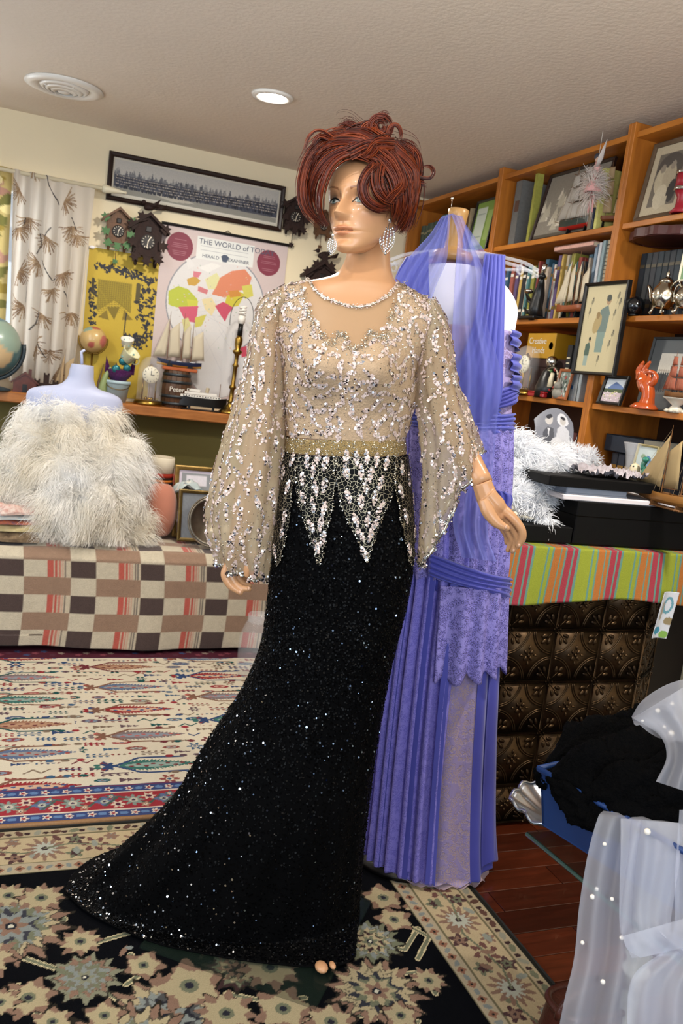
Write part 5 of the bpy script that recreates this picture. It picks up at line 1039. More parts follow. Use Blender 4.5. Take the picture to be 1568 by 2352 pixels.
def silverpot(px, py, s, label, spout=True, lid=True):
    t = thing('silver_teapot' if spout else 'silver_sugar_bowl', (BXF+.015, Yof(px, py, BXF+.015), SZ[5]), label, 'teapot' if spout else 'bowl', -PI/2)
    n = 48; P = [(.018, .0), (.03, .006), (.043, .025), (.046, .045), (.04, .065), (.03, .08), (.024, .09)]; PP = crom(np.array(P), 22)*s; G = np.array([[((r*(1+.05*math.sin(8*a)*math.sin(i*.45)))*math.cos(a), (r*(1+.05*math.sin(8*a)*math.sin(i*.45)))*math.sin(a), z+.02*s) for a in np.linspace(0, 2*PI, n+1)[:-1]] for i, (r, z) in enumerate(PP)])
    SVW = M('antique_silver', '#c4bcaa', .18, 1.0, noise=(30, .3)); MB().grid(G[::-1], True).add(G[-1], [tuple(range(n))]).build('body', SVW, t, True)
    if lid: MB().lathe([(.026*s, 0), (.022*s, .012*s), (.01*s, .02*s), (.004*s, .024*s), (.007*s, .03*s), (.003*s, .04*s), (0, .05*s)], (0, 0, .108*s), 20).build('lid', SVW, t, True)
    if spout: MB().tube(crom(np.array([(-.03, 0, .05), (-.06, 0, .055), (-.075, 0, .085), (-.092, 0, .105)])*s, 12), np.linspace(.014, .006, 12)*s, 10).build('spout', SVW, t, True)
    MB().tube(crom(np.array([(.028, 0, .1), (.06, 0, .115), (.08, 0, .08), (.065, 0, .05), (.04, 0, .045)])*s, 16), .0045*s, 8).build('handle', SVW, t, True)
    if not spout: MB().tube(crom(np.array([(-.028, 0, .1), (-.06, 0, .115), (-.08, 0, .08), (-.065, 0, .05), (-.04, 0, .045)])*s, 16), .0045*s, 8).build('handle', SVW, t, True)
    for k in range(4): a = k*PI/2+PI/4; MB().tube([(.03*s*math.cos(a), .03*s*math.sin(a), .03*s), (.036*s*math.cos(a), .036*s*math.sin(a), .012*s), (.042*s*math.cos(a), .042*s*math.sin(a), .001)], [.007*s, .004*s, .006*s], 8).build('foot', SVW, t, True)
silverpot(1520, 715, .92, 'ornate silver teapot with curved spout on the second shelf')
silverpot(1572, 718, .8, 'ornate silver sugar bowl beside the silver teapot', spout=False)
gb = thing('black_glass_paperweight', (BXF+.02, Yof(1455, 718, BXF+.02), SZ[5]), 'shiny black glass ball ornament beside the silver teapot', 'ornament'); MB().ell((0, 0, .034), (.032, .033, .033), 24, 16).build('ball', M('black_glass', '#0c0d10', .05, spec=1.0), gb, True); MB().lathe([(.018, 0), (.02, .004), (.014, .008)], n=18).build('ring_foot', BLACK, gb, True)
cv = Cv(24, 34, .24, .34, '#6f8f6a'); cv.ell(.12, .18, .07, .1, '#c9a08c'); cv.ell(.12, .1, .04, .05, '#b58a74'); cv.line([(.05, .28), (.12, .24), (.2, .29)], .02, '#ddd3c4')
picture('small_green_picture', (BXF+.005, Yof(1548, 690, BXF)+.0, SZ[5]+.10), (0, -1, 0), (.03, 0, .9995), .09, .13, .006, .008, cv, M('ivory_frame', '#cfc6b0', .5), 'small ivory framed green picture above the sugar bowl', 'picture')
# right bay, lower shelf
cv = Cv(80, 80, .8, .8, '#c9c6bc'); cv.rect(.0, .5, .8, .8, '#6a6c6a')
for i in range(14): x = .05+i*.052; hh = g.uniform(.16, .3); cv.ell(x, .55, .035, .2, g.choice(('#3a3d42', '#4c5054', '#2f3136'))); cv.ell(x, .55-.17-.04, .022, .03, '#a39a90')
for i in range(2): cv.ell(.32+.1*i, .28, .03, .06, '#55585a'); cv.ell(.32+.1*i, .21, .018, .025, '#8d867e')
cv.noise(.1); picture('large_grey_photograph', (BXF+.07, Yof(1462, 940, BXF+.07), SZ[4]), (0, -1, 0), (.12, 0, .993), .27, .245, .008, .012, cv, M('charcoal_frame', '#3a3d3e', .6), 'large grey-matted group photograph behind the orange hand', 'picture', mat_w=.045, mat_m=M('grey_mat', '#5f6466', .8))
cv = Cv(60, 50, .6, .5, '#c4ccd4'); cv.poly([(.1, .2), (.3, .06), (.55, .16), (.6, .22), (.1, .24)], '#5a6f9a'); cv.rect(0, .22, .6, .3, '#4a5640'); cv.rect(0, .3, .6, .5, '#b9a9b0')
for i in range(40): cv.ell(g.uniform(0, .6), g.uniform(.28, .5), .02, .01, g.choice(('#c9c48a', '#d4c4cc', '#8a9a6a', '#e0d8d8')))
picture('landscape_photograph', (BXF+.0, Yof(1372, 930, BXF), SZ[4]), (0, -1, 0), (.22, 0, .975), .125, .105, .010, .012, cv, FR_BLACK, 'black framed mountain landscape photograph', 'picture', mat_w=.002)
# ================================================================ the bar desk
DX0, DX1, DY0, DY1, DZ = 1.215, 2.25, 2.05, 2.60, .85
dk = thing('bar_desk', (1.6, 2.3, 0), 'bar desk faced with embossed bronze tin tiles', 'desk', 0)
DKW = M('dark_stained_wood', '#1c110c', .4, noise=(10, .3)); TIN = M('bronze_tin', '#56422c', .36, .85, noise=(14, .55), col2='#241a12')
MB().box((-.067, .02, .42), (.62, .50, .82)).build('carcass', DKW, dk); MB().box((.445, .12, .42), (.40, .30, .82)).build('under_desk_shade', DKW, dk); MB().box((.13, .02, DZ-.012), (1.04, .556, .024), b=.004).build('desk_top', DKW, dk)  # recessed second panel is added dark to give the shade under the desk
def tin_tile():
    b = MB(); w, h = .163, .160; b.box((w/2, .003, h/2), (w, .003, h))
    for x in (0, w): b.box((x, 0, h/2), (.0085, .006, h), b=.0028)
    for z in (0, h): b.box((w/2, 0, z), (w, .006, .0085), b=.0028)
    for cx, cz, a0 in ((0, 0, 0), (w, 0, PI/2), (w, h, PI), (0, h, 3*PI/2)):
        for r in (.076, .070):
            b.tube([(cx+r*math.cos(a), .0015, cz+r*math.sin(a)) for a in np.linspace(a0+.12, a0+PI/2-.12, 12)], .0026, 5)
        d = a0+PI/4
        for q, rr in ((-.28, .042), (.28, .042), (0, .052)):
            c = np.array([cx+rr*math.cos(d+q), .001, cz+rr*math.sin(d+q)]); b.ell(c, (.0115, .0045, .0058), 8, 6, R=Matrix.Rotation(-(d+q*1.8), 3, 'Y'))
        b.tube([(cx+.012*math.cos(d), .001, cz+.012*math.sin(d)), (cx+.04*math.cos(d), .001, cz+.04*math.sin(d))], .0018, 5)
        for q in (0, 1): b.ell((cx+.011*math.cos(a0+q*PI/2), -.003, cz+.011*math.sin(a0+q*PI/2)), .0042, 8, 6)
    for k in range(4):
        a = k*PI/2+PI/4; b.ell((w/2+.013*math.cos(a), .001, h/2+.013*math.sin(a)), (.0085, .004, .0055), 8, 6, R=Matrix.Rotation(-a, 3, 'Y')); a = k*PI/2; b.ell((w/2+.024*math.cos(a), .001, h/2+.024*math.sin(a)), (.0075, .004, .004), 8, 6, R=Matrix.Rotation(-a, 3, 'Y'))
    b.ell((w/2, .0005, h/2), (.006, .005, .006), 8, 6)
    return mesh_np(b.v, b.f, True)
TM = tin_tile(); TM.materials.append(TIN)
for i in range(4):
    for j in range(5):
        o = bpy.data.objects.new('tin_tile', TM); COL.objects.link(o); o.parent = dk; o.location = (1.203+i*.163-1.6, DY0-.006-2.3, -.029+j*.160+.0)
        if j == 0: o.location.z = .012; o.scale.z = .74
for j in range(5):                                              # short return that bends away at the right corner
    o = bpy.data.objects.new('tin_tile', TM); COL.objects.link(o); o.parent = dk; o.location = (1.203+4*.163-1.6, DY0-.006-2.3, -.029+j*.160); o.rotation_euler = (0, 0, .62)
    if j == 0: o.location.z = .012; o.scale.z = .74
# striped runner over the front edge
cw_, ch_ = .82, .34; SC = Cv(420, 60, cw_, ch_, '#97a02c'); xx = -.04; TL_ = '#5d8679'
while xx < cw_:
    for a, b_, c in ((0, .022, '#8a932a'), (.022, .027, TL_), (.027, .040, '#8a932a'), (.040, .046, TL_), (.046, .066, '#a8652a'), (.066, .071, TL_), (.071, .082, '#a8652a'), (.082, .088, TL_), (.088, .108, '#9a333f'), (.108, .114, TL_), (.114, .125, '#9a333f'), (.125, .133, TL_), (.133, .152, '#8a932a')): SC.rect(xx+a, 0, xx+b_, ch_, c)
    xx += .1525
SC.noise(.05); v, u = np.meshgrid(np.linspace(0, cw_, 420), np.linspace(0, ch_, 60)); hang = .155+.012*np.sin(v*9+1)-.012*np.clip(v-.4, 0, 1)
sx = at(1166, 1260, Y=DY0-.02)[0]; drop = np.clip(1-u/hang, 0, 1)
Y = np.where(u < hang, DY0-.016-.006*np.sin(v*26)*drop-.014*drop, DY0-.016+(u-hang)); Z = np.where(u < hang, DZ+.004-(hang-u), DZ+.004+.0*u); G = np.stack([sx+v-.02*drop*(1-v/cw_), Y, Z], -1)
G[..., 2] -= .10*np.exp(-((v-.0)/.05)**2)*0
rn = thing('striped_runner', (0, 0, 0), 'lime, orange and red striped cloth runner over the desk front', 'cloth'); SC.sheet('cloth', G, M('runner_cotton', rough=.85, vcol='Col', bump=(300, .2)), rn, solid=.0025)
# tea towel hanging at the right corner
cvT = Cv(30, 60, .12, .24, '#c4c6cc')
for a in ((.07, .07, .035, .045, '#5f8f9c'), (.07, .07, .022, .03, '#c4c6cc'), (.03, .2, .03, .02, '#3f86a0'), (.1, .15, .03, .02, '#8a7a5a'), (.09, .22, .03, .02, '#7aa04a'), (.03, .1, .012, .05, '#9a8f80')): cvT.ell(*a)
tq = at(1535, 1375, Y=2.0); v, u = np.meshgrid(np.linspace(0, .055, 30), np.linspace(0, .145, 60)); G = np.stack([tq[0]-.02+v-.10*u, 2.0+.008*np.sin(v*60)+.02*u, tq[2]+.02-u], -1); tt = thing('tea_towel', (0, 0, 0), 'white tea towel with blue and green print hanging under the striped runner', 'towel'); cvT.sheet('cloth', G, M('towel_cotton', rough=.9, vcol='Col'), tt, solid=.002)
# ---------------- things on the desk
BLKC = M('black_card', '#060607', .6, noise=(30, .2), spec=.2); DZT = DZ+.008
def cbox(name, px0, px1, py, Y, z, h, d, label, mat, cat='box', lid=True):
    a, b_ = at(px0, py, Y=Y)[0], at(px1, py, Y=Y)[0]; t = thing(name, ((a+b_)/2, Y+d/2, z), label, cat); w = b_-a
    MB().box((0, 0, h/2), (w, d, h), b=.003).build('tray', mat, t)
    if lid: MB().box((0, 0, h-.02), (w+.006, d+.006, .045 if h > .08 else h*.5), b=.003).build('lid', mat, t)
    return t
cbox('black_display_box', 1315, 1590, 1240, DY0+.03, DZT, .125, .36, 'large black display box on the desk', BLKC)
cbox('black_jewel_tray', 1178, 1312, 1240, DY0+.03, DZT, .048, .2, 'low black tray holding pearls', BLKC, 'tray', lid=False)
cbox('white_foam_board', 1292, 1555, 1150, DY0+.035, DZT+.127, .016, .3, 'white foam board lying on the large black box', M('white_foam', '#d9d3d6', .8), 'board', lid=False)
cbox('grey_card_box', 1300, 1440, 1135, DY0+.05, DZT+.144, .02, .24, 'pale grey flat box under the black tray', M('pale_grey_card', '#8f97a6', .7), 'box')
bt = cbox('black_shallow_tray', 1262, 1530, 1105, DY0+.03, DZT+.165, .03, .30, 'shallow black tray with crumpled silver wrap', BLKC, 'tray', lid=False)
# silver wrap
g2 = np.random.default_rng(2); U, V_ = np.meshgrid(np.linspace(-1, 1, 46), np.linspace(-1, 1, 24)); Zc = .012+.016*np.abs(np.sin(U*5+V_*3))*np.abs(np.cos(V_*4-U*2))+g2.normal(0, .005, U.shape); wl = at(1395, 1090, Y=DY0+.12); wr = thing('silver_wrap', (wl[0], DY0+.13, DZT+.195), 'crumpled silver cellophane wrap lying in the black tray', 'wrap')
link('foil', gridmesh(np.stack([U*.105, V_*.07, np.clip(Zc, .002, 1)], -1), smooth=False), M('silver_cellophane', '#cfc8d0', .18, .35, spec=1.0), wr)
# pearls
pq = at(1215, 1190, Y=DY0+.1); pr = thing('pearl_necklace', (pq[0], DY0+.12, DZT+.05), 'tangled cream pearl necklaces in the low black tray', 'necklace'); PRL = M('pearl', '#d9d0bc', .2, coat=.5)
b = MB(); g3 = random.Random(11)
pts = crom(np.array([(g3.uniform(-.075, .08), g3.uniform(-.05, .05), .005+.01*g3.random()) for _ in range(16)]), 230)
for p in pts: b.ell(p, .0042, 7, 5)
b.build('pearl_strand', PRL, pr, True, kind='stuff')
b = MB()
for i in range(34): b.ell((g3.uniform(-.08, .05), g3.uniform(-.04, .05), .018+.014*g3.random()), g3.uniform(.005, .0085), 8, 6)
b.build('large_pearl', PRL, pr, True, kind='stuff')
# feather boa
FB = M('boa_feather', '#fbfcff', .85, transl=.3)
def D2(px, py, Y, r): p = at(px, py+8, Y=Y); r *= .8; return (tuple(p), (r, r, r))
bl_ = [D2(*a) for a in ((1185, 1010, 2.32, .05), (1215, 1040, 2.28, .065), (1200, 1090, 2.25, .06), (1235, 1090, 2.22, .055), (1265, 1050, 2.28, .055), (1310, 1045, 2.32, .05), (1345, 1050, 2.36, .04), (1190, 1130, 2.19, .045), (1215, 1150, 2.16, .04), (1240, 1170, 2.14, .03), (1260, 1130, 2.2, .03), (1255, 1190, 2.12, .02))]
bo = thing('feather_boa', tuple(at(1215, 1150, Y=2.2)), 'fluffy bright white feather boa draped across the desk', 'feather boa'); off = np.array(bo.location)
b = MB()
for c, r in bl_: b.ell(np.array(c)-off, np.array(r)*.72, 12, 8)
b.build('boa_core', FB, bo, True, kind='stuff'); V, F = plumes(bl_, 9000, .018, .042, .0018, .25, 12, wild=.9); V -= off; link('barb', mesh_np(V, F), FB, bo, kind='stuff')
# die-cut wedding photograph
wq = at(1263, 1010, Y=2.46); wd = thing('wedding_photograph', (wq[0], 2.46, DZT), 'cut-out black and white wedding photograph standing behind the boa', 'photograph'); c = Cv(64, 74, .64, .74, '#84868f')
c.poly([(.12, .7), (.13, .36), (.2, .28), (.3, .3), (.34, .7)], '#55575f'); c.ell(.22, .17, .06, .08, '#c9c4c0'); c.ell(.22, .12, .05, .035, '#33353c'); c.poly([(.2, .3), (.24, .3), (.22, .44)], '#d8d8dc'); c.poly([(.33, .7), (.36, .3), (.46, .22), (.56, .32), (.62, .7)], '#cfcfd4'); c.ell(.45, .15, .1, .1, '#dcdce0'); c.ell(.45, .17, .05, .065, '#c4bfba'); c.ell(.45, .12, .045, .025, '#3a3a40'); c.ell(.36, .5, .09, .08, '#d9d9dd'); c.noise(.1)
hW = at(1263, 936, Y=2.46)[2]-DZT; zb_ = hW-.165; G = np.stack([(c.x/.64-.5)*.15, -.03+0*c.x+.03*(1-c.y/.74), hW-c.y/.74*.165-.045*np.abs(c.x/.64-.5)**2*4*np.clip(1-c.y/.3, 0, 1)], -1); c.sheet('print', G, M('matte_photo', rough=.5, vcol='Col'), wd, solid=.004)
MB().prism([(-.03, 0), (.03, 0), (.02, zb_+.12), (-.02, zb_+.12)], .006, (0, .03, 0), (1, 0, 0), (0, -.1, 1)).build('easel_back', M('grey_board', '#77777a', .8), wd)
MB().box((0, -.0, zb_/2), (.10, .06, zb_), b=.004).build('riser', BLKC, wd)
# right bay, lowest: books, vase, small picture, ship
for k in range(9): book(BXF+.09, Yof(1405, 1090, BXF+.09)-.036*k, SZ[3]-.08, .034, .235, .16, cloth(('#1f2a38', '#243040', '#2b2a30')[k % 3]), 'navy leather volume with gilt bands in the lowest row', 'navy gilt volumes', band=GOLD)
for k in range(4): o = book(BXF+.08, Yof(1290, 990, BXF+.08)-.04*k, SZ[3]+.0, .036, .2, .16, cloth(('#3a2a22', '#4a3228', '#5a2a26', '#2c2c30')[k]), ('dark brown', 'chestnut', 'oxblood', 'graphite')[k]+' book low in the bookcase behind the boa')
book(BXF+.08, Yof(1440, 970, BXF+.08), SZ[3]-.08+.238, .2, .06, .16, cloth('#1f2c3c'), 'navy box file lying flat on the gilt volumes', lay=True)
vs = thing('glass_vase', (BXF-.03, Yof(1440, 1100, BXF-.03), DZT+.2), 'tall clear glass vase in front of the navy volumes', 'vase'); MB().lathe([(0, .002), (.02, 0), (.017, .008), (.013, .03), (.02, .07), (.03, .1), (.028, .1), (.018, .07), (.011, .03), (.012, .012)], n=24).build('bowl', M('thin_clear_plastic'), vs, True); MB().lathe([(.0295, .098), (.031, .1), (.0295, .103), (.028, .1)], n=24).build('rim', M('thin_clear_plastic'), vs, True)
cv = Cv(30, 26, .3, .26, '#c2cfd0'); cv.ell(.18, .14, .06, .05, '#4f7fa8'); cv.ell(.1, .1, .04, .02, '#8fa58a'); cv.ell(.2, .18, .03, .03, '#7a9ac0')
pq = at(1462, 1085, X=BXF-.0); picture('flower_picture', (BXF-.02, pq[1], pq[2]), (0, -1, 0), (.12, 0, .993), .10, .095, .007, .008, cv, M('gilt_beaded', '#b5a878', .4, .4), 'small gilt framed blue flower picture beside the glass vase', 'picture')
ey_ = thing('picture_easel', (BXF+.005, pq[1]-.05, DZT+.128), 'small dark easel box under the blue flower picture', 'stand'); MB().box((0, 0, (pq[2]-DZT-.128)/2-.001), (.04, .08, pq[2]-DZT-.13), b=.003).build('block', BLKC, ey_); MB().box((-.022, 0, pq[2]-DZT-.134), (.012, .08, .008), b=.002).build('lip', BLKC, ey_)
cq = at(1490, 1105, X=BXF-.06); cr = thing('green_creature', (BXF-.07, cq[1], DZT+.2), 'glossy green glass creature figurine on the tray', 'figurine'); GG = M('green_glass_glaze', '#2f7f6c', .08, coat=.6)
MB().ell((0, 0, .018), (.018, .028, .018)).build('body', GG, cr, True); MB().tube([(0, .015, .02), (0, .028, .04), (0, .022, .055)], [.010, .008, .009], 8).build('neck', GG, cr, True); MB().ell((-.004, .016, .06), (.009, .014, .009)).build('head', GG, cr, True)
ow = thing('owl_figurine', (BXF-.07, cq[1]+.062, DZT+.2), 'beige stone owl figurine beside the green creature', 'figurine'); MB().lathe([(.012, 0), (.017, .012), (.016, .028), (.012, .038), (0, .044)], n=16).build('body', CERM, ow, True)
for s in (-1, 1): MB().ell((-.012, s*.006, .032), .003, 6, 5).build('eye', BLACK, ow, True)
yy = at(1545, 1140, X=BXF-.08)[1]; zq = at(1545, 1150, X=BXF-.08)[2]
ship((BXF-.10, yy+.0, DZT+.132), .24, .2, M('honey_hull', '#a8743a', .4), M('honey_hull', '#a8743a', .4), 'unpainted honey wood ship model with bare masts', rz=-PI/2, sails='none' if False else 'schooner', smat=M('bare_rope', '#a08a62', .8), masts=(-.12, .22), standh=.012, stand=MASTW)
# orange hand sculpture: palm, thumb and fingers grown from one skin
def hand(name, chains, mat, parent, vox=.0024, subs=0):
    b = MB()
    for P, R in chains: 
        n = max(6, len(P)*4); q = crom(np.array(P, float), n); b.tube(q, np.interp(np.linspace(0, 1, n), np.linspace(0, 1, len(R)), R), 10)
        b.ell(q[-1], R[-1]*1.0, 8, 6)
    o = b.build(name, mat, parent, True); md = o.modifiers.new('remesh', 'REMESH'); md.mode = 'VOXEL'; md.voxel_size = vox; md.use_smooth_shade = True
    ms = o.modifiers.new('smooth', 'SMOOTH'); ms.factor = .5; ms.iterations = 4; return o
def HS(px, py, dx=0.0): p = at(px, py, X=BXF+dx); return (p[0], p[1], p[2])
hb0 = HS(1478, 938, .0); ORG = M('orange_glaze', '#a8481a', .12, coat=.8)
hs = thing('hand_sculpture', (BXF+.0, hb0[1], SZ[4]), 'glossy orange ceramic hand sculpture with raised fingers', 'sculpture'); o_ = np.array([BXF, hb0[1], SZ[4]])
def hp_(L): return [tuple(np.array(HS(*a))-o_) for a in L]
hand('glazed_hand', [(hp_([(1482, 936), (1487, 915), (1488, 900), (1484, 885)]), [.030, .022, .021, .024]), (hp_([(1484, 893), (1478, 875), (1475, 862)]), [.024, .024, .016]), (hp_([(1484, 890), (1490, 878), (1492, 866)]), [.02, .018, .010]),
   (hp_([(1470, 868), (1466, 852), (1472, 840), (1477, 832)]), [.0125, .010, .008, .005]), (hp_([(1476, 866), (1480, 850), (1486, 840), (1492, 832)]), [.012, .009, .008, .005]), (hp_([(1466, 872), (1465, 860), (1470, 850), (1474, 842)]), [.010, .008, .007, .005]), (hp_([(1478, 866), (1484, 856), (1494, 854), (1504, 856)]), [.011, .009, .008, .005]), (hp_([(1492, 884), (1502, 876), (1506, 864), (1502, 858)]), [.014, .011, .009, .006])], ORG, hs, .0016)
MB().lathe([(.042, 0), (.044, .006), (.036, .014), (.03, .02)], (0, 0, 0), 24, sy=1.1).build('cuff', ORG, hs, True)
yy = Yof(1545, 940, BXF+.01); st_ = thing('shell_stand', (BXF+.02, yy, SZ[4]), 'white shell base under the red-sailed ship', 'shell'); SHL = M('white_shell', '#cfc8b8', .4, noise=(20, .2))
MB().lathe([(.026, 0), (.022, .012), (.012, .022), (.034, .04), (.045, .046), (.03, .044), (0, .036)], n=22).build('shell_bowl', SHL, st_, True)
for k in range(9): a = k*.7; MB().ell((.028*math.cos(a), .028*math.sin(a), .005), (.008, .008, .006), 8, 6).build('coral_knob', SHL, st_, True)
ship((BXF+.02, yy, SZ[4]+.047), .12, .13, MASTW, MASTW, 'little ship with rust red sails on a shell', rz=-PI/2, smat=M('rust_sail', '#94503a', .6), masts=(-.3, 0, .3), standh=0)
# ================================================================ red-haired mannequin in the sequinned gown
HB = 1.86                                                     # horizontal distance of the body axis
SKIN = M('mannequin_skin', '#c9966c', .36, coat=.15, noise=(3, .05)); SKINV = M('mannequin_painted_face', rough=.38, vcol='Col', coat=.12)
toe = at(738, 2226, Z=.02)
base_c = at(640, 2200, H=HB); base_c[2] = 0
mq = thing('mannequin', (base_c[0], base_c[1], .0), 'female display mannequin with tan skin standing on a glass plate', 'mannequin'); mo = np.array([base_c[0], base_c[1], 0.])
BODY = [(806, 530, 892, 530, .030, .052, .03), (797, 580, 895, 580, .036, .05, .02), (786, 610, 898, 618, .042, .05, .01), (768, 630, 908, 646, .048, .052, .003), (735, 640, 932, 662, .052, .055), (690, 648, 962, 678, .055, .06), (645, 664, 1000, 706, .06, .065), (628, 700, 1010, 745, .075, .075), (634, 760, 985, 790, .092, .085), (650, 830, 955, 842, .105, .085), (655, 890, 950, 905, .098, .08), (659, 950, 940, 960, .085, .075), (663, 1000, 924, 1010, .078, .075), (650, 1100, 938, 1110, .09, .09), (645, 1250, 940, 1260, .095, .11), (650, 1500, 880, 1500, .09, .09)]
def bust(G, amp=.028):
    px = proj(G); fr = np.clip(((G-G.mean(1, keepdims=True)) @ (-FH))/.05, 0, 1); d = 0
    for cx, cy in ((738, 842), (868, 850)): d = d+amp*np.exp(-((px[..., 0]-cx)/52)**2-((px[..., 1]-cy)/(58+10*0))**2)
    return G-FH*(d*fr)[..., None]
BG = bust(rings(BODY, 150, 120, HB))
me = gridmesh(BG-mo, True); link('torso', me, SKIN, mq)
def armtube(name, pts, rad, H, dz=0.0):
    P = [at(a, b, H=H+d)-mo for a, b, d in pts]; q = crom(np.array(P), 24); MB().tube(q, np.interp(np.linspace(0, 1, 24), np.linspace(0, 1, len(rad)), rad), 16).build(name, SKIN, mq, True)
armtube('arm', [(652, 715, 0), (628, 800, .0), (604, 960, .02), (574, 1120, .0), (543, 1268, -.03)], [.038, .036, .033, .030, .022], HB)
armtube('arm', [(978, 748, 0), (1000, 840, .02), (1024, 950, .03), (1070, 1045, 0), (1110, 1112, -.04)], [.036, .034, .031, .028, .0215], HB)
def HP(L, H): return [tuple(at(a, b, H=H+d)-mo) for a, b, d in L]
hH = HB-.05
hand('hand', [(HP([(1106, 1108, .012), (1116, 1135, .01), (1130, 1165, .008), (1146, 1180, .006)], hH), [.0215, .023, .024, .016]), (HP([(1108, 1125, .012), (1118, 1150, .016), (1132, 1182, .022)], hH), [.019, .021, .016]), (HP([(1120, 1135, .0), (1142, 1160, .0), (1155, 1172, .004)], hH), [.018, .018, .012]),
   (HP([(1146, 1164, .004), (1172, 1184, -.004), (1196, 1214, -.004), (1199, 1236, .0), (1190, 1254, .006)], hH), [.0125, .0105, .0095, .0085, .006]), (HP([(1142, 1174, .014), (1168, 1200, .010), (1187, 1230, .012), (1186, 1248, .018), (1177, 1266, .022)], hH), [.0115, .010, .009, .008, .0058]), (HP([(1136, 1182, .024), (1160, 1208, .024), (1175, 1236, .028), (1172, 1252, .034), (1166, 1264, .036)], hH), [.011, .0095, .0085, .0075, .0055]), (HP([(1130, 1186, .03), (1150, 1208, .034), (1163, 1230, .04), (1163, 1246, .044)], hH), [.010, .0085, .0075, .0055]),
   (HP([(1112, 1150, -.004), (1121, 1176, -.014), (1140, 1200, -.018), (1163, 1213, -.02)], hH), [.015, .0145, .012, .0075])], SKIN, mq, .0018)
hL = HB-.03
hand('hand', [(HP([(545, 1262, 0), (540, 1285, 0), (536, 1306, 0)], hL), [.021, .024, .018]), (HP([(552, 1266, .006), (553, 1290, .006), (548, 1308, .006)], hL), [.016, .018, .014]), (HP([(524, 1300, -.006), (517, 1322, -.01), (530, 1346, -.012), (552, 1362, -.012)], hL), [.0115, .010, .009, .006]), (HP([(532, 1306, .0), (533, 1330, -.004), (550, 1349, -.006), (572, 1353, -.006)], hL), [.011, .010, .0088, .006]), (HP([(541, 1308, .008), (547, 1330, .006), (560, 1342, .006), (573, 1346, .006)], hL), [.0105, .0095, .0085, .006]), (HP([(550, 1306, .016), (556, 1322, .016), (564, 1332, .016)], hL), [.009, .008, .006]), (HP([(556, 1285, -.01), (566, 1302, -.014), (566, 1320, -.016)], hL), [.013, .011, .007])], SKIN, mq, .0018)
NAILM = M('nail_varnish', '#cfa283', .2)
for a, b, d, H in ((1192, 1252, -.0005, hH), (1179, 1264, .016, hH), (1161, 1211, -.0275, hH), (551, 1360, -.018, hL), (571, 1352, -.012, hL)): MB().ell(at(a, b, H=H+d)-mo, (.0034, .0034, .0046), 8, 6).build('fingernail', NAILM, mq, True)
# feet in nude shoes on the glass plate
for k, (px, py, d) in enumerate(((738, 2226, 0), (770, 2215, .07))):
    tp = at(px, py, Z=.02); tp = tp+FH*(d+.13); tp[2] = .029; pts = [tp, tp+FH*.06, tp+FH*.14+np.array([0, 0, .006]), tp+FH*.22+np.array([0, 0, .02]), tp+FH*.28+np.array([0, 0, .03])]
    MB().tube(crom(np.array(pts)-mo, 16), np.interp(np.linspace(0, 1, 16), [0, .1, .3, .6, 1], [.010, .013, .018, .022, .024]), 12).build('foot', SKIN, mq, True); MB().cyl(tp+FH*.28+np.array([0, 0, .02])-mo, tp+FH*.285+np.array([0, 0, -.003])-mo, .008, .006, 8).build('heel', SKIN, mq, True)
MB().ell(at(738, 2221, Z=.03)-mo, (.014, .018, .009), 12, 8).build('toe', SKIN, mq, True); MB().ell(at(763, 2217, Z=.03)-mo, (.007, .012, .006), 10, 8).build('toe', SKIN, mq, True)
A_, B_ = at(320, 2178, Z=.0107), at(725, 2320, Z=.0107); ex_ = (A_-B_); ey_ = np.array([-ex_[1], ex_[0], 0])*-1.0; ey_ = ey_ if ey_ @ FH > 0 else -ey_
pl_ = MB(); pl_.prism([(0, 0), (1, 0), (1, 1), (0, 1)], .0, B_-mo, ex_, ey_) if False else None
cor = [B_, A_, A_+ey_, B_+ey_]; V = [c-mo+np.array([0, 0, z]) for z in (0.0, .007) for c in cor]
MB().add(V, [(3, 2, 1, 0), (4, 5, 6, 7), (0, 1, 5, 4), (1, 2, 6, 5), (2, 3, 7, 6), (3, 0, 4, 7)]).build('glass_base_plate', M('green_edge_glass', '#2c3a30', .03, sheer=.82, spec=1.0), mq)
rodp = at(700, 2200, H=HB+.03); rodp[2] = .02; MB().cyl(rodp-mo, rodp-mo+np.array([0, 0, .5]), .008, n=10).build('support_rod', SLV, mq, True)

# ---------------- head
NZ, NA = 300, 240
z = np.linspace(.118, -.113, NZ); zk = [-.113, -.111, -.106, -.092, -.075, -.05, -.03, 0, .03, .06, .085, .1, .112, .118]
yf = np.interp(z, zk, [.0, .030, .058, .0775, .0765, .083, .0825, .081, .089, .082, .062, .042, .018, .001]); yb = np.interp(z, zk, [.0, .0, .0, .005, .02, .06, .078, .092, .098, .092, .074, .054, .026, .001]); wd = np.interp(z, zk, [.004, .016, .027, .039, .048, .056, .063, .071, .074, .069, .055, .04, .02, .001])
def sm(a, n=7): k = np.ones(n)/n; p = np.pad(a, n//2, mode='edge'); return np.convolve(p, k, 'valid')
yf, yb, wd = sm(sm(yf, 13), 9), sm(sm(yb, 13), 9), sm(sm(wd, 13), 9)
u = np.linspace(-1, 1, NA, endpoint=False); ang = PI*np.sign(u)*np.abs(u)**1.35            # denser at the face
A, Zg = np.meshgrid(ang, z); W = wd[:, None]; X = W*np.sin(A)*np.where(np.abs(A) < PI/2, 1, 1)
ca = np.cos(A); Yg = np.where(ca > 0, yf[:, None]*np.abs(ca)**.78, -yb[:, None]*np.abs(ca)**.9)
face = np.clip(ca*2.2, 0, 1)
def gs(x, s): return np.exp(-(x/s)**2)
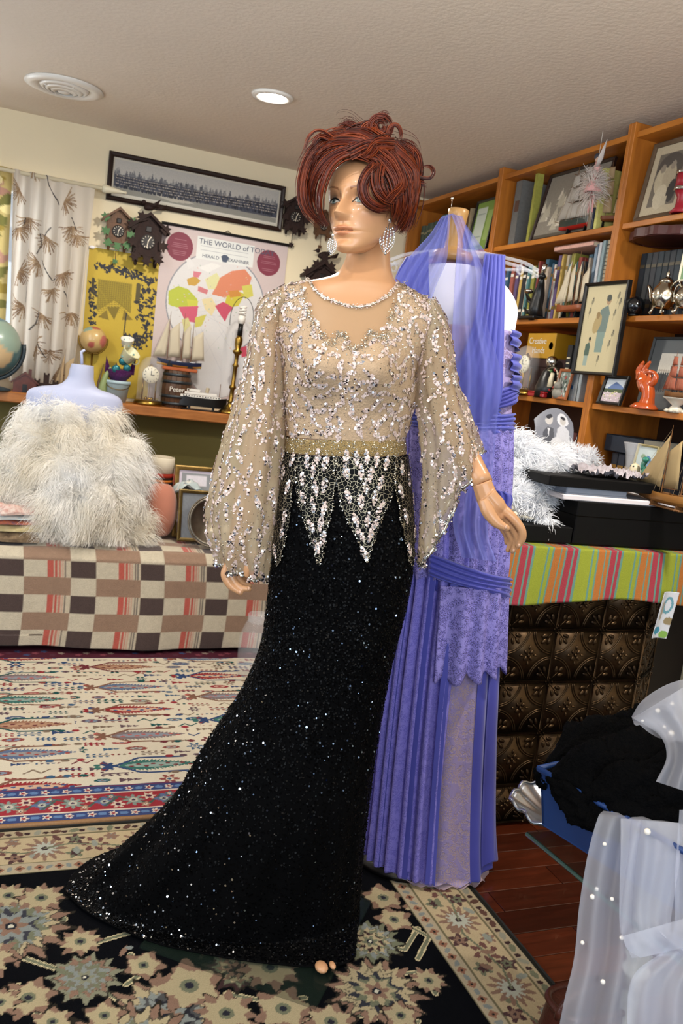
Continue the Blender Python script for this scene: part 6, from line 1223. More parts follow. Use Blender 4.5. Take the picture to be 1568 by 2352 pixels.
ax = np.abs(X); ns = np.interp(Zg, [-.040, -.029, -.016, .0, .02], [.0125, .0115, .0092, .0078, .010]); na = np.interp(Zg, [-.041, -.035, -.028, -.017, 0, .014, .026], [0, .015, .0265, .0215, .0095, .0035, 0])
dy = na*gs(X, ns)+.0075*gs(ax-.0115, .0058)*gs(Zg+.0295, .0058)-.0105*gs(ax-.0315, .0155)*gs(Zg-.001, .0125)+.0068*gs(ax-.0315, .0125)*gs(Zg+.0005, .0075)-.006*gs(ax-.014, .006)*gs(Zg-.004, .012)+.0025*gs(ax-.03, .022)*gs(Zg-.021, .006)
dy += .0062*gs(X, .021)*gs(Zg+.0535, .0042)-.002*gs(X, .0035)*gs(Zg+.0475, .006)+.0072*gs(X, .0175)*gs(Zg+.0645, .0052)-.0052*gs(X, .025)*gs(Zg+.0588, .0019)-.004*gs(X, .016)*gs(Zg+.0745, .005)+.006*gs(X, .017)*gs(Zg+.090, .010)+.0045*gs(ax-.044, .018)*gs(Zg+.018, .02)-.003*gs(ax-.04, .014)*gs(Zg+.055, .02)
Yg = Yg+dy*face
low = np.clip((-.045-Zg)/.05, 0, 1); Zg0 = Zg.copy(); Zs = .40*np.clip(.068-Yg, 0, .12)*low**1.3
col = np.empty(X.shape+(3,)); col[:] = lin('#c9966c')
def paint(m, c, k=1.0): m = (np.clip(m, 0, 1)*(face > .05))[..., None]*k; col[:] = col*(1-m)+np.array(lin(c))*m
dx = (ax-.0315)/.0155; almond = np.abs(dx) < 1; upz = .0058*(1-dx**2)+.0012*dx; loz = -.0046*(1-dx**2)
paint(gs(ax-.0345, .016)*gs(Zg-.0085, .0065), '#4a3d34', .8); paint(gs(ax-.034, .014)*gs(Zg+.006, .003), '#5a4840', .5)
inside = almond & (Zg < upz) & (Zg > loz); paint(inside*1.0, '#cfc8bc'); ix = X-np.where(X > 0, .0325, -.0305)+.0025; ir = np.hypot(ix, Zg-.0008)
paint(inside & (ir < .0056), '#6f8a86'); paint(inside & (ir < .0024), '#15130f'); paint((np.abs(dx) < 1.12) & (np.abs(Zg-upz) < .0022), '#14100e'); paint((ax > .044) & (ax < .052) & (np.abs(Zg-.0025-(ax-.044)*.35) < .0013), '#14100e'); paint(almond & (np.abs(Zg-loz) < .0007), '#4a342a', .8)
by = .0205+.006*np.sin(np.clip((ax-.014)/.042, 0, 1)*PI*.75); paint((ax > .014) & (ax < .056) & (np.abs(Zg-by) < .0026*(1-(ax-.014)/.055)), '#8a5a3c', .85)
lipu = (ax < .0225) & (Zg < -.0500-.0035*(ax/.0225)**1.5+.0012*gs(ax-.006, .004)-.001*gs(ax, .003)) & (Zg > -.0588); lipl = (ax < .0215) & (Zg <= -.0588) & (Zg > -.0698+.0085*(ax/.0215)**2); paint(lipu | lipl, '#bd7c58', .9); paint((ax < .022) & (np.abs(Zg+.0588) < .0008), '#6d3f28', .9)
sp2 = RNG.random(X.shape) > .93; paint(sp2 & (ax < .018) & (np.abs(Zg+.0588) < .0022), '#e6b676', .9)
paint(gs(ax-.048, .016)*gs(Zg+.03, .014), '#c98a68', .35)
HCp = (841, 480); HC = at(HCp[0], HCp[1], H=HB-.02)
hyaw = math.radians(33); fwd = -FH*math.cos(hyaw)-RH*math.sin(hyaw); fwd = fwd/np.linalg.norm(fwd); upv = np.array([0, 0, 1.0])
tl_ = math.radians(4); upv = upv*math.cos(tl_)+RH*math.sin(tl_)*-.6; upv /= np.linalg.norm(upv); side = np.cross(fwd, upv); side /= np.linalg.norm(side); upv = np.cross(side, fwd); side = -side*-1.0
HS_ = .98
def headpt(x, y, zz): return HC+(np.asarray(x)[..., None]*side*-1.0*-1.0+np.asarray(y)[..., None]*fwd+np.asarray(zz)[..., None]*upv)*HS_
G = headpt(-X, Yg, Zg+Zs)-mo; me = gridmesh(G[:, ::1], True); setcol(me, col.reshape(-1, 3)); hd = link('head', me, SKINV, mq)
for s in (-1, 1):
    b = MB(); E = crom(np.array([(s*.071, -.004, .012), (s*.078, -.014, .022), (s*.080, -.024, .014), (s*.078, -.024, -.006), (s*.074, -.012, -.028), (s*.070, -.006, -.026)]), 18); b.tube([headpt(*p)-mo for p in E], .0045, 8); b.ell(headpt(s*.073, -.014, -.006)-mo, (.006, .009, .018), 10, 8); b.build('ear', SKIN, mq, True)

# ---------------- auburn wig
wg = thing('auburn_wig', tuple(HC), 'tousled auburn updo wig with loose curls', 'wig'); AUB = [M('auburn_hair_%d' % i, c, .36, noise=(60, .3), spec=.35) for i, c in enumerate(('#4d1608', '#5f2009', '#380f04', '#783112'))]
capc = headpt(0, -.014, .040); b = MB(); b.ell((0, 0, 0), (.083, .103, .098), 32, 20)
capV = np.array([capc+(-p[0]*side+p[1]*fwd+p[2]*upv) for p in b.v]); F_ = b.f
loc_ = np.array(b.v); keepv = ~((loc_[:, 1] > .035) & (loc_[:, 2] < .060)) & ~((loc_[:, 2] < -.055))
F_ = [f for f in F_ if all(keepv[i] for i in f)]; o = link('wig_cap', mesh_np(capV-HC, F_, True), AUB[2], wg)
md = o.modifiers.new('solid', 'SOLIDIFY'); md.thickness = .004
rs = np.random.default_rng(21); EC = np.array([838., 425.]); ER = np.array([128., 140.])
def hdepth(P, lift):
    q = (P-EC)/ER; w = 1-(q**2).sum(-1); return HB-.02-(.112*np.sqrt(np.clip(w, 0, 1))+lift)
def lock(pts, n, spread, rad=.00125, lift=.0, curl=3.0, depth=None, m=18):
    K = crom(np.array(pts, float), m); out = []; T = np.gradient(K, axis=0); Nn = np.stack([-T[:, 1], T[:, 0]], 1); Nn /= np.linalg.norm(Nn, axis=1)[:, None]+1e-9
    n = int(n*1.9) if rad > .001 else n
    for k in range(n):
        o1 = rs.normal(0, spread); tw = rs.uniform(0, 6.3); am = rs.uniform(0, curl); t = np.linspace(0, 1, m); wv = o1*(1-.45*t)+am*np.sin(t*rs.uniform(3, 8)+tw)*t+rs.normal(0, spread*.35)*t**2
        P = K+Nn*wv[:, None]; e = rs.uniform(.82, 1.0); ne = max(6, int(m*e)); P = P[:ne]
        H = hdepth(P, lift+rs.uniform(-.010, .015)) if depth is None else HB+depth+rs.normal(0, .006)+0*P[:, 0]
        Q = np.array([at(a, c, H=h) for (a, c), h in zip(P, H)])-HC; r = rad*rs.uniform(.6, 1.25)*np.interp(np.linspace(0, 1, ne), [0, .15, .7, 1], [.5, 1, .9, .15]); out.append((Q, r))
    return out
LK = []
LK += lock([(868, 360), (808, 338), (748, 362), (712, 424), (716, 486), (758, 528)], 70, 9)
LK += lock([(862, 340), (785, 316), (722, 350), (697, 418), (703, 478), (745, 522)], 65, 9, lift=.004)
LK += lock([(868, 364), (812, 350), (764, 374), (738, 430), (735, 488), (762, 530)], 50, 5)
LK += lock([(880, 350), (830, 322), (770, 320), (725, 345), (705, 390)], 45, 12, lift=.006, curl=5)
LK += lock([(885, 330), (835, 300), (790, 300), (745, 318)], 35, 9, lift=.004, curl=8)
LK += lock([(864, 378), (842, 402), (832, 432), (842, 462), (872, 480), (906, 474)], 60, 6.5, lift=.012, curl=3)
LK += lock([(866, 374), (862, 404), (866, 434), (884, 458), (910, 468)], 45, 8, lift=.010, curl=4)
LK += lock([(872, 360), (900, 400), (912, 440), (912, 480), (900, 520)], 60, 13, lift=.006, curl=5)
LK += lock([(885, 350), (930, 400), (940, 455), (930, 505), (908, 545)], 70, 11, curl=6)
LK += lock([(895, 335), (950, 390), (950, 450), (935, 510), (915, 540)], 60, 8, curl=6)
LK += lock([(880, 345), (905, 370), (925, 420), (900, 450), (880, 470)], 40, 10, lift=.012, curl=9)
LK += lock([(800, 350), (850, 330), (890, 345), (905, 400)], 40, 10, lift=.01, curl=6)
LK += lock([(905, 330), (868, 330), (850, 350), (830, 362)], 30, 9, lift=.015, curl=9)
LK += lock([(860, 300), (820, 300), (780, 318), (745, 312)], 26, 9, depth=-.05, curl=12)
LK += lock([(850, 320), (800, 290), (770, 300)], 16, 7, depth=-.04, curl=10)
LK += lock([(925, 340), (950, 360), (955, 400), (940, 430)], 34, 8, depth=-.03, curl=9)
def ring(cx, cy, r, n, sp, t0=0, t1=6.6, sq=1.0): return lock([(cx+r*math.cos(a), cy+r*sq*math.sin(a)) for a in np.linspace(t0, t1, 10)], n, sp, depth=-.06, m=30)
LK += ring(874, 290, 24, 34, 3.5); LK += ring(874, 290, 12, 22, 4); LK += ring(906, 308, 15, 28, 3, 1, 7, 1.5); LK += ring(850, 300, 16, 16, 3, 2, 7)
LK += lock([(925, 395), (955, 405), (985, 410), (996, 394), (985, 380), (962, 385)], 9, 2.0, depth=-.04, m=26)
LK += lock([(920, 420), (955, 410), (965, 420), (985, 425)], 12, 4, depth=-.03, curl=4); LK += lock([(930, 350), (955, 380), (950, 410), (975, 425)], 14, 4, depth=-.03, curl=5)
LK += lock([(790, 335), (740, 300), (712, 312), (698, 350)], 8, 1.6, depth=-.05, m=22); LK += lock([(770, 330), (735, 315), (715, 340)], 10, 4, depth=-.05)
LK += lock([(915, 330), (945, 345), (950, 375)], 20, 6, depth=-.03, curl=8)
fine = lock([(830, 310), (800, 285), (780, 290)], 25, 20, .0005, depth=-.05, curl=18)+lock([(900, 320), (945, 330), (960, 370)], 25, 16, .0005, depth=-.03, curl=18)+lock([(740, 340), (715, 360), (695, 400)], 20, 14, .0005, depth=-.04, curl=12)+lock([(930, 480), (950, 500), (945, 530)], 18, 10, .0005, depth=-.03, curl=10)+lock([(870, 270), (880, 262), (900, 268)], 14, 8, .0005, depth=-.06, curl=10)
for k in range(4):
    b = MB()
    for i, (Q, r) in enumerate(LK):
        if i % 4 == k: b.tube(Q, r, 5, caps=False)
    if k == 0:
        for Q, r in fine: b.tube(Q, r, 3, caps=False)
    b.build('hair_lock', AUB[k], wg, True, kind='stuff')
# ---------------- earrings
CRY = M('crystal_stone', '#eef0f4', .05, .9); 
for px, py, s, lab in ((894, 506, .86, 'leaf-shaped silver crystal drop earring at the uncovered ear'), (765, 540, .5, 'silver crystal drop earring half hidden by the auburn hair')):
    er = thing('crystal_earring', tuple(at(px, py, H=HB-.06 if s > .6 else HB-.1)), lab, 'earring'); eo = np.array(er.location)
    MB().ell((0, 0, 0), .006*s, 10, 8).build('stud', CRY, er, True); MB().cyl((0, 0, 0), (0, 0, -.022*s), .001, n=5).build('link', SLV, er)
    b = MB()
    for i in range(9):
        t = i/8; zz = -.022-.052*t; w = .0165*math.sin(PI*min(1, .18+t*.82))**.8
        for q in ((-1, -.5, 0, .5, 1) if i < 7 else (-.6, 0, .6)):
            p = RH*q*w*s+np.array([0, 0, (zz+.006*abs(q))*s]); b.ell(p, (.0024*s, .0016*s, .0036*s), 6, 5)
    b.build('leaf_stones', CRY, er, True, kind='stuff')
    b = MB()
    for q in (-1, 1): b.tube([RH*q*.0175*s*math.sin(PI*min(1, .15+t*.85))+np.array([0, 0, (-.02-.058*t)*s]) for t in np.linspace(0, 1, 12)], .0009*s, 5)
    b.build('leaf_wire', SLV, er, True)

# ================================================================ the gown
gw = thing('evening_gown', (base_c[0], base_c[1], .012), 'evening gown with silver sequinned bodice, sheer bell sleeves and black sequin train', 'dress'); go = np.array(gw.location)
NUDE = M('nude_lining', '#bfa384', .7, noise=(60, .12), bump=(220, .3)); SHEER = M('sheer_beige_mesh', '#cdbb9c', .8, sheer=.42, transl=.3); YOKE = M('sheer_yoke_mesh', '#c4a680', .75, sheer=.5)
SEQP = M('blush_sequin', '#dfc9c0', .32, .15, coat=.25); SEQS = M('silver_sequin', '#d9dade', .14, 1.0); BEAD = M('silver_bead', '#cfcabc', .22, .9); SEQK = M('black_sequin', '#030304', .4, .0, spec=.12); SEQB = M('glint_sequin', '#7f93b0', .1, 1.0); VELV = M('black_gown_cloth', '#020203', .9, spec=.1)
BOD = []
for r in BODY[3:13]: BOD.append((r[0]-5, r[1], r[2]+5, r[3], r[4]+.006, r[5]+.006, r[6] if len(r) > 6 else 0))
TG = bust(rings(BOD, 170, 220, HB), .034); TN = gnorm(TG, True)
FC = .25*(TG[:-1]+TG[1:]+np.roll(TG, -1, 1)[:-1]+np.roll(TG, -1, 1)[1:]); FP = proj(FC); FN = TN[:-1]; front = ((FC-CC)*FN).sum(-1) < 0
def inpoly(P, poly):
    m = np.zeros(P.shape[:-1], bool); poly = np.asarray(poly, float)
    for (x0, y0), (x1, y1) in zip(poly, np.roll(poly, -1, 0)):
        if y0 != y1: m ^= ((y0 > P[..., 1]) != (y1 > P[..., 1])) & (P[..., 0] < (x1-x0)*(P[..., 1]-y0)/(y1-y0)+x0)
    return m
NECK = [(704, 636), (722, 664), (742, 682), (770, 694), (800, 704), (828, 706), (858, 698), (886, 682), (906, 662), (914, 650), (940, 560), (690, 560)]
YK = [(672, 625), (692, 660), (700, 700), (715, 735), (738, 768), (762, 792), (776, 768), (793, 772), (802, 800), (820, 802), (838, 790), (850, 762), (868, 775), (888, 770), (897, 735), (908, 700), (930, 640), (930, 600)]
opn = inpoly(FP, NECK) | (FP[..., 1] < 634+.0*FP[..., 0]) & ((FP[..., 0] > 700) & (FP[..., 0] < 918)); yk = front & inpoly(FP, YK) & ~opn
link('bodice', gridmesh(TG-go, True, ~opn & ~yk), NUDE, gw); link('yoke', gridmesh(TG-go, True, yk), YOKE, gw)
def nearest(G, Gn, pts):
    """surface points of grid G (front side) seen at the given pixels"""
    fm = ((G-CC)*Gn).sum(-1) < 0; g_, n_ = G[fm], Gn[fm]; pp = proj(g_); out = []; nn = []
    for p in np.asarray(pts, float).reshape(-1, 2):
        k = np.argmin(((pp-p)**2).sum(1)); out.append(g_[k]); nn.append(n_[k])
    return np.array(out), np.array(nn)
trim_px = crom(np.array(NECK[:10], float), 60); tp_, tn_ = nearest(TG, TN, trim_px); tr = MB().tube(tp_+tn_*.002-go, .0026, 8).build('neckline_trim', BEAD, gw, True)
rr = RNG.random((420,)); i_ = (rr*58).astype(int); V, F = discs(tp_[i_]+RNG.normal(0, .0016, (420, 3)), tn_[i_], RNG.uniform(.0012, .0021, 420), .35, .0035); link('neckline_sequin', mesh_np(V-go, F), SEQP, tr, kind='stuff')
# sequin motifs: leaf and crescent clusters following the cloth
def motifs(G, n, seed, size, mask=None, closed=True, mind=.02, curl=True, down=False):
    g = np.random.default_rng(seed); N = gnorm(G, closed); a, b = G.shape[:2]; C = []; PS, NS = [], []
    I, J = g.uniform(1, a-2, n*6), g.uniform(0, b, n*6); P0 = gsample(G, I, J, closed); N0 = gsample(N, I, J, closed); fr = ((P0-CC)*N0).sum(1) < .25*np.linalg.norm(P0-CC, axis=1)
    ok = fr if mask is None else fr & mask(P0); P0, N0 = P0[ok], N0[ok]
    for p, nn in zip(P0, N0):
        if len(C) >= n: break
        if C and np.min(np.linalg.norm(np.array(C)-p, axis=1)) < mind: continue
        C.append(p); nn = nn/np.linalg.norm(nn); up = np.array([0, 0, 1.])-nn*nn[2]; up /= np.linalg.norm(up)+1e-9; sd = np.cross(up, nn); th = g.uniform(-.7, .7) if down else g.uniform(0, 6.3); ax_ = up*math.cos(th)+sd*math.sin(th); bx = np.cross(nn, ax_)
        s = size*g.uniform(.75, 1.2); k = g.integers(22, 34); t = g.uniform(-1, 1, k); wv = g.uniform(-1, 1, k)*.33*(1-t**2); bend = .5*g.choice((-1, 1))*(t**2) if curl else 0*t
        PS.append(p+ax_*(t*s)[:, None]+bx*((wv+bend*.8)*s)[:, None]); NS.append(np.repeat(nn[None], k, 0))
    return np.concatenate(PS), np.concatenate(NS)
def sew(name, P, Nn, r0, r1, mat, parent, jit=.3, lift=.0015):
    V, F = discs(P, Nn, RNG.uniform(r0, r1, len(P)), jit, lift); return link(name, mesh_np(V-go, F), mat, parent, kind='stuff')
bod = [c for c in gw.children if c.name.startswith('bodice')][0]
nomask = lambda P: ~(inpoly(proj(P), NECK) | inpoly(proj(P), YK) | (proj(P)[:, 1] < 640) & (proj(P)[:, 0] > 690) & (proj(P)[:, 0] < 930))
P, Nn = motifs(TG, 520, 1, .0165, nomask, mind=.0192); k = RNG.random(len(P)) < .72
sew('sequin', P[k], Nn[k], .0024, .0036, SEQP, bod, .25); sew('sequin', P[~k], Nn[~k], .0020, .0030, SEQS, bod, .45, .002)
n = 15000; I, J = RNG.uniform(0, 168, n), RNG.uniform(0, 220, n); P = gsample(TG, I, J); Nn = gsample(TN, I, J); m = nomask(P) & (((P-CC)*Nn).sum(1) < .2); P, Nn = P[m], Nn[m]; pp = proj(P); dens = np.clip(1.1-(pp[:, 1]-660)/260, .35, 1); kk = RNG.random(len(P)) < dens
sew('bead', P[kk], Nn[kk], .0007, .0014, BEAD, bod, .7, .0015)
up_px = crom(np.array(YK[1:17], float), 90); P, Nn = nearest(TG, TN, up_px); i_ = RNG.integers(0, 90, 1500); sew('edge_bead', P[i_]+RNG.normal(0, .004, (1500, 3)), Nn[i_], .0008, .0016, BEAD, bod, .7, .003)
# waistband
WBR = [(655, 1003, 930, 1008, .084, .08), (655, 1012, 931, 1018, .086, .082), (654, 1024, 932, 1030, .087, .083), (653, 1036, 933, 1042, .087, .084)]
WB = rings(WBR, 14, 160, HB); wbn = link('waistband', gridmesh(WB-go, True), M('gold_mesh_band', '#b59a66', .4, .5, noise=(400, .4), bump=(500, .5)), gw)
n = 2600; P = gsample(WB, RNG.uniform(0, 12.9, n), RNG.uniform(0, 160, n)); Nn = gsample(gnorm(WB, True), RNG.uniform(0, 12.9, n), RNG.uniform(0, 160, n)); I, J = RNG.uniform(0, 12.9, n), RNG.uniform(0, 160, n); sew('glitter_bead', gsample(WB, I, J), gsample(gnorm(WB, True), I, J), .0005, .0012, BEAD, wbn, .6, .001)
# sleeves
SL = [(640, 662, 672, 700, .045, .05), (600, 690, 652, 735, .058, .058), (584, 745, 650, 770, .062, .06), (564, 850, 655, 845, .064, .06), (534, 950, 655, 940, .07, .065), (505, 1050, 650, 1045, .075, .07), (483, 1145, 645, 1140, .078, .07), (480, 1190, 636, 1200, .076, .068), (490, 1245, 622, 1262, .07, .06), (505, 1290, 612, 1328, .05, .05)]
SR = [(972, 690, 1000, 690, .045, .05), (962, 770, 1024, 735, .056, .056), (952, 830, 1038, 800, .06, .06), (950, 890, 1050, 880, .062, .06), (958, 950, 1070, 930, .064, .06), (968, 1030, 1085, 978, .064, .06), (972, 1100, 1093, 1005, .062, .06), (968, 1180, 1097, 1020, .058, .06), (965, 1245, 1099, 1030, .052, .058), (966, 1300, 1100, 1038, .045, .058)]
for nm, R_, sd in (('sleeve', SL, 5), ('sleeve', SR, 6)):
    G = rings(R_, 110, 110, HB); th = np.arange(110)*2*PI/110; t = np.linspace(0, 1, 110)[:, None]
    N = gnorm(G, True); G = G+N*(.006*t*np.sin(th*7+2*t+sd)+.004*t*np.sin(th*13+1))[..., None]
    s_ = link(nm, gridmesh(G-go, True), SHEER, gw)
    P, Nn = motifs(G, 330, sd, .0180, None, mind=.0225, curl=False, down=True); k = RNG.random(len(P)) < .65; sew('sequin', P[k], Nn[k], .0023, .0035, SEQP, s_, .25); sew('sequin', P[~k], Nn[~k], .0019, .0029, SEQS, s_, .45, .002)
    n = 4200; I, J = RNG.uniform(0, 108, n), RNG.uniform(0, 110, n); P = gsample(G, I, J); NN_ = gnorm(G, True); sew('bead', P, gsample(NN_, I, J), .0007, .0013, BEAD, s_, .7)
    hem = G[-1]; q = np.concatenate([hem, hem[:1]]); tb = MB().tube(q-go, .0035, 6, caps=False).build('cuff_trim', BEAD, s_, True)
    i_ = RNG.integers(0, 110, 700); sew('cuff_sequin', hem[i_]+RNG.normal(0, .003, (700, 3)), NN_[-1][i_], .0016, .003, SEQS, s_, .7, .002)
# skirt
SK = [(652, 1038, 933, 1044, .088, .085), (640, 1150, 944, 1150, .10, .11), (624, 1280, 949, 1285, .105, .12), (612, 1400, 932, 1395, .105, .12), (596, 1490, 910, 1480, .11, .12), (550, 1590, 890, 1570, .115, .13), (470, 1710, 868, 1690, .13, .15), (385, 1850, 848, 1830, .15, .18, .0), (245, 1985, 830, 1980, .165, .21, .02), (160, 2060, 822, 2090, .17, .23, .03)]
K = rings(SK, 150, 240, HB); th = np.arange(240)*2*PI/240
fpx = crom(np.array([(816, 2196), (790, 2213), (740, 2220), (660, 2216), (560, 2205), (460, 2188), (360, 2166), (270, 2130), (195, 2090), (150, 2050)], float), 121); frt = np.array([at(a, b, Z=.0205) for a, b in fpx])
bkp = crom(np.array([frt[-1], frt[-1]+FH*.10+RH*.06, frt[70]+FH*.36, frt[40]+FH*.38, frt[0]+FH*.22, frt[0]+FH*.04, frt[0]]), 121); hem = np.concatenate([frt[:-1], bkp[:-1]]); hem[:, 2] = .0205
tail = np.stack([K[-1]*(1-s)+hem*s for s in np.linspace(0, 1, 26)[1:]]); tail[:, :, 2] = np.maximum(tail[:, :, 2], .0205); K[:, :, 2] = np.maximum(K[:, :, 2], .022); SG = np.concatenate([K, tail])
for _ in range(6): SG[120:170] = .25*SG[119:169]+.5*SG[120:170]+.25*SG[121:171]
N = gnorm(SG, True); t = np.linspace(0, 1, len(SG))[:, None]; amp = np.clip(t-.42, 0, 1)**1.2
fold = amp*(.030*np.sin(th*9+1.5*np.sin(2*th)+.8)*np.clip(-np.cos(th)*.8+.55, 0, 1)+.012*np.sin(th*17+2))
fade = np.clip((SG[..., 2]-.02)/.05, 0, 1); SG = SG+N*(fold*fade)[..., None]; SG[:, :, 2] = np.maximum(SG[:, :, 2], .0205); SN = gnorm(SG, True)
sk = link('skirt', gridmesh(SG-go, True), VELV, gw); md = sk.modifiers.new('solid', 'SOLIDIFY'); md.thickness = .003; md.offset = -1
def onskirt(n, lo=0.0): I, J = RNG.uniform(lo*len(SG), len(SG)-1.5, n), RNG.uniform(0, 240, n); P = gsample(SG, I, J); Nn = gsample(SN, I, J); m = ((P-CC)*Nn).sum(1) < .3; return P[m], Nn[m]
P, Nn = onskirt(42000); sew('sequin', P, Nn, .0016, .0026, SEQK, sk, .38)
P, Nn = onskirt(1500); sew('sequin', P, Nn, .0012, .0026, SEQB, sk, .42, .002)  # pale metal sequins stand in for glints on the black skirt
P, Nn = onskirt(1500, .45); px = proj(P); m = px[:, 0] < 640-(px[:, 1]-1500)*.15; sew('sequin', P[m], Nn[m], .0016, .0030, SEQS, sk, .4, .0025)  # silver sequins as further glints, gathered on the left of the train
# beaded petals on the hips
NET = bpy.data.materials.new('beaded_net'); NET.use_nodes = True; nt = NET.node_tree; pb = nt.nodes['Principled BSDF']
tcn, vo, mr, mixc = nt.nodes.new('ShaderNodeTexCoord'), nt.nodes.new('ShaderNodeTexVoronoi'), nt.nodes.new('ShaderNodeMapRange'), nt.nodes.new('ShaderNodeMix'); vo.feature = 'DISTANCE_TO_EDGE'; vo.inputs['Scale'].default_value = 120; mixc.data_type = 'RGBA'
nt.links.new(tcn.outputs['Object'], vo.inputs['Vector']); nt.links.new(vo.outputs['Distance'], mr.inputs[0]); mr.inputs[1].default_value = .02; mr.inputs[2].default_value = .045; nt.links.new(mr.outputs[0], mixc.inputs['Factor']); mixc.inputs['A'].default_value = (*lin('#b5aa92'), 1); mixc.inputs['B'].default_value = (*lin('#030304'), 1); nt.links.new(mixc.outputs['Result'], pb.inputs['Base Color'])
inv = nt.nodes.new('ShaderNodeMath'); inv.operation = 'SUBTRACT'; inv.inputs[0].default_value = 1; nt.links.new(mr.outputs[0], inv.inputs[1]); nt.links.new(inv.outputs[0], pb.inputs['Metallic']); pb.inputs['Roughness'].default_value = .5; pb.inputs['Specular IOR Level'].default_value = .1
PET = [[(1040, 652, 690), (1080, 645, 682), (1130, 636, 672), (1180, 630, 668), (1230, 632, 660), (1265, 634, 651), (1296, 640, 642)], [(1040, 693, 768), (1080, 688, 768), (1120, 686, 766), (1160, 692, 762), (1200, 704, 754), (1240, 716, 746), (1268, 726, 740), (1294, 733, 735)], [(1040, 776, 903), (1080, 774, 904), (1120, 778, 898), (1160, 786, 888), (1200, 802, 870), (1240, 822, 856), (1265, 832, 848), (1288, 840, 842)], [(1042, 908, 932), (1080, 904, 938), (1120, 906, 944), (1170, 914, 948), (1220, 924, 948), (1260, 932, 946), (1296, 938, 942)]]
g = np.random.default_rng(31)
for rows in PET:
    q = crom(np.array(rows, float), 34); q[:, 1] -= 3*np.abs(np.sin(np.linspace(0, 6*PI, 34))); q[:, 2] += 3*np.abs(np.sin(np.linspace(0, 6*PI, 34))); px = np.array([[(a+(b_-a)*s, y) for s in np.linspace(0, 1, 13)] for y, a, b_ in q])
    P, Nn = nearest(SG[:95], SN[:95], px); P = (P+Nn*.0045).reshape(34, 13, 3); Nn = Nn.reshape(34, 13, 3)
    for _ in range(2): P[1:-1, 1:-1] = .5*P[1:-1, 1:-1]+.125*(P[:-2, 1:-1]+P[2:, 1:-1]+P[1:-1, :-2]+P[1:-1, 2:])
    pt = link('beaded_petal', gridmesh(P-go), NET, gw)
    ed = np.concatenate([P[:, 0], P[::-1, -1]]); en = np.concatenate([Nn[:, 0], Nn[::-1, -1]]); ee = crom(ed, 230); e2 = crom(en, 230); sew('edge_bead', ee, e2, .0009, .0015, BEAD, pt, .5, .003); pass
    L = []; PS, NS = [], []; wm_ = (q[:, 2]-q[:, 1])
    for _ in range(500):
        y, s = g.uniform(1.5, 31.5), g.uniform(.14, .86); i = int(y); w = wm_[i]
        if w < 8: s = .5
        c0 = (q[i, 1]+w*s, q[i, 0])
        if any(abs(a-c0[0]) < 20 and abs(b_-c0[1]) < 35 and math.hypot((a-c0[0])/20, (b_-c0[1])/35) < 1 for a, b_ in L): continue
        L.append(c0); j = int(round(s*12)); p = P[i, j]; nn = Nn[i, j]; dn = P[min(33, i+2), j]-P[max(0, i-2), j]; dn /= np.linalg.norm(dn)+1e-9; rt = np.cross(nn, dn); an = (s-.5)*-.6; ax_ = dn*math.cos(an)+rt*math.sin(an); bx = np.cross(nn, ax_); k = 46; t = g.uniform(-1, 1, k); wv = g.uniform(-1, 1, k)*(1-t**2)*.36
        PS.append(p+ax_*(t*.0150)[:, None]+bx*(wv*.0155)[:, None]); NS.append(np.repeat(nn[None], k, 0))
    PS, NS = np.concatenate(PS), np.concatenate(NS); k = g.random(len(PS)) < .65; sew('leaf_sequin', PS[k], NS[k], .0019, .0028, SEQP, pt, .3, .003); sew('leaf_sequin', PS[~k], NS[~k], .0018, .0028, SEQS, pt, .4, .0035)
# ================================================================ violet gown on a dress form
HV = 2.17
pb_ = at(985, 2010, Z=0.012); vb = np.array([pb_[0], pb_[1]+.02, 0.0])
df = thing('dress_form', tuple(vb), 'white dress form with turned wooden neck cap', 'dress form'); WOODL = M('pale_turned_wood', '#b58a52', .35, noise=(12, .25), stretch=(1, 1, .4)); FORMW = M('form_white_jersey', '#d9d9e6', .7)
FR_ = [(985, 608, 1085, 612, .045, .05), (950, 620, 1130, 632, .05, .055), (920, 650, 1170, 668, .06, .06), (915, 690, 1188, 712, .075, .07), (928, 740, 1182, 760, .085, .075), (938, 860, 1170, 870, .085, .075), (945, 960, 1158, 970, .07, .065), (938, 1080, 1150, 1090, .08, .08), (940, 1180, 1135, 1185, .08, .08)]
FGd = rings(FR_, 60, 64, HV+.03); MB().grid(FGd-vb, True).add(FGd[0]-vb, [tuple(range(64))[::-1]]).build('torso', FORMW, df, True)
nc = at(1037, 598, H=HV+.03); ax_n = np.array([0.02, 0, 1.]); MB().lathe([(.048, 0), (.05, .01), (.045, .02), (.024, .026), (.022, .032), (.023, .04), (.019, .048), (.0195, .06), (.024, .105), (.0255, .118), (.022, .121), (0, .121)], nc-vb, 32).build('neck_cap', WOODL, df, True)
MB().cyl(nc-vb+np.array([-.02, 0, .118]), nc-vb+np.array([-.021, 0, .14]), .001, n=6).ell(nc-vb+np.array([-.021, 0, .142]), .004, 8, 6).build('pin', SLV, df, True)
pc = at(1035, 1180, H=HV+.03); pe = np.array([pc[0], pc[1], .03]); MB().cyl(pc-vb, pe-vb, .014, n=12).build('pole', BLACK, df, True); MB().lathe([(.15, .0), (.15, .012), (.03, .03), (.0, .035)], np.array([pc[0], pc[1], .012])-vb, 32).build('base', BLACK, df, True)
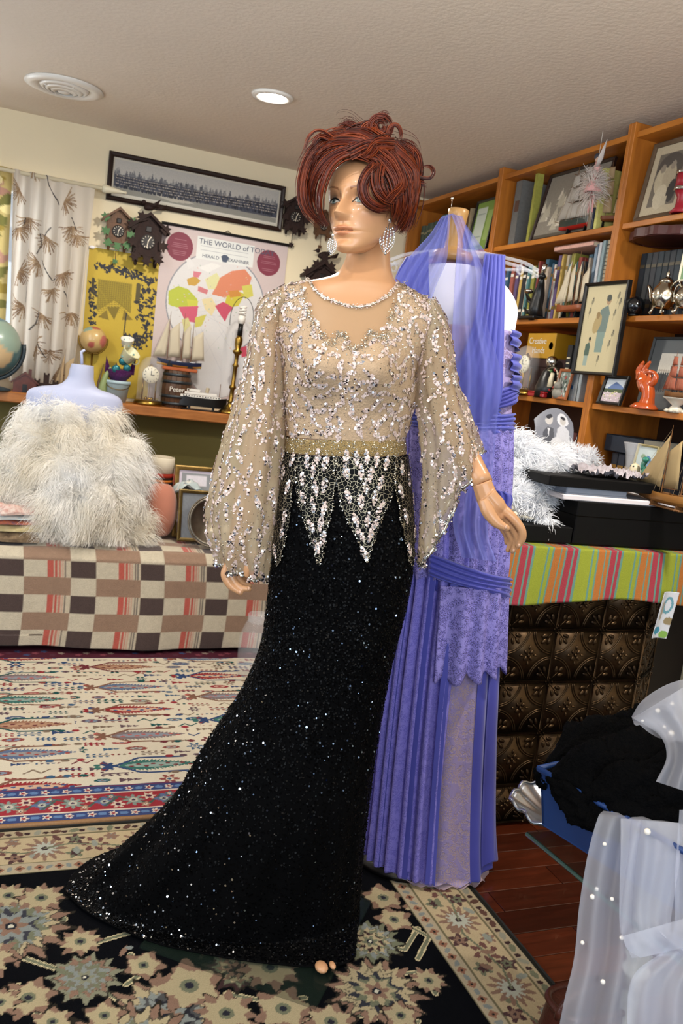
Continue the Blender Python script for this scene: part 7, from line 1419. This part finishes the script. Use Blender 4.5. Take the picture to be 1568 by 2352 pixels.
# clear hanger
hg = thing('clear_hanger', tuple(at(1040, 612, H=HV+.03)), 'clear acrylic dress hanger across the form shoulders', 'hanger'); ho = np.array(hg.location); ACR = M('clear_acrylic', '#f2f4fa', .03, sheer=.8, spec=1.0)
hb_ = HV+.015
for dy in (0, 14): MB().tube(crom(np.array([at(a, b+dy*(.4+abs(a-1040)/300), H=hb_)-ho for a, b in ((884, 602), (930, 585), (985, 578), (1040, 574), (1100, 580), (1160, 592), (1205, 604), (1236, 622))]), 30), .0045, 8).build('arm', ACR, hg, True)
MB().tube([at(a, b, H=hb_)-ho for a, b in ((884, 606), (1040, 614), (1200, 620), (1236, 624))], .004, 8).build('trouser_bar', ACR, hg, True)
for a, b in ((1195, 606), (905, 600)): MB().tube(crom(np.array([at(a+x, b+y, H=hb_)-ho for x, y in ((0, 0), (6, 14), (0, 24), (-8, 16), (-6, 4))]), 14), .003, 6).build('strap_notch', ACR, hg, True)
# gown
vg = thing('violet_gown', (vb[0], vb[1], .012), 'periwinkle violet chiffon gown with lace skirt hanging on the dress form', 'dress'); vo_ = np.array(vg.location)
CHF = M('violet_chiffon', '#5157ba', .6, sheen=.3, noise=(8, .15), transl=.1); CHFD = M('deep_violet_chiffon', '#4548a8', .6, sheen=.25, noise=(8, .15)); NUDL = M('mauve_underskirt', '#a08a94', .65, noise=(6, .1))
def lacemat(name, base, thread, sheer, scale=90):
    m = bpy.data.materials.new(name); m.use_nodes = True; nt = m.node_tree; N = nt.nodes; L = nt.links; p = N['Principled BSDF']; out = N['Material Output']
    tc = N.new('ShaderNodeTexCoord'); ns = N.new('ShaderNodeTexNoise'); ns.inputs['Scale'].default_value = scale*.25; mx = N.new('ShaderNodeVectorMath'); mx.operation = 'MULTIPLY_ADD'; mx.inputs[1].default_value = (.03,)*3; L.new(tc.outputs['Object'], ns.inputs['Vector']); L.new(ns.outputs['Color'], mx.inputs[0]); L.new(tc.outputs['Object'], mx.inputs[2])
    v = N.new('ShaderNodeTexVoronoi'); v.feature = 'DISTANCE_TO_EDGE'; v.inputs['Scale'].default_value = scale; L.new(mx.outputs[0], v.inputs['Vector']); r = N.new('ShaderNodeMapRange'); r.inputs[1].default_value = .04; r.inputs[2].default_value = .12; L.new(v.outputs['Distance'], r.inputs[0])
    n2 = N.new('ShaderNodeTexNoise'); n2.inputs['Scale'].default_value = scale*.35; n2.inputs['Detail'].default_value = 3; L.new(tc.outputs['Object'], n2.inputs['Vector']); r2 = N.new('ShaderNodeMapRange'); r2.inputs[1].default_value = .50; r2.inputs[2].default_value = .58; L.new(n2.outputs[0], r2.inputs[0])
    sb = N.new('ShaderNodeMath'); sb.operation = 'SUBTRACT'; sb.inputs[0].default_value = 1; L.new(r.outputs[0], sb.inputs[1]); mxm = N.new('ShaderNodeMath'); mxm.operation = 'MAXIMUM'; ml_ = N.new('ShaderNodeMath'); ml_.operation = 'MULTIPLY'; ml_.inputs[1].default_value = .8; L.new(r2.outputs[0], ml_.inputs[0]); L.new(sb.outputs[0], mxm.inputs[0]); L.new(ml_.outputs[0], mxm.inputs[1])
    mc = N.new('ShaderNodeMix'); mc.data_type = 'RGBA'; mc.inputs['A'].default_value = (*lin(base), 1); mc.inputs['B'].default_value = (*lin(thread), 1); L.new(mxm.outputs[0], mc.inputs['Factor']); L.new(mc.outputs['Result'], p.inputs['Base Color']); p.inputs['Roughness'].default_value = .75
    bp = N.new('ShaderNodeBump'); bp.inputs['Strength'].default_value = .4; bp.inputs['Distance'].default_value = .003; L.new(mxm.outputs[0], bp.inputs['Height']); L.new(bp.outputs[0], p.inputs['Normal'])
    if sheer > 0:
        t = N.new('ShaderNodeBsdfTransparent'); ms = N.new('ShaderNodeMixShader'); ma = N.new('ShaderNodeMapRange'); ma.inputs[3].default_value = 1-sheer; ma.inputs[4].default_value = 1; L.new(mxm.outputs[0], ma.inputs[0]); L.new(ma.outputs[0], ms.inputs[0]); L.new(t.outputs[0], ms.inputs[1]); L.new(p.outputs[0], ms.inputs[2]); L.new(ms.outputs[0], out.inputs[0])
    return m
LACE = lacemat('violet_lace', '#6c65be', '#857dd0', 0.0, 170); LACEP = lacemat('violet_lace_sheer', '#6a62b0', '#9188cf', .5, 190); LACEN = lacemat('mauve_lace', '#a08c96', '#8b7fb4', .0, 150)
VR = [(925, 735, 1176, 760, .095, .085), (926, 860, 1174, 876, .095, .085), (932, 950, 1168, 962, .08, .075), (930, 1050, 1166, 1060, .092, .09), (925, 1150, 1160, 1160, .10, .10), (922, 1260, 1156, 1270, .105, .10), (915, 1350, 1146, 1360, .108, .10), (893, 1500, 1138, 1505, .112, .105), (868, 1700, 1128, 1705, .118, .11), (846, 1900, 1124, 1890, .125, .12), (828, 2045, 1128, 1985, .13, .125)]
NV, NT = 220, 260; VG = rings(VR, NV, NT, HV); VG[..., 2] = np.maximum(VG[..., 2], .026); VN = gnorm(VG, True); thv = np.arange(NT)*2*PI/NT; tv = np.linspace(0, 1, NV); vy = np.interp(tv, np.linspace(0, 1, len(VR)), [747, 868, 956, 1055, 1155, 1265, 1355, 1502, 1702, 1895, 2015])
def panel(name, y0, y1, f0, f1, off, mat, pleat=0.0, nple=20, parent=None, edge=None, ns=90, back=False, kx=0.0, solid=.0012):
    """strip of the gown: y0..y1 are heights along the gown (pixel rows of its axis), f0..f1 run from the left edge (0) over the front to the right edge (1); f may be functions of t"""
    i0, i1 = np.interp([y0, y1], vy, np.arange(NV)); nr = max(6, int((i1-i0)*1.1)); R = []
    for t in np.linspace(0, 1, nr):
        a = f0(t) if callable(f0) else f0; b_ = f1(t) if callable(f1) else f1; f = np.linspace(a, b_, ns); j = (PI*(1-f))/(2*PI)*NT
        i = np.full(ns, i0+(i1-i0)*t)
        if edge is not None: i = i+(edge(f)*t*(NV/ (vy[-1]-vy[0])))
        P = gsample(VG, i, j); Nn = gsample(VN, i, j); R.append(P+Nn*(off+pleat*(.35+.65*t)*np.sin(f*nple*2*PI+1.2*np.sin(f*9)))[:, None] if not callable(pleat) else P+Nn*(off+pleat(f, t))[:, None])
    o = link(name, gridmesh(np.array(R)-vo_), mat, parent or vg)
    if solid: md = o.modifiers.new('solid', 'SOLIDIFY'); md.thickness = solid
    return o
# under layers and skirt panels
panel('underskirt', 975, 2012, -.35, 1.35, -.012, NUDL, .006, 9, ns=140)
panel('lace_underpanel', 1330, 2000, .42, .80, -.005, LACEN, .006, 6)
panel('pleated_lace_skirt', 975, 2030, 0.0-.2, lambda t: .60-.10*t, .006, LACE, .011, 15, ns=150)
for f in (.18, .34, .47): panel('chiffon_godet', 1300, 2028, f, f+.045, .012, CHFD, .004, 3, ns=20)
panel('chiffon_side_panel', 1420, 1985, .80, 1.12, .008, CHFD, .012, 7, edge=lambda f: 26*np.sin(f*20))
panel('chiffon_side_panel', 1420, 2000, .70, .86, .004, CHFD, .010, 7, edge=lambda f: 18*np.sin(f*20))
panel('upper_lace_skirt', 970, 1310, -.1, 1.12, .010, LACEP, .007, 11, ns=130, edge=lambda f: 14*np.abs(np.sin(f*40)))
panel('lace_flounce', 1325, 1510, lambda t: .42+.02*t, 1.1, .022, LACEP, .010, 8, edge=lambda f: 16*np.abs(np.sin(f*26)))
# lining of the upper skirt
panel('skirt_lining', 965, 1340, -.3, 1.3, .0, CHFD, .003, 8)
# bands
def bandstrip(name, yL, yR, h, f0, f1, off, mat, npl=5, am=.004):
    ns = 60; R = []
    for t in np.linspace(0, 1, 16):
        f = np.linspace(f0, f1, ns); yy_ = yL+(yR-yL)*(f-f0)/(f1-f0)+h*t+2*np.sin(f*11+t*3); i = np.interp(yy_, vy, np.arange(NV)); j = (PI*(1-f))/(2*PI)*NT; P = gsample(VG, i, j); Nn = gsample(VN, i, j); R.append(P+Nn*(off+am*np.sin(t*npl*2*PI+.6*np.sin(f*7)))[:, None])
    o = link(name, gridmesh(np.array(R)-vo_), mat, vg); md = o.modifiers.new('solid', 'SOLIDIFY'); md.thickness = .0015; return o
bandstrip('waist_sash', 940, 945, 42, -.12, 1.1, .012, CHF, 4)
bandstrip('bust_drape', 905, 855, 50, .45, 1.08, .014, CHFD, 5, .005)
bandstrip('hip_drape', 1255, 1335, 46, .35, 1.06, .024, CHFD, 4, .005)
for k, (y, h) in enumerate(((760, 36), (812, 42), (862, 34))): bandstrip('side_band', y-10, y, h, .80, 1.12, .016+.002*k, CHF, 2, .004)
panel('lace_bodice_side', 752, 950, .72, 1.2, .004, lacemat('mauve_bodice_lace', '#8d7aa0', '#a597c8', 0, 80))
panel('bodice_lining', 752, 960, -.25, 1.25, .002, NUDL)
bandstrip('bust_drape', 800, 930, 70, .0, .75, .010, CHF, 6, .005)
# straps
def strap(name, keys, off, mat, H, n=6, am=.004, nr=46):
    """keys: rows of (xl, yl, xr, yr, dH)"""
    K_ = crom(np.array(keys, float), nr); R = []
    for a, b_, c, d, h in K_:
        s = np.linspace(0, 1, 22); R.append([at(a+(c-a)*u_, b_+(d-b_)*u_, H=H+h-off-am*math.sin(u_*n*2*PI)-.012*math.sin(u_*PI)) for u_ in s])
    o = link(name, gridmesh(np.array(R)-vo_), mat, vg); md = o.modifiers.new('solid', 'SOLIDIFY'); md.thickness = .0015; return o
strap('shoulder_strap', [(1116, 590, 1160, 596, .03), (1112, 586, 1160, 590, .0), (1104, 640, 1160, 660, -.04), (1092, 720, 1158, 740, -.075), (1068, 800, 1156, 830, -.095), (1030, 880, 1150, 920, -.10), (990, 950, 1120, 975, -.09)], .012, CHF, HV+.0)
strap('shoulder_strap', [(936, 590, 985, 584, .03), (930, 596, 984, 582, .0), (908, 640, 985, 650, -.04), (905, 720, 990, 720, -.075), (920, 800, 1010, 800, -.095), (960, 880, 1060, 880, -.10), (1000, 940, 1120, 940, -.095)], .012, CHF, HV+.0)
# side bow
bw = [(1112, 1120, 1140, 1128), (1128, 1125, 1175, 1138), (1136, 1150, 1172, 1165), (1130, 1165, 1150, 1178)]
strap('hip_bow', [(a, b, c, d, -.115) for a, b, c, d in bw], .004, CHFD, HV, 3)
# tulle scarf over the neck cap
TUL = M('violet_tulle', '#9098ea', .8, sheer=.55, transl=.3); sf_ = thing('tulle_scarf', tuple(nc+np.array([0, 0, .12])), 'sheer periwinkle tulle scarf draped over the wooden neck cap', 'scarf'); so = np.array(sf_.location)
def drape(name, keys, H, mat, parent, org, npl, am, ns=40, nr=70, bow=.0):
    K_ = crom(np.array(keys, float), nr); R = []
    for q, (a, b_, c, d, h) in enumerate(K_):
        s = np.linspace(0, 1, ns); R.append([at(a+(c-a)*u_, b_+(d-b_)*u_, H=H+h-am*math.sin(u_*npl*2*PI+q*.04)-bow*math.sin(u_*PI)) for u_ in s])
    return link(name, gridmesh(np.array(R)-org), mat, parent)
drape('left_fall', [(1020, 500, 1046, 492, .02), (1012, 500, 1036, 494, -.03), (985, 540, 1030, 545, -.05), (940, 590, 1025, 600, -.08), (905, 650, 1000, 660, -.10), (890, 720, 985, 720, -.12)], HV, TUL, sf_, so, 4, .008)
drape('right_fall', [(1034, 494, 1062, 500, .02), (1036, 494, 1064, 502, -.03), (1050, 540, 1085, 560, -.06), (1045, 620, 1115, 640, -.09), (1040, 720, 1118, 740, -.13), (1035, 840, 1150, 860, -.14), (1040, 960, 1140, 980, -.135), (1050, 1080, 1130, 1100, -.14), (1040, 1200, 1120, 1220, -.14), (1060, 1280, 1140, 1290, -.14)], HV, TUL, sf_, so, 3, .008)
drape('back_fall', [(1024, 496, 1058, 498, .06), (1000, 540, 1090, 545, .06), (960, 590, 1120, 590, .05), (940, 640, 1130, 640, .05)], HV, TUL, sf_, so, 5, .006)
# ================================================================ foreground: glass table, basket of lace, pearl veil
GT = thing('glass_table', (1.2, 1.05, 0), 'low glass table with green-edged top beside the rug', 'table'); gz = .40
c0, c1 = at(1210, 1910, Z=gz), at(1420, 2085, Z=gz); e = c1-c0; e[2] = 0; L_ = np.linalg.norm(e); e /= L_; f_ = np.array([-e[1], e[0], 0]); f_ = f_ if f_ @ RH > 0 else -f_
gto = np.array(GT.location); LT = .62; WT = .5
cor = [c0, c0+e*LT, c0+e*LT+f_*WT, c0+f_*WT]; V = [c-gto+np.array([0, 0, z]) for z in (-.01, 0.0) for c in cor]
MB().add(V, [(3, 2, 1, 0), (4, 5, 6, 7), (0, 1, 5, 4), (1, 2, 6, 5), (2, 3, 7, 6), (3, 0, 4, 7)]).build('glass_top', M('table_glass', '#1a2622', .03, sheer=.7, spec=1.0), GT)
MB().tube([c0-gto+np.array([0, 0, -.005]), c0+e*LT-gto+np.array([0, 0, -.005])], .0045, 6).build('glass_edge', M('green_glass_edge', '#3f5a50', .1), GT, True)
TURN = M('acrylic_leg', '#e8e6dc', .05, sheer=.45, spec=1.0)
for a, b_ in ((.22, .12), (.50, .12), (.22, .4), (.50, .4)):
    p = c0+e*a+f_*b_-gto; p[2] = .0115 if p[0]+gto[0] < 1.23 and p[1]+gto[1] < 2.25 else 0.0
    MB().lathe([(.03, .0), (.03, .02), (.018, .03), (.016, .2)]+[(.018+.008*(k % 2), .2+.016*k) for k in range(10)]+[(.02, .37), (.03, gz-.0102-p[2])], p, 20).build('turned_leg', TURN, GT, True)
# silver shell dish
sd = at(1300, 1865, Z=gz+.03); st2 = thing('silver_shell_dish', (sd[0], sd[1], gz+.002), 'scalloped silver shell dish on the glass table', 'dish'); n = 96; PW = M('brushed_silver', '#b9c0cc', .3, 1.0)
G = np.array([[((.03+.075*t)*(1+.10*abs(math.cos(3.5*a))*t)*math.cos(a), (.03+.075*t)*(1+.10*abs(math.cos(3.5*a))*t)*math.sin(a), .004+.034*t**1.6+.004*math.sin(14*a)*t*t) for a in np.linspace(0, 2*PI, n+1)[:-1]] for t in np.linspace(1, -.39, 16)])
o = MB().grid(G, True).build('shell', PW, st2, True, solid=.003)
MB().tube(np.concatenate([G[0], G[0][:1]]), .004, 6).build('rolled_rim', PW, st2, True)
# blue basket
BLU = M('blue_plastic', '#1f3a6e', .4); kz = gz+.045
k0, k1 = at(1262, 1765, Z=kz+.13), at(1395, 1925, Z=kz+.0)
bk0, bk1 = at(1268, 1760, Z=kz+.12), at(1405, 1915, Z=kz+.06); bs = thing('blue_basket', tuple((bk0+bk1)/2), 'blue plastic basket with hand hole heaped with black lace', 'basket'); bo_ = np.array(bs.location)
ed = bk1-bk0; ed[2] = 0; Lb = np.linalg.norm(ed); ed /= Lb; nf = np.array([-ed[1], ed[0], 0]); nf = nf if nf @ RH > 0 else -nf
Lb = .34; bz0 = gz+.042; bz1 = gz+.165; b0 = bk0.copy(); b0[2] = 0; slope = .035
def bq(s, z, w): return b0+ed*s+nf*(w-slope*z/.123*(1 if w < .15 else -1))+np.array([0, 0, bz0+z])-bo_
def wallpanel(s0, s1, z0, z1, w): MB().add([bq(s0, z0, w), bq(s1, z0, w), bq(s1, z1, w), bq(s0, z1, w), bq(s0, z0, w+.006), bq(s1, z0, w+.006), bq(s1, z1, w+.006), bq(s0, z1, w+.006)], [(0, 1, 2, 3), (7, 6, 5, 4), (0, 4, 5, 1), (1, 5, 6, 2), (2, 6, 7, 3), (3, 7, 4, 0)]).build('wall', BLU, bs)
for w in (.0, .30):
    wallpanel(0, .08, 0, .123, w); wallpanel(.20, Lb, 0, .123, w); wallpanel(.08, .20, 0, .065, w); wallpanel(.08, .20, .098, .123, w)
for s in (0, Lb): MB().add([bq(s, 0, 0), bq(s, 0, .30), bq(s, .123, .30), bq(s, .123, 0), bq(s+.006, 0, 0), bq(s+.006, 0, .30), bq(s+.006, .123, .30), bq(s+.006, .123, 0)], [(0, 1, 2, 3), (7, 6, 5, 4), (0, 4, 5, 1), (1, 5, 6, 2), (2, 6, 7, 3), (3, 7, 4, 0)]).build('wall', BLU, bs)
MB().add([bq(0, .004, 0), bq(Lb, .004, 0), bq(Lb, .004, .3), bq(0, .004, .3)], [(0, 1, 2, 3)]).build('floor_panel', BLU, bs, solid=.005)
MB().tube([bq(0, .125, -.004), bq(Lb, .125, -.004), bq(Lb, .125, .31), bq(0, .125, .31), bq(0, .125, -.004)], .006, 8).build('rim', BLU, bs, True)
# black lace heap
BLC = M('black_lace_cloth', '#020203', .9, noise=(120, .5), bump=(160, 1.0), spec=.1)
ll = thing('black_lace_heap', tuple(at(1410, 1800, D=1.62)), 'crumpled heap of black lace spilling over the blue basket', 'lace'); lo = np.array(ll.location)
g = np.random.default_rng(17)
def lump(pts, rad, seed, n=70, m=34, name='lace_fold', mat=BLC):
    P = crom(np.array([at(a, b, D=d) for a, b, d in pts])-lo, n); R = np.interp(np.linspace(0, 1, n), np.linspace(0, 1, len(rad)), rad); gg = np.random.default_rng(seed); T = np.gradient(P, axis=0); G = []
    ph = gg.uniform(0, 6, 8); x, y, _ = frame_of(T[0])
    for i in range(n):
        t = T[i]/np.linalg.norm(T[i]); x = x-t*(x @ t); x /= np.linalg.norm(x); y = np.cross(t, x); a = np.arange(m)*2*PI/m; r = R[i]*(1+.16*np.sin(3*a+ph[0]+i*.09)+.12*np.sin(5*a+ph[1]-i*.16)+.09*np.sin(9*a+ph[2]+i*.3)+.06*np.sin(13*a+i*.5+ph[3])+gg.normal(0, .03, m)); G.append(P[i]+np.outer(np.cos(a)*r, x)+np.outer(np.sin(a)*r, y))
    return MB().grid(np.array(G), True).build(name, mat, ll, True)
lump([(1255, 1765, 1.70), (1330, 1745, 1.72), (1420, 1725, 1.74), (1500, 1725, 1.74), (1700, 1740, 1.72)], [.012, .055, .07, .06, .06], 1); lump([(1270, 1790, 1.64), (1350, 1790, 1.62), (1450, 1790, 1.60), (1580, 1800, 1.58), (1760, 1815, 1.56)], [.02, .06, .07, .07, .06], 2); lump([(1340, 1830, 1.60), (1430, 1835, 1.56), (1520, 1840, 1.54), (1620, 1850, 1.52), (1780, 1860, 1.50)], [.02, .06, .065, .065, .06], 3); lump([(1400, 1870, 1.56), (1480, 1870, 1.53), (1600, 1880, 1.50)], [.02, .05, .05], 4)
lump([(1300, 1740, 1.76), (1390, 1700, 1.78), (1470, 1680, 1.78), (1510, 1690, 1.78)], [.01, .04, .05, .02], 5); lump([(1262, 1775, 1.66), (1300, 1815, 1.615), (1345, 1862, 1.57), (1400, 1900, 1.53)], [.012, .026, .028, .02], 9)
lump([(1240, 1760, 1.69), (1250, 1785, 1.68), (1268, 1800, 1.66)], [.012, .02, .012], 6)
# ruffled edge
K_ = np.array([at(a, b, D=1.74) for a, b in ((1440, 1690), (1460, 1672), (1480, 1668), (1500, 1676), (1518, 1690), (1525, 1710))])-lo; q = crom(K_, 60); R = []
for j in range(6): R.append(q+np.array([0, 0, .022*j/5])+np.outer(np.sin(np.arange(60)*1.1)*.006*j/5, FH))
link('lace_ruffle', gridmesh(np.array(R)), lacemat('black_lace_net', '#0b0b0e', '#22232a', .4, 160), ll)
# pearl veil
VEIL = M('white_veil_tulle', '#e4e6f2', .8, sheer=.60, transl=.35); vl = thing('pearl_veil', tuple(at(1450, 2100, D=1.4)), 'sheer white tulle veil dotted with pearls', 'veil'); vo2 = np.array(vl.location)
def vdrape(name, keys, npl, am, ns=60, nr=80, seed=0, mat=VEIL):
    K_ = crom(np.array(keys, float), nr); R = []; ph = np.random.default_rng(seed).uniform(0, 6, 3)
    for q, (a, b_, c, d, D0, D1) in enumerate(K_):
        s = np.linspace(0, 1, ns); t = q/(nr-1)
        R.append([at(a+(c-a)*u_, b_+(d-b_)*u_, D=D0+(D1-D0)*u_-am*(.4+.6*t)*math.sin(u_*npl*2*PI+ph[0]+t*1.4)-am*.5*math.sin(u_*npl*4.6+ph[1])) for u_ in s])
    return link(name, gridmesh(np.array(R)-vo2), mat, vl)
F1 = [(1385, 1862, 1640, 1900, 1.52, 1.46), (1372, 1880, 1640, 1910, 1.49, 1.43), (1350, 1960, 1640, 1990, 1.47, 1.41), (1330, 2080, 1640, 2100, 1.45, 1.38), (1318, 2200, 1640, 2220, 1.43, 1.36), (1295, 2300, 1640, 2320, 1.41, 1.34), (1272, 2420, 1640, 2420, 1.40, 1.32)]
vdrape('front_fall', F1, 5, .014, seed=1)
F2 = [(1425, 1880, 1560, 1890, 1.475, 1.44), (1425, 1960, 1560, 1980, 1.445, 1.40), (1422, 2060, 1540, 2120, 1.43, 1.38), (1425, 2140, 1560, 2150, 1.42, 1.36), (1450, 2200, 1640, 2190, 1.41, 1.34)]
vdrape('inner_fold', F2, 2.5, .012, seed=2)
F3 = [(1430, 2150, 1640, 2090, 1.40, 1.33), (1440, 2180, 1640, 2120, 1.395, 1.32), (1470, 2200, 1640, 2160, 1.39, 1.32)]
vdrape('cross_fold', F3, 1.5, .006, seed=3)
F4 = [(1452, 1650, 1640, 1535, 1.64, 1.56), (1462, 1655, 1640, 1580, 1.62, 1.54), (1515, 1690, 1640, 1660, 1.58, 1.50), (1530, 1740, 1640, 1740, 1.53, 1.47), (1506, 1795, 1640, 1840, 1.49, 1.44)]
vdrape('upper_gather', F4, 3, .012, seed=4)
F5 = [(1450, 1646, 1456, 1664, 1.70, 1.68), (1470, 1614, 1500, 1690, 1.69, 1.66), (1502, 1588, 1530, 1730, 1.68, 1.63), (1545, 1567, 1570, 1780, 1.67, 1.6), (1600, 1555, 1620, 1810, 1.66, 1.58), (1660, 1550, 1660, 1830, 1.65, 1.56)]
vdrape('upper_gather', F5, 2, .012, seed=5)
F6 = [(1560, 1860, 1660, 1860, 1.44, 1.40), (1550, 2000, 1660, 2000, 1.40, 1.36), (1540, 2160, 1660, 2180, 1.38, 1.34), (1450, 2250, 1660, 2300, 1.37, 1.32), (1440, 2420, 1660, 2420, 1.36, 1.30)]
vdrape('inner_fold', F6, 3, .012, seed=6)
PRW = M('veil_pearl', '#f0e8dc', .15, coat=.6)
for a, b_, D, r in ((1388, 1939, 1.455, .0036), (1370, 2042, 1.44, .0034), (1360, 2060, 1.438, .0044), (1405, 2065, 1.432, .0034), (1337, 2165, 1.42, .0034), (1427, 2154, 1.405, .0036), (1384, 2255, 1.40, .004), (1486, 1910, 1.43, .0058), (1510, 1633, 1.61, .0048), (1541, 1685, 1.58, .006), (1525, 1670, 1.59, .0034), (1543, 1617, 1.60, .0036), (1475, 1656, 1.68, .003), (1547, 1741, 1.56, .003)): MB().ell(at(a, b_, D=D)-vo2, r, 14, 10).build('pearl', PRW, vl, True)
# brown leather bag at the bottom
LB = M('brown_leather', '#4a241a', .35, noise=(40, .25), bump=(120, .2)); lb0 = at(1335, 2375, Z=.07); lbg = thing('leather_bag', (lb0[0], lb0[1], .0115), 'brown leather bag standing on the rug corner', 'bag')
G = np.array([[(.088*math.copysign(abs(math.cos(a))**.6, math.cos(a))*(1-.12*t), .07*math.copysign(abs(math.sin(a))**.7, math.sin(a))*(1-.35*t), .13*t*(1-.0*t)+.03*math.sin(t*PI)*0) for a in np.linspace(0, 2*PI, 49)[:-1]] for t in np.linspace(1, 0, 14)])
MB().grid(G, True).add(G[0], [tuple(range(48))]).build('body', LB, lbg, True); MB().tube(np.concatenate([G[0], G[0][:1]]), .007, 8).build('top_piping', LB, lbg, True)
MB().tube([(.09*math.cos(a), -.03, .13+.06*math.sin(a)) for a in np.linspace(0, PI, 16)], .007, 8).build('handle', LB, lbg, True)
